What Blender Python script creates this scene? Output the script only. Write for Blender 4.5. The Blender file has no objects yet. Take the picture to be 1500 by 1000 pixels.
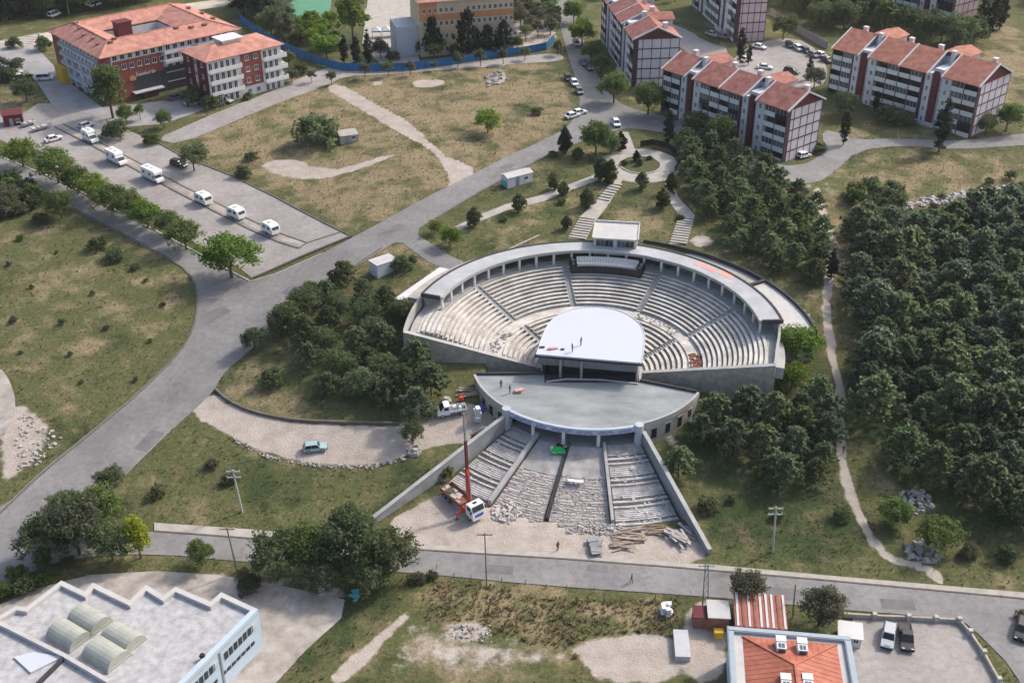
import bpy, bmesh, math, random
import numpy as np
from math import radians, cos, sin, pi, hypot, atan2, degrees, sqrt
from mathutils import Vector, Matrix, Euler
from mathutils.geometry import delaunay_2d_cdt

random.seed(11)
RNG = np.random.default_rng(7)
S = bpy.context.scene
COL = S.collection

# ------------------------------------------------------------ camera
PITCH = 31.0
FPX = 1700.0
CAMH = 118.0
cd = bpy.data.cameras.new('camera')
cd.sensor_width = 36.0
cd.lens = FPX / 1500.0 * 36.0
cd.clip_start = 1.0
cd.clip_end = 6000.0
cam = bpy.data.objects.new('camera', cd)
cam.location = (0, 0, CAMH)
cam.rotation_euler = (radians(90 - PITCH), 0, 0)
COL.objects.link(cam)
S.camera = cam

# ------------------------------------------------------------ sky and sun
SUN_EL, SUN_AZ = 41.0, 57.0      # azimuth clockwise from +Y
w = bpy.data.worlds.new('World')
S.world = w
w.use_nodes = True
nt = w.node_tree
sky = nt.nodes.new('ShaderNodeTexSky')
sky.sky_type = 'NISHITA'
sky.sun_disc = False
sky.dust_density = 4.0
sky.ozone_density = .6
sky.sun_elevation = radians(SUN_EL)
sky.sun_rotation = radians(SUN_AZ)
bg = nt.nodes['Background']
nt.links.new(sky.outputs[0], bg.inputs[0])
bg.inputs[1].default_value = 0.15
sd = bpy.data.lights.new('sun', 'SUN')
sd.energy = 2.0
sd.angle = radians(4.0)
sd.color = (1.0, 0.94, 0.85)
sun = bpy.data.objects.new('sun', sd)
_d = Vector((sin(radians(SUN_AZ)) * cos(radians(SUN_EL)), cos(radians(SUN_AZ)) * cos(radians(SUN_EL)), sin(radians(SUN_EL))))
sun.rotation_euler = _d.to_track_quat('Z', 'Y').to_euler()
sun.location = (200, 200, 250)
COL.objects.link(sun)
S.view_settings.view_transform = 'Standard'
S.view_settings.look = 'None'
S.view_settings.gamma = 1.0
S.view_settings.exposure = 0.66
S.view_settings.use_curve_mapping = False

# ------------------------------------------------------------ terrain surface and surveying
_p = radians(PITCH)
FW = np.array([0, cos(_p), -sin(_p)]); UPV = np.array([0, sin(_p), cos(_p)]); RTV = np.array([1., 0, 0])
KY = np.array([-400, 118, 140, 150, 170, 190, 207, 225, 260, 300, 340, 500, 700, 2500.])
KZ = np.array([0, 0, .3, 1, 4.5, 8.5, 11.6, 12.6, 14.5, 15, 15, 17, 25, 110.])
KY2 = np.array([-400, 118, 210, 260, 300, 340, 500, 700, 2500.])
KZ2 = np.array([0, 0, 8, 12, 14, 15, 17, 25, 110.])

def smooth(t):
    t = np.clip(t, 0, 1)
    return t * t * (3 - 2 * t)

def hermite(ky, kz):
    d = np.diff(kz) / np.diff(ky)
    m = np.zeros_like(kz); m[0] = d[0]; m[-1] = d[-1]
    for i in range(1, len(kz) - 1):
        m[i] = 0 if d[i-1] * d[i] <= 0 else 2 * d[i-1] * d[i] / (d[i-1] + d[i])
    def g(y):
        y = np.asarray(y, float); i = np.clip(np.searchsorted(ky, y) - 1, 0, len(ky) - 2)
        h = ky[i+1] - ky[i]; t = (y - ky[i]) / h
        return (2*t**3-3*t**2+1)*kz[i] + (t**3-2*t**2+t)*h*m[i] + (-2*t**3+3*t**2)*kz[i+1] + (t**3-t**2)*h*m[i+1]
    return g
_g1, _g2 = hermite(KY, KZ), hermite(KY2, KZ2)

def T(x, y):
    x = np.asarray(x, float)
    wgt = np.maximum(smooth((-15 - x) / 45.), smooth((x - 52) / 35.))
    return _g1(y) * (1 - wgt) + _g2(y) * wgt

def Tz(x, y):
    return float(T(x, y))

def unz(u, v, z):
    """point of the photo's line of sight (u, v) at height z"""
    d = FW + RTV * ((u - 750) / FPX) + UPV * ((500 - v) / FPX)
    t = (z - CAMH) / d[2]
    return np.array([t * d[0], t * d[1], z])

def un(u, v):
    """point of the line of sight on the terrain"""
    z = 6.0
    for _ in range(30):
        p = unz(u, v, z)
        z2 = Tz(p[0], p[1])
        if abs(z2 - z) < .004:
            break
        z = .6 * z2 + .4 * z
    return p

def ppm(p):
    """photo pixels per metre at point p, and the cosine that a vertical is shortened by"""
    q = np.asarray(p, float) - np.array([0, 0, CAMH])
    el = atan2(-q[2], hypot(q[0], q[1]))
    return FPX / float(q @ FW), cos(el)

# ------------------------------------------------------------ materials
MATS = {}
def mat(name, c, rough=.8, var=.12, scale=1.2, bump=0., bscale=None, c2=None, spec=.3, metal=0., detail=5., rand=0., trans=0., coord='pos', stretch=None):
    """principled material whose colour varies by noise; rand: variation per object or island"""
    if name in MATS:
        return MATS[name]
    m = bpy.data.materials.new(name)
    m.use_nodes = True
    n, l = m.node_tree.nodes, m.node_tree.links
    b = n['Principled BSDF']
    b.inputs['Roughness'].default_value = rough
    b.inputs['Specular IOR Level'].default_value = spec
    b.inputs['Metallic'].default_value = metal
    c = tuple(c)
    if coord == 'pos':
        g = n.new('ShaderNodeNewGeometry').outputs['Position']
    else:
        g = n.new('ShaderNodeTexCoord').outputs['Object']
    if stretch:
        mp = n.new('ShaderNodeMapping'); mp.inputs['Scale'].default_value = stretch
        l.new(g, mp.inputs['Vector']); g = mp.outputs[0]
    if var > 0 or c2:
        t = n.new('ShaderNodeTexNoise'); t.inputs['Scale'].default_value = scale
        t.inputs['Detail'].default_value = detail; t.inputs['Roughness'].default_value = .65
        l.new(g, t.inputs['Vector'])
        r = n.new('ShaderNodeValToRGB')
        r.color_ramp.elements[0].position = .32; r.color_ramp.elements[1].position = .68
        lo = [max(0, k * (1 - var)) for k in c]; hi = [min(1, k * (1 + var)) for k in (c2 or c)]
        r.color_ramp.elements[0].color = (*lo, 1); r.color_ramp.elements[1].color = (*hi, 1)
        l.new(t.outputs[0], r.inputs[0])
        out = r.outputs[0]
    else:
        rgb = n.new('ShaderNodeRGB'); rgb.outputs[0].default_value = (*c, 1); out = rgb.outputs[0]
    if rand > 0:
        oi = n.new('ShaderNodeObjectInfo')
        mr = n.new('ShaderNodeMapRange'); mr.inputs[3].default_value = 1 - rand; mr.inputs[4].default_value = 1 + rand
        l.new(oi.outputs['Random'], mr.inputs[0])
        hs = n.new('ShaderNodeHueSaturation'); l.new(mr.outputs[0], hs.inputs['Value']); l.new(out, hs.inputs['Color'])
        out = hs.outputs[0]
    l.new(out, b.inputs['Base Color'])
    if bump > 0:
        t2 = n.new('ShaderNodeTexNoise'); t2.inputs['Scale'].default_value = bscale or scale * 4
        t2.inputs['Detail'].default_value = 6
        l.new(g, t2.inputs['Vector'])
        bp = n.new('ShaderNodeBump'); bp.inputs['Distance'].default_value = bump; bp.inputs['Strength'].default_value = 1
        l.new(t2.outputs[0], bp.inputs['Height']); l.new(bp.outputs[0], b.inputs['Normal'])
    MATS[name] = m
    return m

def leaf_mat(name, c, hue=.02, val=.35):
    m = bpy.data.materials.new(name); m.use_nodes = True
    n, l = m.node_tree.nodes, m.node_tree.links
    b = n['Principled BSDF']; b.inputs['Roughness'].default_value = .7; b.inputs['Specular IOR Level'].default_value = .25
    g = n.new('ShaderNodeNewGeometry'); oi = n.new('ShaderNodeObjectInfo')
    hs = n.new('ShaderNodeHueSaturation'); hs.inputs['Color'].default_value = (*c, 1)
    a = n.new('ShaderNodeMapRange'); a.inputs[3].default_value = .5 - hue; a.inputs[4].default_value = .5 + hue
    l.new(oi.outputs['Random'], a.inputs[0]); l.new(a.outputs[0], hs.inputs['Hue'])
    v1 = n.new('ShaderNodeMapRange'); v1.inputs[3].default_value = 1 - val; v1.inputs[4].default_value = 1 + val
    l.new(g.outputs['Random Per Island'], v1.inputs[0])
    v2 = n.new('ShaderNodeMapRange'); v2.inputs[3].default_value = .78; v2.inputs[4].default_value = 1.25
    mm = n.new('ShaderNodeMath'); mm.operation = 'MULTIPLY'; mm.inputs[1].default_value = 7.31
    fr = n.new('ShaderNodeMath'); fr.operation = 'FRACT'
    l.new(oi.outputs['Random'], mm.inputs[0]); l.new(mm.outputs[0], fr.inputs[0]); l.new(fr.outputs[0], v2.inputs[0])
    mu = n.new('ShaderNodeMath'); mu.operation = 'MULTIPLY'
    l.new(v1.outputs[0], mu.inputs[0]); l.new(v2.outputs[0], mu.inputs[1]); l.new(mu.outputs[0], hs.inputs['Value'])
    l.new(hs.outputs[0], b.inputs['Base Color'])
    tr = n.new('ShaderNodeBsdfTranslucent'); l.new(hs.outputs[0], tr.inputs[0])
    mx = n.new('ShaderNodeMixShader'); mx.inputs[0].default_value = .55
    l.new(b.outputs[0], mx.inputs[1]); l.new(tr.outputs[0], mx.inputs[2])
    l.new(mx.outputs[0], n['Material Output'].inputs[0])
    MATS[name] = m
    return m

def road_mat(name, c, crack=.13):
    # worn paving: broad pale and dark areas, fine grain, stains, and a net of thin dark cracks
    m = mat(name, c, .92, .17, .11, .01, 12)
    n, l = m.node_tree.nodes, m.node_tree.links
    b = n['Principled BSDF']; src = b.inputs['Base Color'].links[0].from_socket
    g = n.new('ShaderNodeNewGeometry').outputs['Position']
    w1 = n.new('ShaderNodeTexNoise'); w1.inputs['Scale'].default_value = .35; w1.inputs['Detail'].default_value = 4; l.new(g, w1.inputs['Vector'])
    ad = n.new('ShaderNodeVectorMath'); ad.operation = 'MULTIPLY_ADD'; ad.inputs[1].default_value = (4, 4, 0); l.new(w1.outputs['Color'], ad.inputs[0]); l.new(g, ad.inputs[2])
    v = n.new('ShaderNodeTexVoronoi'); v.feature = 'DISTANCE_TO_EDGE'; v.inputs['Scale'].default_value = .23; l.new(ad.outputs[0], v.inputs['Vector'])
    r = n.new('ShaderNodeMapRange'); r.inputs[1].default_value = .0; r.inputs[2].default_value = .022; r.inputs[3].default_value = 1-crack*1.3; r.inputs[4].default_value = 1; l.new(v.outputs['Distance'], r.inputs[0])
    n2 = n.new('ShaderNodeTexNoise'); n2.inputs['Scale'].default_value = .9; n2.inputs['Detail'].default_value = 9; n2.inputs['Roughness'].default_value = .75; l.new(g, n2.inputs['Vector'])
    r2 = n.new('ShaderNodeMapRange'); r2.inputs[1].default_value = .3; r2.inputs[2].default_value = .7; r2.inputs[3].default_value = .80; r2.inputs[4].default_value = 1.2; l.new(n2.outputs[0], r2.inputs[0])
    mu = n.new('ShaderNodeMath'); mu.operation = 'MULTIPLY'; l.new(r.outputs[0], mu.inputs[0]); l.new(r2.outputs[0], mu.inputs[1])
    hs = n.new('ShaderNodeHueSaturation'); l.new(mu.outputs[0], hs.inputs['Value']); l.new(src, hs.inputs['Color']); l.new(hs.outputs[0], b.inputs['Base Color'])
    return m
M_ASPH = road_mat('asphalt', (.20, .193, .19))
M_ASPH2 = road_mat('street_asphalt', (.212, .205, .204))
M_LOT = road_mat('lot_paving', (.295, .272, .258), .12)
M_YARD = mat('yard_concrete', (.29, .28, .28), .9, .22, .18, .01, 9)
M_PATH = mat('path_stone', (.37, .345, .31), .9, .16, .6, .01, 8)
M_KERB = mat('kerb_stone', (.40, .385, .36), .9, .15, 1.)
M_DKERB = mat('weathered_kerb', (.13, .11, .09), .9, .25, 1.)
M_STONE = mat('seat_stone', (.45, .42, .38), .85, .22, .4, .01, 10, c2=(.53, .50, .46))
M_STONE2 = mat('step_stone', (.36, .345, .335), .9, .22, .7, .02, 8, c2=(.46, .445, .43))
M_STEPD = mat('step_painted_shade', (.15, .145, .14), .95, .2, 1.)  # dark colour stands in for shade below the step edges
M_WALLST = mat('masonry', (.37, .335, .285), .95, .24, 1.0, .05, 3.5)
M_CONC = mat('concrete', (.36, .355, .345), .85, .16, .4, .01, 8)
M_CONCG = mat('grey_concrete', (.27, .275, .28), .85, .22, .3, .01, 8)
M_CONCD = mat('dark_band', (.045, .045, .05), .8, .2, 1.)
M_DECK = mat('deck_membrane', (.245, .265, .268), .7, .25, .14, .004, 5, stretch=(1, 2.2, 1))
M_RING = mat('ring_roof_membrane', (.37, .38, .395), .7, .16, .25)
M_WHITE = mat('white_paint', (.64, .635, .625), .55, .06, 1.5)
M_MEMB = mat('white_membrane', (.50, .525, .57), .5, .015, .3)
M_LIGHTR = mat('pale_roof', (.46, .447, .435), .8, .1, .5)
M_GLASSD = mat('dark_glass', (.02, .024, .03), .15, .2, 1., spec=.5)
M_GLASSB = mat('bluish_glass', (.06, .08, .10), .12, .3, 1., spec=.6, rand=.4)
M_DARK = mat('black_metal', (.02, .02, .022), .5, .1, 1.)
M_RUBBER = mat('tyre_rubber', (.018, .018, .018), .9, .1, 1.)
M_CHROME = mat('wheel_alloy', (.45, .45, .46), .35, .05, 1., metal=.8)
M_TILE = mat('roof_tile', (.25, .095, .075), .85, .22, .6, .04, 3.0, c2=(.33, .14, .11))
M_TILE2 = mat('orange_roof_tile', (.31, .12, .085), .85, .2, .6, .04, 3.0, c2=(.39, .165, .115))
M_TILE3 = mat('salmon_roof_tile', (.385, .175, .135), .85, .2, .5, .04, 3.0, c2=(.45, .22, .17))
M_RED = mat('dark_red_paint', (.12, .022, .028), .7, .15, 1.)
M_BRICK = mat('brick_red_render', (.23, .07, .055), .8, .15, 1.)
M_WALLW = mat('white_render', (.58, .565, .575), .8, .08, .6)
M_WALLG = mat('grey_render', (.45, .455, .48), .8, .08, .6)
M_WALLP = mat('pink_render', (.60, .44, .45), .8, .1, .6)
M_WALLL = mat('lilac_render', (.62, .56, .60), .8, .1, .6)
M_BEIGE = mat('beige_render', (.58, .45, .30), .8, .1, .5)
M_ORANGE = mat('orange_render', (.55, .24, .10), .8, .1, .5)
M_BLUEW = mat('pale_blue_render', (.42, .51, .60), .7, .06, .5)
M_BLUEP = mat('blue_fence_paint', (.02, .13, .30), .6, .2, .8)
M_CRANE = mat('crane_red', (.55, .06, .03), .5, .12, 2.)
M_RUST = mat('rusted_steel', (.24, .11, .075), .85, .3, 1.5)
M_CORR = mat('corrugated_red', (.34, .12, .09), .7, .2, 1.)
M_WOOD = mat('weathered_wood', (.22, .17, .12), .9, .25, 1.5)
M_POLE = mat('pole_concrete', (.42, .40, .36), .85, .15, 1.)
M_GREY = mat('galvanised_steel', (.28, .30, .32), .5, .1, 1., metal=.4)
M_BARK = mat('bark', (.09, .065, .045), .95, .25, 3., .02, 8)
M_GREENT = mat('green_tarp', (.02, .42, .10), .6, .1, 1.)
M_YELLOW = mat('yellow_paint', (.62, .36, .03), .6, .1, 1.)
M_SKYL = mat('skylight_plastic', (.34, .35, .31), .45, .1, .6)
M_ROCK = mat('pale_rock', (.36, .34, .315), .9, .25, .8, .05, 3, rand=.25)
M_RUBBLE = mat('rubble_stone', (.37, .34, .32), .9, .18, .9, .03, 4, rand=.16)
M_PLANK = mat('old_planks', (.31, .25, .20), .9, .25, 1.5, rand=.3)
M_COURT = mat('court_green', (.09, .25, .16), .85, .12, .4)
M_PINKC = mat('salmon_plastic', (.60, .30, .26), .6, .1, 1.)
M_TEAL = mat('teal_paint', (.10, .38, .40), .5, .1, 1.)
M_PIER = mat('pier_paint', (.40, .45, .48), .6, .1, 1.)
M_EARTHY = mat('packed_earth_yard', (.29, .255, .225), .95, .25, .3, .02, 5, c2=(.36,.33,.30))
M_FIN = mat('dark_fin_paint', (.085, .038, .045), .7, .2, 1.)
M_TRIM = mat('ice_blue_metal', (.31, .365, .41), .45, .08, 1.)
M_SIGNB = mat('sign_blue', (.10, .12, .34), .5, .1, 1.)
M_SKIN = mat('skin', (.45, .28, .2), .6, .05, 1.)
M_CLOTHD = mat('dark_cloth', (.03, .03, .04), .9, .1, 1.)
M_CLOTHB = mat('blue_cloth', (.05, .08, .16), .9, .1, 1.)
M_CLOTHR = mat('red_cloth', (.30, .05, .05), .9, .1, 1.)
M_HAIR = mat('hair', (.015, .012, .01), .8, .1, 1.)
def paint(name, c):
    return mat('car_paint_' + name, c, .3, .03, 1., spec=.5)

# ------------------------------------------------------------ objects
def clean(n):
    return n
def link(name, data, parent=None, loc=None, rot=None, scale=None):
    o = bpy.data.objects.new(name, data)
    COL.objects.link(o)
    if parent is not None:
        o.parent = parent
    if loc is not None: o.location = loc
    if rot is not None: o.rotation_euler = rot
    if scale is not None: o.scale = scale
    return o
def tag(o, label=None, cat=None, group=None, kind=None):
    if label: o['label'] = label
    if cat: o['category'] = cat
    if group: o['group'] = group
    if kind: o['kind'] = kind
    return o
def thing(name, label, cat, loc=(0, 0, 0), rz=0., group=None, scale=None):
    o = link(name, None, None, loc, (0, 0, rz), scale)
    o.empty_display_size = .5
    return tag(o, label, cat, group)
def copy_tree(o, parent=None, label=None, loc=None, rz=None, scale=None):
    c = o.copy(); COL.objects.link(c)
    if parent is not None: c.parent = parent
    if label: c['label'] = label
    if loc is not None: c.location = loc
    if rz is not None: c.rotation_euler = (0, 0, rz)
    if scale is not None: c.scale = scale
    for ch in list(CHILD.get(o.name, ())) :
        k = copy_tree(ch, c)
        CHILD.setdefault(c.name, []).append(k)
    return c
CHILD = {}

class MB:
    """collects shapes, then links them as one mesh object"""
    def __init__(s):
        s.v = []; s.f = []; s.m = []; s.cur = 0; s.sm = []
    def add(s, vs, fs, m=None, smooth=False):
        k = len(s.v); s.v.extend([tuple(map(float, p)) for p in vs])
        for f in fs:
            s.f.append([i + k for i in f]); s.m.append(s.cur if m is None else m); s.sm.append(smooth)
    def box(s, x0, x1, y0, y1, z0, z1, m=None, rz=0., piv=None):
        vs = [(x0,y0,z0),(x1,y0,z0),(x1,y1,z0),(x0,y1,z0),(x0,y0,z1),(x1,y0,z1),(x1,y1,z1),(x0,y1,z1)]
        if rz:
            px, py = piv if piv else ((x0+x1)/2, (y0+y1)/2)
            vs = [(px+(a-px)*cos(rz)-(b-py)*sin(rz), py+(a-px)*sin(rz)+(b-py)*cos(rz), c) for a,b,c in vs]
        s.add(vs, [(0,3,2,1),(4,5,6,7),(0,1,5,4),(1,2,6,5),(2,3,7,6),(3,0,4,7)], m)
        return s
    def hexa(s, vs, m=None):
        s.add(vs, [(0,3,2,1),(4,5,6,7),(0,1,5,4),(1,2,6,5),(2,3,7,6),(3,0,4,7)], m); return s
    def prism(s, poly, z0, z1, m=None):
        n = len(poly)
        a = sum(poly[i][0]*poly[(i+1)%n][1]-poly[(i+1)%n][0]*poly[i][1] for i in range(n))
        if a < 0: poly = poly[::-1]
        zz0 = z0 if hasattr(z0, '__len__') else [z0]*n
        zz1 = z1 if hasattr(z1, '__len__') else [z1]*n
        vs = [(p[0],p[1],zz0[i]) for i,p in enumerate(poly)] + [(p[0],p[1],zz1[i]) for i,p in enumerate(poly)]
        fs = [tuple(range(n-1,-1,-1)), tuple(range(n,2*n))] + [(i,(i+1)%n,n+(i+1)%n,n+i) for i in range(n)]
        s.add(vs, fs, m); return s
    def xprism(s, prof, x0, x1, m=None, smooth=False):
        """profile in (y, z), extruded along x"""
        n = len(prof)
        vs = [(x0,p[0],p[1]) for p in prof] + [(x1,p[0],p[1]) for p in prof]
        fs = [tuple(range(n-1,-1,-1)), tuple(range(n,2*n))] + [(i,(i+1)%n,n+(i+1)%n,n+i) for i in range(n)]
        s.add(vs, fs, m, smooth); return s
    def yprism(s, prof, y0, y1, m=None):
        """profile in (x, z), extruded along y"""
        n = len(prof)
        vs = [(p[0],y0,p[1]) for p in prof] + [(p[0],y1,p[1]) for p in prof]
        fs = [tuple(range(n)), tuple(range(2*n-1,n-1,-1))] + [(i,n+i,n+(i+1)%n,(i+1)%n) for i in range(n)]
        s.add(vs, fs, m); return s
    def tube(s, a, b, r0, r1=None, n=8, m=None):
        a = Vector(a); b = Vector(b); r1 = r0 if r1 is None else r1
        d = (b-a).normalized(); u = d.orthogonal().normalized(); w_ = d.cross(u)
        vs = [a + (u*cos(2*pi*i/n)+w_*sin(2*pi*i/n))*r0 for i in range(n)] + [b + (u*cos(2*pi*i/n)+w_*sin(2*pi*i/n))*r1 for i in range(n)]
        s.add(vs, [tuple(range(n-1,-1,-1)), tuple(range(n,2*n))] + [(i,(i+1)%n,n+(i+1)%n,n+i) for i in range(n)], m, False); return s
    def bar(s, a, b, w_, h, m=None):
        a = Vector(a); b = Vector(b); d = (b-a).normalized()
        up = Vector((0,0,1)) if abs(d.z) < .95 else Vector((1,0,0))
        r = d.cross(up).normalized()*w_/2; u = r.cross(d).normalized()*h/2
        s.hexa([a-r-u, a+r-u, b+r-u, b-r-u, a-r+u, a+r+u, b+r+u, b-r+u], m); return s
    def sector(s, r0, r1, a0, a1, z0, z1, n=None, m=None, c=(0,0), za=None):
        """annular block between two radii and two angles (degrees)"""
        n = n or max(2, int(abs(a1-a0)/3.5))
        vs = []
        for i in range(n+1):
            t = i/n; a = radians(a0+(a1-a0)*t)
            q0 = z0 if not callable(z0) else z0(a0+(a1-a0)*t); q1 = z1 if not callable(z1) else z1(a0+(a1-a0)*t)
            R0 = r0 if not callable(r0) else r0(a0+(a1-a0)*t); R1 = r1 if not callable(r1) else r1(a0+(a1-a0)*t)
            ca, sa = cos(a), sin(a)
            vs += [(c[0]+R0*ca,c[1]+R0*sa,q0),(c[0]+R1*ca,c[1]+R1*sa,q0),(c[0]+R1*ca,c[1]+R1*sa,q1),(c[0]+R0*ca,c[1]+R0*sa,q1)]
        fs = [(0,1,2,3),(4*n+3,4*n+2,4*n+1,4*n)]
        for i in range(n):
            k = 4*i
            fs += [(k,k+4,k+5,k+1),(k+1,k+5,k+6,k+2),(k+2,k+6,k+7,k+3),(k+3,k+7,k+4,k)]
        s.add(vs, fs, m); return s
    def mesh(s, name, mats):
        me = bpy.data.meshes.new(name)
        me.from_pydata(s.v, [], s.f)
        for mm in (mats if isinstance(mats, (list, tuple)) else [mats]): me.materials.append(mm)
        me.polygons.foreach_set('material_index', s.m)
        if any(s.sm): me.polygons.foreach_set('use_smooth', s.sm)
        bm = bmesh.new(); bm.from_mesh(me); bmesh.ops.recalc_face_normals(bm, faces=bm.faces); bm.to_mesh(me); bm.free()
        return me
    def build(s, name, mats, parent=None, **k):
        o = link(name, s.mesh(name, mats), parent, **k)
        if parent is not None: CHILD.setdefault(parent.name, []).append(o)
        return o

def part(name, me, parent, loc=None, rot=None, scale=None):
    o = link(name, me, parent, loc, rot, scale)
    CHILD.setdefault(parent.name, []).append(o)
    return o

# ------------------------------------------------------------ ground sheets
def chaikin(p, it=2, closed=True):
    p = [np.asarray(q, float)[:2] for q in p]
    for _ in range(it):
        q = []
        n = len(p)
        for i in range(n if closed else n-1):
            a, b = p[i], p[(i+1) % n]
            q += [a*.75+b*.25, a*.25+b*.75]
        if not closed: q = [p[0]] + q + [p[-1]]
        p = q
    return p
def px(poly, it=0, closed=True):
    w_ = [un(u, v)[:2] for u, v in poly]
    return chaikin(w_, it, closed) if it else w_
def inside(poly, X, Y):
    P = np.asarray(poly); x0, y0 = P[:, 0], P[:, 1]; x1, y1 = np.roll(x0, -1), np.roll(y0, -1)
    r = np.zeros(X.shape, bool)
    for a, b, c_, d in zip(x0, y0, x1, y1):
        if b == d: continue
        cnd = ((b > Y) != (d > Y)) & (X < (c_-a)*(Y-b)/(d-b)+a)
        r ^= cnd
    return r
def edge_dist(poly, X, Y, closed=True):
    P = np.asarray(poly); D = np.full(X.shape, 1e9)
    n = len(P)
    for i in range(n if closed else n-1):
        a = P[i]; b = P[(i+1) % n]; d = b-a; L = d@d+1e-9
        t = np.clip(((X-a[0])*d[0]+(Y-a[1])*d[1])/L, 0, 1)
        D = np.minimum(D, np.hypot(X-a[0]-t*d[0], Y-a[1]-t*d[1]))
    return D
HARD = []
def sheet(name, poly, m, off, step=2.2, hard=True, flat=None):
    """a ground surface draped on the terrain"""
    P = []
    n = len(poly)
    for i in range(n):
        a = np.asarray(poly[i][:2]); b = np.asarray(poly[(i+1) % n][:2]); k = max(1, int(np.linalg.norm(b-a)/step))
        for j in range(k): P.append(a+(b-a)*j/k)
    A = np.array(P)
    xs = np.arange(A[:,0].min(), A[:,0].max(), step); ys = np.arange(A[:,1].min(), A[:,1].max(), step)
    if len(xs) and len(ys):
        X, Y = np.meshgrid(xs, ys); X = X.ravel(); Y = Y.ravel()
        k = inside(A, X, Y); X, Y = X[k], Y[k]
        k = edge_dist(A, X, Y) > step*.35
        pts = [Vector(p) for p in A] + [Vector((x, y)) for x, y in zip(X[k], Y[k])]
    else:
        pts = [Vector(p) for p in A]
    r = delaunay_2d_cdt(pts, [], [list(range(len(A)))], 1, 1e-4)
    V = np.array([(p[0], p[1]) for p in r[0]]); Z = T(V[:,0], V[:,1]) + off
    if flat is not None: Z[:] = flat
    me = bpy.data.meshes.new(name)
    me.from_pydata([(a, b, c_) for (a, b), c_ in zip(V, Z)], [], [list(f) for f in r[2]])
    me.materials.append(m)
    bm = bmesh.new(); bm.from_mesh(me)
    for f in bm.faces:
        if f.normal.z < 0: f.normal_flip()
    bm.to_mesh(me); bm.free()
    o = link(name, me); o['kind'] = 'structure'
    if hard: HARD.append(A)
    return o
def ribbon(name, line, wd, h, m, base=-.3, kind='structure', step=2.):
    """kerb or low wall along a ground line"""
    L = [np.asarray(p[:2], float) for p in line]
    P = [L[0]]
    for a, b in zip(L, L[1:]):
        k = max(1, int(np.linalg.norm(b-a)/step))
        for j in range(1, k+1): P.append(a+(b-a)*j/k)
    vs = []; fs = []
    for i, p in enumerate(P):
        d = P[min(i+1, len(P)-1)]-P[max(i-1, 0)]; d = d/(np.linalg.norm(d)+1e-9); nn = np.array([-d[1], d[0]])*wd/2
        z = Tz(*p)
        for q, zz in ((p-nn, base), (p+nn, base), (p+nn, h), (p-nn, h)): vs.append((q[0], q[1], z+zz))
    n = len(P)-1
    fs = [(0,1,2,3), (4*n+3,4*n+2,4*n+1,4*n)]
    for i in range(n):
        k = 4*i; fs += [(k,k+4,k+5,k+1),(k+1,k+5,k+6,k+2),(k+2,k+6,k+7,k+3),(k+3,k+7,k+4,k)]
    b = MB(); b.add(vs, fs); o = b.build(name, m)
    if kind: o['kind'] = kind
    return o
# ============================================================ GROUND
TC = np.array([14.8, 178.1])          # centre of the theatre's circles
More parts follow.
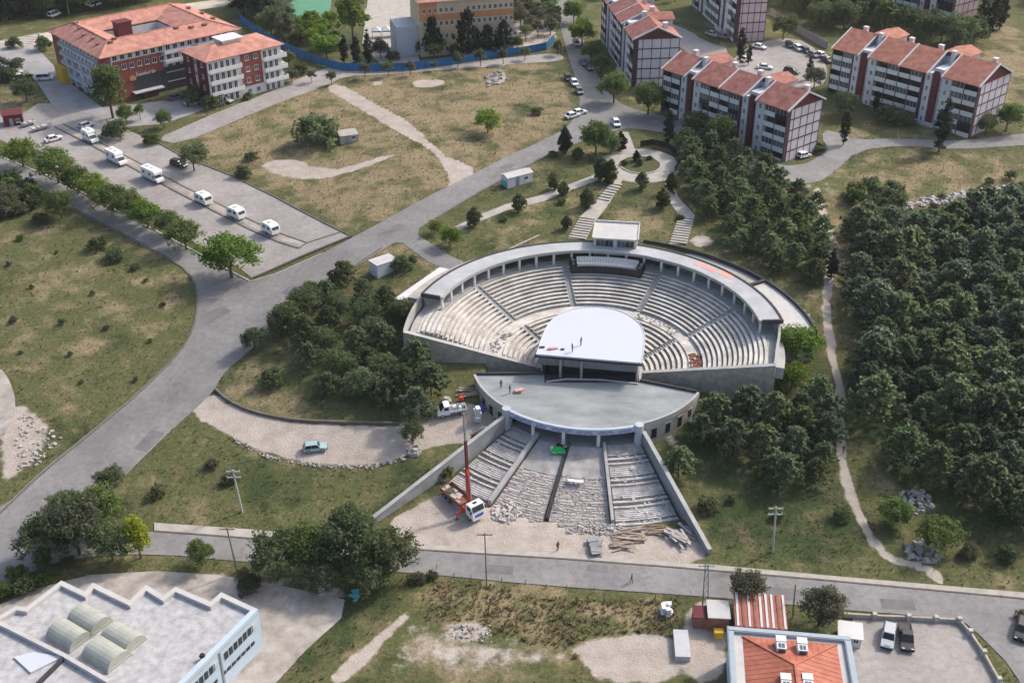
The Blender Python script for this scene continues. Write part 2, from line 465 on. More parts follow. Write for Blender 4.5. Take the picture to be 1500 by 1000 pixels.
# soil and growth regions surveyed from the photograph: (channel, polygon, softness m, strength)
DRY, DIRT, LUSH = 0, 1, 2
REG = [
 (DRY, [(240,205),(330,165),(470,125),(560,105),(820,85),(850,150),(835,185),(740,235),(620,300),(520,345),(380,270),(300,235)], 4, .62),
 (DRY, [(520,130),(640,118),(780,112),(800,160),(700,210),(600,170)], 8, .35),
 (DRY, [(0,330),(110,330),(210,370),(270,420),(270,480),(200,570),(120,640),(0,560)], 6, .20),
 (DRY, [(1195,280),(1240,280),(1260,380),(1230,470),(1215,520),(1195,430)], 4, .6),
 (DRY, [(1200,225),(1500,215),(1500,300),(1330,300),(1230,280)], 6, .5),
 (DRY, [(1420,60),(1500,30),(1500,180),(1470,140)], 6, .8),
 (DRY, [(650,300),(860,255),(850,330),(680,370)], 5, .22),
 (DRY, [(890,300),(990,300),(960,350),(880,350)], 4, .5),
 (DRY, [(330,560),(390,530),(450,600),(380,605)], 4, .5),
 (LUSH, [(200,620),(300,620),(480,690),(700,650),(560,760),(240,750)], 5, .5),
 (DRY, [(610,850),(1000,880),(990,920),(620,910)], 4, .5),
 (DRY, [(560,930),(700,900),(860,930),(820,1000),(520,1000)], 5, .4),
 (DRY, [(520,360),(620,350),(640,400),(520,430)], 4, .4),
 (DRY, [(1230,560),(1300,760),(1400,850),(1500,850),(1500,800),(1330,790),(1260,600)], 6, .3),
 (DRY, [(0,100),(60,100),(60,150),(0,190)], 4, .6),
 (DRY, [(860,20),(1010,30),(1020,110),(960,90)], 6, .75),
 (DRY, [(1240,180),(1500,190),(1500,205),(1240,215)], 5, .4),
 (DIRT, [(310,575),(330,588),(370,607),(430,619),(500,622),(590,624),(640,590),(700,590),(740,620),(700,650),(640,650),(590,670),(545,682),(480,681),(400,668),(340,640),(290,612),(270,590)], 1.2, 1.),
 (DIRT, [(560,765),(620,735),(700,700),(760,740),(1000,770),(1050,806),(1000,834),(800,822),(608,808)], 1.2, 1.),
 (DIRT, [(472,128),(500,122),(545,150),(592,173),(622,200),(645,225),(672,236),(702,252),(655,284),(660,262),(648,238),(625,215),(590,197),(556,178),(520,155)], 1.0, 1.),
 (DIRT, [(375,240),(420,232),(440,235),(470,248),(510,245),(585,222),(580,228),(510,255),(450,265),(400,255)], 2., .9),
 (DIRT, [(600,118),(650,116),(652,125),(610,130)], 1.5, 1.), (DIRT, [(712,112),(735,103),(745,118),(715,128)], 1.5, 1.),
 (DIRT, [(545,120),(560,118),(562,126),(545,127)], 1.5, .8),
 (DIRT, [(0,600),(40,590),(75,620),(60,670),(20,700),(0,710)], 2.5, .85),
 (DIRT, [(830,945),(920,928),(1000,932),(1000,1000),(880,1000),(860,970)], 2., 1.),
 (DIRT, [(640,925),(690,905),(725,925),(700,942),(655,945)], 2., .9),
 (DIRT, [(600,890),(610,892),(560,945),(510,1000),(470,1000),(540,940)], 1.2, .9),
 (DIRT, [(1000,880),(1065,880),(1065,1000),(1000,1000)], 1.5, .9),
 (DIRT, [(1208,330),(1225,400),(1240,400),(1225,330)], 2., .55), (DIRT, [(1150,265),(1240,265),(1240,285),(1170,285)], 2., .4),
 (DIRT, [(1005,345),(1040,335),(1060,362),(1010,365)], 2., .6), (DIRT, [(600,868),(690,872),(640,884)], 2., .4),
 (DIRT, [(530,0),(610,0),(606,60),(540,62)], 1.5, 1.),
 (DIRT, [(560,925),(650,890),(760,930),(860,940),(840,1000),(540,1000)], 5, .5), (DIRT, [(660,880),(760,905),(900,925),(830,940),(640,930)], 5, .35), (DIRT, [(240,830),(510,850),(510,900),(240,870)], 4, .6),
 (DIRT, [(860,60),(960,60),(990,90),(1010,60),(1000,20),(880,5)], 3, .4), (DIRT, [(750,20),(815,30),(820,70),(740,82)], 2, .6),
 (DIRT, [(640,860),(700,845),(690,850),(640,868)], 2, .4), (DIRT, [(600,225),(700,330),(690,345),(660,330)], 2, .0),
 (DIRT, [(1200,300),(1500,270),(1500,286),(1220,310)], 2, .35),(DIRT, [(960,615),(1010,620),(1000,660),(960,650)], 2, .5),
 (LUSH, [(1000,200),(1200,280),(1220,430),(1180,430),(1090,390),(1000,330)], 4, .7),
 (LUSH, [(1010,590),(1140,560),(1230,560),(1245,700),(1290,800),(1240,850),(1060,830),(980,650)], 4, .85),
 (LUSH, [(1240,300),(1500,300),(1500,800),(1330,760),(1260,600)], 4, 1.),
 (LUSH, [(360,480),(600,400),(620,520),(660,600),(500,610),(420,580),(340,560)], 4, .6),
 (LUSH, [(620,690),(730,640),(560,770),(490,770)], 4, .8), (LUSH, [(230,640),(330,640),(330,760),(230,760)], 5, .4),
 (LUSH, [(800,120),(850,150),(830,180),(700,240),(640,240),(700,180)], 6, .45),
 (LUSH, [(660,300),(830,230),(880,240),(740,300)], 3, .7), (LUSH, [(500,840),(610,850),(590,900),(520,960),(430,1000),(400,1000)], 3, .8),
 (LUSH, [(640,950),(760,945),(800,1000),(620,1000)], 4, .5), (LUSH, [(0,290),(60,270),(110,320),(0,330)], 4, .9),
 (LUSH, [(110,440),(200,400),(260,470),(190,560),(80,560)], 8, .3), (LUSH, [(880,300),(900,270),(980,290),(940,310)], 3, .5),
 (LUSH, [(400,20),(820,0),(830,85),(560,100),(480,90)], 4, .4), (LUSH, [(0,0),(230,0),(180,12),(0,40)], 3, 1.),
]
WREG = [(c_, px(p_, 2), s_, k_) for c_, p_, s_, k_ in REG]
DIRT_POLYS = [p_ for c_, p_, s_, k_ in WREG if c_ == DIRT and k_ > .8]
TRAIL = px([(1195,280),(1208,320),(1222,360),(1215,400),(1208,450),(1218,520),(1232,570),(1230,650),(1243,720),(1272,785),(1305,820),(1345,828),(1368,838),(1375,850)], 2, False)

def cover(X, Y):
    C = [np.full(X.shape, .20), np.zeros(X.shape), np.full(X.shape, .22)]
    for ch, P, soft, k in WREG:
        A = np.asarray(P); b = soft*2
        sel = (X > A[:,0].min()-b) & (X < A[:,0].max()+b) & (Y > A[:,1].min()-b) & (Y < A[:,1].max()+b)
        if not sel.any(): continue
        x, y = X[sel], Y[sel]
        d = edge_dist(A, x, y); d = np.where(inside(A, x, y), d, -d)
        val = k*smooth(.5+d/(2*soft))
        if ch == DIRT: C[DIRT][sel] = np.maximum(C[DIRT][sel], val)
        else: C[ch][sel] = 1-(1-C[ch][sel])*(1-val) if ch == DRY else np.maximum(C[ch][sel], val)
    d = edge_dist(TRAIL, X, Y, False)
    C[DIRT] = np.maximum(C[DIRT], .90*smooth((1.5-d)/1.3))
    return C

def build_ground():
    def axis(bp):
        r = []
        for (a, b, s_) in bp: r += list(np.arange(a, b, s_))
        return np.array(r)
    xs = axis([(-1500,-400,60),(-400,-200,12),(-200,-90,2.2),(-90,75,1.15),(75,170,2.2),(170,400,12),(400,1560,60)])
    ys = axis([(-300,40,40),(40,88,6),(88,215,1.15),(215,330,1.7),(330,470,3),(470,800,14),(800,2400,80)])
    X, Y = np.meshgrid(xs, ys)
    Z = T(X, Y)
    n = np.zeros_like(Z)
    for k, (fx, fy, ph) in enumerate([(.11,.07,0.),(.05,.13,1.3),(.23,.19,2.1),(.31,-.27,.7)]): n += np.sin(X*fx+Y*fy+ph)*np.sin(Y*fx-X*fy*1.3+ph*2)*(.05 if k < 2 else .02)
    dx, dy = X-TC[0], Y-TC[1]; R = np.hypot(dx, dy); A = np.degrees(np.arctan2(dy, dx))
    pit = ((R < 31) & ((A > -14) & (A < 173))) | (R < 19.3)
    Z = np.where(pit, np.minimum(Z, 2.6), Z)
    stair = (R >= 19) & (R < 38) & (A > -134.6) & (A < -71.2)
    Z = np.where(stair, np.minimum(Z, 3.6-(R-21.3)/15.5*3.35-.55), Z)
    C = cover(X, Y)
    ny, nx = X.shape
    me = bpy.data.meshes.new('ground')
    I = np.arange(ny*nx).reshape(ny, nx)
    F = np.stack([I[:-1,:-1], I[:-1,1:], I[1:,1:], I[1:,:-1]], -1).reshape(-1, 4)
    me.vertices.add(ny*nx); me.vertices.foreach_set('co', np.stack([X, Y, Z], -1).ravel())
    me.loops.add(F.size); me.loops.foreach_set('vertex_index', F.ravel().astype(np.int32))
    me.polygons.add(len(F)); me.polygons.foreach_set('loop_start', np.arange(0, F.size, 4, dtype=np.int32)); me.polygons.foreach_set('loop_total', np.full(len(F), 4, np.int32))
    me.polygons.foreach_set('use_smooth', np.ones(len(F), bool))
    me.update(calc_edges=True)
    at = me.color_attributes.new('cover', 'FLOAT_COLOR', 'POINT')
    at.data.foreach_set('color', np.stack([C[0], C[1], C[2], np.ones_like(X)], -1).ravel())
    m = bpy.data.materials.new('dry_meadow_soil'); m.use_nodes = True
    N, L = m.node_tree.nodes, m.node_tree.links
    b = N['Principled BSDF']; b.inputs['Roughness'].default_value = .95; b.inputs['Specular IOR Level'].default_value = .1
    geo = N.new('ShaderNodeNewGeometry').outputs['Position']
    ca = N.new('ShaderNodeVertexColor'); ca.layer_name = 'cover'
    sp = N.new('ShaderNodeSeparateColor'); L.new(ca.outputs[0], sp.inputs[0])
    def noise(sc, det=6, ro=.65):
        t = N.new('ShaderNodeTexNoise'); t.inputs['Scale'].default_value = sc; t.inputs['Detail'].default_value = det; t.inputs['Roughness'].default_value = ro
        L.new(geo, t.inputs['Vector']); return t.outputs[0]
    def thr(chan, nz, amp, lo, hi):
        a = N.new('ShaderNodeMath'); a.operation = 'SUBTRACT'; a.inputs[1].default_value = .5; L.new(nz, a.inputs[0])
        c_ = N.new('ShaderNodeMath'); c_.operation = 'MULTIPLY_ADD'; c_.inputs[1].default_value = amp; L.new(a.outputs[0], c_.inputs[0]); L.new(chan, c_.inputs[2])
        r = N.new('ShaderNodeMapRange'); r.interpolation_type = 'SMOOTHSTEP'; r.inputs[1].default_value = lo; r.inputs[2].default_value = hi; L.new(c_.outputs[0], r.inputs[0]); return r.outputs[0]
    def ramp(nz, stops):
        r = N.new('ShaderNodeValToRGB'); e = r.color_ramp.elements
        while len(e) < len(stops): e.new(.5)
        for q, (p_, c_) in zip(e, stops): q.position = p_; q.color = (*c_, 1)
        L.new(nz, r.inputs[0]); return r.outputs[0]
    def mix(f, a, c_):
        x = N.new('ShaderNodeMix'); x.data_type = 'RGBA'; L.new(f, x.inputs[0]); L.new(a, x.inputs[6]); L.new(c_, x.inputs[7]); return x.outputs[2]
    n1, n2, n3 = noise(.09), noise(.33, 8), noise(1.6, 6, .75)
    olive = ramp(n3, [(.28,(.052,.064,.022)),(.5,(.095,.104,.042)),(.74,(.185,.175,.080))])
    straw = ramp(n3, [(.26,(.125,.10,.058)),(.5,(.25,.198,.115)),(.74,(.38,.31,.195))])
    lush = ramp(n3, [(.28,(.022,.036,.014)),(.52,(.043,.062,.024)),(.75,(.090,.100,.042))])
    earth = ramp(n2, [(.28,(.33,.28,.235)),(.5,(.41,.355,.31)),(.72,(.485,.435,.39))])
    c0 = mix(thr(sp.outputs[0], noise(.17, 5, .6), 2.6, .25, .85), olive, straw)
    c1 = mix(thr(sp.outputs[2], n1, 3.2, .25, .95), c0, lush)
    brown = ramp(n3, [(.28,(.085,.062,.038)),(.5,(.150,.115,.070)),(.74,(.235,.19,.125))])
    nb = noise(.24, 7, .7); rb = N.new('ShaderNodeMapRange'); rb.interpolation_type = 'SMOOTHSTEP'; rb.inputs[1].default_value = .50; rb.inputs[2].default_value = .68; rb.inputs[4].default_value = .75; L.new(nb, rb.inputs[0])
    c1 = mix(rb.outputs[0], c1, brown)
    c2 = mix(thr(sp.outputs[1], n2, .95, .38, .62), c1, earth)
    L.new(c2, b.inputs['Base Color'])
    bp = N.new('ShaderNodeBump'); bp.inputs['Distance'].default_value = .22; L.new(noise(2.6, 7, .7), bp.inputs['Height']); L.new(bp.outputs[0], b.inputs['Normal'])
    me.materials.append(m)
    o = link('ground', me); o['kind'] = 'structure'
    return o
build_ground()

# ------------------------------------------------------------ roads, lots, paths
def road_patches(spots, wd, m, off):
    # repaired rectangles along a carriageway
    for (u0, v0, u1, v1), w_ in zip(spots, wd):
        a, c_ = un(u0, v0)[:2], un(u1, v1)[:2]; d = (c_-a)/np.linalg.norm(c_-a); nn = np.array([-d[1], d[0]])*w_/2
        sheet('road_patch', [a-nn, c_-nn, c_+nn, a+nn], m, off, hard=False)

sheet('main_road', px([(-60,760),(0,748),(60,690),(130,634),(200,577),(262,516),(282,482),(288,445),(284,412),(262,388),(180,344),(110,309),(40,271),(0,255),(-60,238),
      (-60,215),(0,231),(40,245),(90,268),(150,300),(210,330),(270,362),(330,395),(365,413),(400,402),(470,372),(515,349),(560,325),(620,292),(690,257),(740,231),(800,204),(830,188),
      (845,168),(850,150),(846,122),(836,95),(826,60),(818,30),(806,-20),(834,-20),(846,30),(858,70),(872,105),(890,135),(905,150),(935,163),(985,172),(985,196),(940,190),(915,188),(890,195),(862,203),
      (800,228),(740,260),(690,288),(640,318),(606,340),(630,356),(660,376),(700,392),(690,402),(640,392),(605,368),(585,352),(560,366),(520,391),(470,422),(430,452),(402,480),
      (367,513),(327,546),(314,572),(285,600),(262,620),(220,660),(180,700),(140,740),(95,765),(60,780),(20,800),(-60,830)], 1), M_ASPH, .06)
sheet('street', px([(-60,808),(0,792),(60,780),(140,776),(226,779),(300,784),(372,790),(450,796),(610,806),(700,812),(830,820),(1000,833),(1200,850),(1500,878),(1640,892),(1640,960),(1500,1030),(1490,985),(1420,915),(1400,907),
      (1300,898),(1233,893),(1100,880),(1000,871),(800,858),(610,839),(450,830),(360,823),(230,811),(120,815),(60,830),(0,862),(-60,895)], 1), M_ASPH2, .09)
sheet('pavement', px([(226,766),(372,776),(500,790),(610,797),(700,803),(830,811),(1000,825),(1050,828),(1200,842),(1500,868),(1640,880),(1640,891),(1500,877),(1200,849),(1000,832),(830,819),(700,811),(610,805),(372,789),(226,778)]), M_PATH, .13)
sheet('parking_lot', px([(-40,188),(0,205),(60,235),(150,285),(270,347),(350,392),(370,408),(440,376),(512,346),(470,325),(400,288),(340,259),(270,232),(225,207),(180,188),(130,166),(90,152),(55,152),(30,170),(-40,170)]), M_LOT, .05)
sheet('yard', px([(-60,72),(0,76),(50,66),(100,120),(150,158),(262,146),(310,138),(332,150),(240,182),(178,187),(130,167),(78,158),(62,132),(42,106),(0,97),(-60,96)]), M_YARD, .08)
sheet('planted_median', px([(84,187),(155,222),(245,271),(333,316),(402,349),(440,362),(450,357),(410,343),(340,310),(250,265),(160,217),(92,183)]), M_EARTHY, .085)
sheet('side_road', px([(228,204),(270,186),(330,160),(400,134),(450,110),(490,96),(560,99),(650,93),(740,86),(808,78),(826,82),(824,90),(760,94),(700,100),(560,110),(505,112),(478,126),(420,146),(345,178),(262,212)], 1), M_LOT, .07)
sheet('car_park', px([(1040,118),(1075,85),(1110,62),(1165,55),(1200,75),(1215,110),(1200,130),(1150,128),(1090,135)], 1), M_LOT, .06)
sheet('access_road', px([(985,172),(1030,185),(1080,225),(1140,244),(1190,240),(1206,215),(1205,190),(1230,195),(1250,205),(1320,203),(1400,208),(1500,196),(1600,185),(1600,208),(1500,213),(1400,220),(1320,213),(1255,221),(1225,250),(1195,270),(1150,266),(1080,240),(1020,205),(985,196)], 1), M_ASPH2, .08)
sheet('car_park', px([(940,20),(1010,45),(1030,60),(1075,75),(1040,110),(1000,70),(960,50)], 1), M_LOT, .07)
sheet('yard', px([(-80,930),(0,885),(60,860),(130,842),(230,836),(320,842),(385,852),(505,878),(500,905),(450,950),(395,1010),(380,1060),(-80,1060)]), M_EARTHY, .05)
sheet('car_park', px([(1250,905),(1405,908),(1440,950),(1475,1010),(1500,1060),(1200,1060)]), M_LOT, .06)
sheet('yard', px([(1500,910),(1600,905),(1600,1010),(1510,1010)]), M_YARD, .07)
sheet('schoolyard', px([(540,-10),(606,-10),(608,50),(615,92),(560,96),(530,70)]), M_PATH, .06)
sheet('sports_court', px([(420,2),(486,-2),(482,34),(414,38)]), M_COURT, .09)
sheet('courtyard', px([(-40,66),(0,60),(60,48),(40,80),(0,92),(-40,90)]), M_LOT, .05)
# field edge in the lower left corner
sheet('road', px([(-60,520),(0,537),(16,560),(24,590),(18,620),(0,640),(-60,660)], 1), M_EARTHY, .07)

M_PATCH = mat('road_repair', (.155, .15, .15), .92, .2, .5, .01, 12)
road_patches([(300,470,332,452),(205,660,232,632),(560,345,590,330),(420,432,436,420),(735,248,752,240),(250,590,262,560)], [3.2,2.6,2.2,3.,2.,1.6], M_PATCH, .075)
road_patches([(700,832,752,836),(1120,868,1180,872),(860,832,890,834),(1290,884,1340,887)], [1.8,2.4,1.5,2.], M_PATCH, .105)
# garden circle and its paths
GC = un(938, 242)
def ring_poly(r, n=40): return [(GC[0]+r*cos(2*pi*i/n), GC[1]+r*sin(2*pi*i/n)) for i in range(n)]
sheet('garden_path', ring_poly(9.3), M_PATH, .06)
isl = ring_poly(4.7)
g_is = mat('lawn', (.075, .085, .03), .95, .3, 1.2, .08, 6)
sheet('lawn', isl, g_is, .14)
ribbon('kerb', isl + isl[:1], .3, .25, M_KERB)
sheet('garden_path', px([(903,272),(896,268),(872,256),(840,268),(790,287),(740,300),(700,316),(650,340),(655,346),(702,325),(745,308),(795,296),(845,276),(878,264)]), M_PATH, .09)
sheet('garden_path', px([(913,262),(903,258),(878,290),(850,318),(832,350),(858,352),(872,325),(893,298)]), M_PATH, .12)
sheet('garden_path', px([(972,262),(982,258),(994,290),(1018,316),(1006,358),(980,358),(996,318),(980,296)]), M_PATH, .12)
sheet('garden_path', px([(922,228),(932,226),(926,208),(920,194),(908,194),(914,210)]), M_PATH, .09)
# kerbs and low edges
ribbon('kerb', px([(0,752),(60,694),(130,638),(200,580),(262,519),(284,482),(290,445),(286,412),(262,386),(180,342),(110,307),(40,269),(0,253)], 1, False), .35, .16, M_DKERB)
ribbon('kerb', px([(0,230),(90,266),(150,298),(270,360),(330,393),(366,412)], 1, False), .35, .18, M_KERB)
ribbon('kerb', px([(368,410),(440,378),(515,347)], 0, False), .4, .45, M_DKERB)
ribbon('kerb', px([(512,345),(470,324),(400,287),(340,258),(270,231),(225,206)], 0, False), .35, .22, M_DKERB)
ribbon('kerb', px([(80,186),(150,222),(240,272),(330,318),(400,352),(438,364)], 1, False), .4, .16, M_DKERB)
ribbon('kerb', px([(92,182),(160,216),(250,264),(340,309),(410,342),(450,356)], 1, False), .3, .16, M_DKERB)
ribbon('kerb', px([(438,364),(450,356),(500,340)], 0, False), .3, .16, M_DKERB)
ribbon('kerb', px([(316,571),(332,587),(370,605),(430,617),(500,620),(585,622)], 2, False), .5, .5, M_DKERB)
ribbon('kerb', px([(226,778),(372,789),(610,805),(700,811),(830,819),(1000,832),(1200,849),(1500,877),(1600,885)], 0, False), .28, .16, M_DKERB)
ribbon('kerb', px([(700,393),(745,366),(790,345)], 0, False), .3, .2, M_KERB)
ribbon('kerb', px([(400,478),(430,450),(470,420),(520,389),(560,363)], 0, False), .25, .14, M_DKERB)
ribbon('kerb', px([(862,205),(800,230),(740,262),(690,290),(640,320)], 0, False), .25, .14, M_DKERB)
ribbon('kerb', px([(366,412),(402,402),(470,372)], 0, False), .25, .12, M_KERB)
sheet('dirt_track', px([(-80,70),(0,62),(60,50),(130,32),(200,16),(300,2),(420,-12),(420,-4),(310,12),(210,27),(140,43),(60,66),(0,80),(-80,90)], 1), mat('pale_track', (.50,.43,.36), .95, .15, .2, .02, 6), .05)
# the two stepped garden walks
def garden_steps(line, width, n, name):
    a, b_ = un(*line[0]), un(*line[1])
    t_ = thing(name[0], name[1], 'stairs', tuple(a), atan2(b_[1]-a[1], b_[0]-a[0]))
    L_ = float(np.hypot(*(b_-a)[:2])); dz = b_[2]-a[2]
    for k in range(n):
        x0 = L_*k/n; q = MB(); q.box(x0, x0+L_/n*.62, -width/2, width/2, dz*k/n-.3, dz*k/n+.32); q.build('step', M_PATH, t_)
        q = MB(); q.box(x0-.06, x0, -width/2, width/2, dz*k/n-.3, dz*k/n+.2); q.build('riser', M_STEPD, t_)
garden_steps([(845,350),(863,318)], 3.6, 9, ('garden_stairs', 'left of two pale stepped walks climbing from the amphitheatre to the garden'))
garden_steps([(884,294),(905,268)], 2.6, 7, ('garden_stairs', 'upper steps of the left garden walk just below the circle'))
garden_steps([(993,357),(1006,318)], 3.4, 11, ('garden_stairs', 'right of two pale stepped walks climbing from the amphitheatre to the garden'))
# ============================================================ THEATRE
AC = (float(TC[0]), float(TC[1]), 0.0)
amp = thing('amphitheatre', 'large semicircular open-air stone amphitheatre with stepped seats on the hillside', 'amphitheatre', AC)
A0, A1 = -17.5, 176.5                       # ends of the seating
AISLES = [22., 60., 98.5, 138.]
def wedges():
    e = [A0] + AISLES + [A1]
    return list(zip(e[:-1], e[1:]))
# lower tier: 8 rows, upper tier: 11 rows
ROWS = []
z = 4.7
for i in range(8):
    ROWS.append((9.6+i*.93, 9.6+(i+1)*.93, z+.35*(i+1), 0))
ZD = z+.35*8                                 # cross aisle
for i in range(11):
    ROWS.append((19.6+i*.87, 19.6+(i+1)*.87, ZD+.15+.345*(i+1), 1))
ZT = ROWS[-1][2]
def ahw(R): return degrees(.62/R)
def row_mesh(r0, r1, zt, a0, a1, drop):
    b = MB()
    # the tread, and a bench slab standing proud on its front half with a dark strip below, painted as its shade
    b.sector(r0+.02, r1+.25, a0, a1, zt-drop, zt-.30, m=0)
    b.sector(r0-.14, r0+.40, a0, a1, zt-.12, zt+.04, m=0)
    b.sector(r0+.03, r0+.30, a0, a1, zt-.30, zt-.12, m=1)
    return b
for (r0, r1, zt, tier) in ROWS:
    for (wa, wb) in wedges():
        ga = ahw(r0) if wa != A0 else .4; gb = ahw(r0) if wb != A1 else .4
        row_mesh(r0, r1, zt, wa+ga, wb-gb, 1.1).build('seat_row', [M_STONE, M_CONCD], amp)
# aisle stairs
for a in AISLES:
    for tier, (r0, r1, z0, z1) in enumerate([(9.6, 17.05, 4.7, ZD), (19.5, 29.2, ZD+.15, ZT)]):
        b = MB(); n = int((r1-r0)/.44)
        for k in range(n):
            ra = r0+(r1-r0)*k/n; rb = r0+(r1-r0)*(k+1)/n; zz = z0+(z1-z0)*(k+1)/n - .12
            h = .52
            d = Vector((cos(radians(a)), sin(radians(a)), 0)); e = Vector((-d.y, d.x, 0))
            c0, c1 = d*ra, d*(rb+.02)
            b.hexa([c0-e*h+Vector((0,0,zz-1.2)), c1-e*h+Vector((0,0,zz-1.2)), c1+e*h+Vector((0,0,zz-1.2)), c0+e*h+Vector((0,0,zz-1.2)),
                    c0-e*h+Vector((0,0,zz)), c1-e*h+Vector((0,0,zz)), c1+e*h+Vector((0,0,zz)), c0+e*h+Vector((0,0,zz))])
        for sgn in (-1, 1):
            d = Vector((cos(radians(a)), sin(radians(a)), 0)); e = Vector((-d.y, d.x, 0))
            b.bar(d*r0+e*sgn*.60+Vector((0,0,z0)), d*r1+e*sgn*.60+Vector((0,0,z1-.05)), .16, .5)
        b.build('aisle_stair', M_CONC, amp)
b = MB()
b.sector(17.0, 19.75, A0+.3, A1-.3, ZD-1.4, ZD-.02)
b.build('cross_aisle', M_STONE, amp)
b = MB(); b.sector(19.62, 19.9, A0+.3, A1-.3, ZD-.3, ZD+.22); b.build('cross_aisle_wall', M_CONC, amp)
# orchestra floor
b = MB(); b.sector(.3, 9.7, -60, 240, 3.2, 4.7, n=60); b.build('orchestra_floor', M_CONC, amp)
# walkway behind the top row
b = MB(); b.sector(29.1, 33.4, -17, 176, ZT-2.2, ZT+.02); b.build('walkway', M_CONC, amp)
# extra rows beyond the ends of the gallery
for (a0, a1, nr) in ((161, A1-.4, 3), (A0+.4, 1.5, 2)):
    for i in range(nr):
        row_mesh(29.17+i*.87, 29.17+(i+1)*.87, ZT+.345*(i*.5+.3), a0, a1, 1.1).build('seat_row', [M_STONE, M_CONCD], amp)
# broken patch of missing stone at the right end of the cross aisle
# parapets at both open ends of the rim
def rpar(a): return 33.7 + (.7 if a > 90 else -1.7*smooth((8-a)/20.))
b = MB()
b.sector(lambda a: rpar(a)-.45, lambda a: rpar(a), 158, 177.3, 1., lambda a: 13.3-.9*float(smooth((a-158)/19.)))
b.build('rim_parapet', M_CONC, amp)
b = MB()
b.sector(lambda a: rpar(a)-.45, lambda a: rpar(a), -18.3, 3.5, 1., lambda a: 12.6+.6*float(smooth((a+18)/20.)))
b.build('rim_parapet', M_CONC, amp)
# wing walls following the slope of the seats
def wing(a, r0, r1, z0, z1, th, side):
    b = MB()
    d = Vector((cos(radians(a)), sin(radians(a)), 0)); e = Vector((-d.y, d.x, 0))*th*side
    n = 14
    for k in range(n):
        t0, t1 = k/n, (k+1)/n
        p, q = d*(r0+(r1-r0)*t0), d*(r0+(r1-r0)*t1)
        za, zb = z0+(z1-z0)*t0, z0+(z1-z0)*t1
        b.hexa([p+Vector((0,0,.5)), q+Vector((0,0,.5)), q+e+Vector((0,0,.5)), p+e+Vector((0,0,.5)),
                p+Vector((0,0,za)), q+Vector((0,0,zb)), q+e+Vector((0,0,zb)), p+e+Vector((0,0,za))], 0)
        b.hexa([p-e*.15+Vector((0,0,za)), q-e*.15+Vector((0,0,zb)), q+e*1.15+Vector((0,0,zb)), p+e*1.15+Vector((0,0,za)),
                p-e*.15+Vector((0,0,za+.16)), q-e*.15+Vector((0,0,zb+.16)), q+e*1.15+Vector((0,0,zb+.16)), p+e*1.15+Vector((0,0,za+.16))], 1)
    return b
wing(177.2, 10.5, 34.3, 5.6, 12.25, .7, 1).build('wing_wall', [M_WALLST, M_CONC], amp)
wing(-18.2, 9.0, 32.0, 6.4, 12.45, .7, -1).build('wing_wall', [M_WALLST, M_CONC], amp)
# ring gallery: back wall, roof, dark upstand, columns, rail
G0, G1 = 4.0, 159.0
ZR = ZT + 2.6
b = MB(); b.sector(33.0, 33.5, G0, G1, 3., ZR); b.build('gallery_wall', M_CONCG, amp)
b = MB(); b.sector(29.55, 33.5, G0-1.2, G1+1.0, ZR, ZR+.35); b.build('gallery_roof', M_RING, amp)
b = MB(); b.sector(33.35, 33.75, G0-1.6, G1+1.3, ZR-.25, ZR+.5); b.build('roof_upstand', M_CONCD, amp)
b = MB(); b.sector(29.42, 29.62, G0-1.2, G1+1.0, ZR-.15, ZR+.42); b.build('roof_fascia', M_CONC, amp)
for (a, sgn) in ((G0-1.4, 1), (G1+1.1, -1)):
    b = MB(); b.sector(29.9, 33.5, a-.35, a+.35, ZR-.2, ZR+.6, n=2); b.build('roof_upstand', M_CONCD, amp)
cb = MB(); cb.box(-.17, .17, -.22, .22, 0, ZR-ZT); cme = cb.mesh('column', M_WHITE)
na = 23
for k in range(na):
    a = G0+.6+(G1-G0-1.2)*k/(na-1)
    part('column', cme, amp, (29.95*cos(radians(a)), 29.95*sin(radians(a)), ZT+.02), (0, 0, radians(a)))
b = MB(); b.sector(29.25, 29.3, G0, G1, ZT+.85, ZT+.92)
b.sector(29.25, 29.3, G0, G1, ZT+.45, ZT+.5); b.build('gallery_rail', M_GREY, amp)
# salmon sheets lying on the right of the gallery roof
b = MB(); b.sector(31.2, 32.7, 40, 49, ZR+.352, ZR+.39); b.sector(31.7, 33.2, 33, 39, ZR+.352, ZR+.38)
b.build('roof_patch', M_PINKC, amp)
# terraces left and right of the ring
b = MB(); b.sector(34.16, 39.6, 1.5, 31, 2., 12.2); b.build('terrace', M_LIGHTR, amp)
b = MB(); b.sector(39.6, 39.95, 1.5, 72, 2., 12.75); b.sector(34.2, 39.6, 30.4, 31.4, 11.9, 12.7, n=2); b.build('terrace_parapet', [M_CONCD], amp)
b = MB(); b.sector(34.16, 39.6, 31.4, 70, 2., 11.9); b.build('terrace', M_PATH, amp)
b = MB(); b.sector(34.16, 37.2, 70, 158, 4., 12.4); b.build('outer_walk', M_PATH, amp)
P = [unz(*q, 11.6)[:2]-TC for q in ((578,437),(644,391),(670,397),(625,428),(617,447))]
b = MB(); b.prism([tuple(q) for q in P], 3.0, 11.6); b.build('side_terrace', M_WALLW, amp)
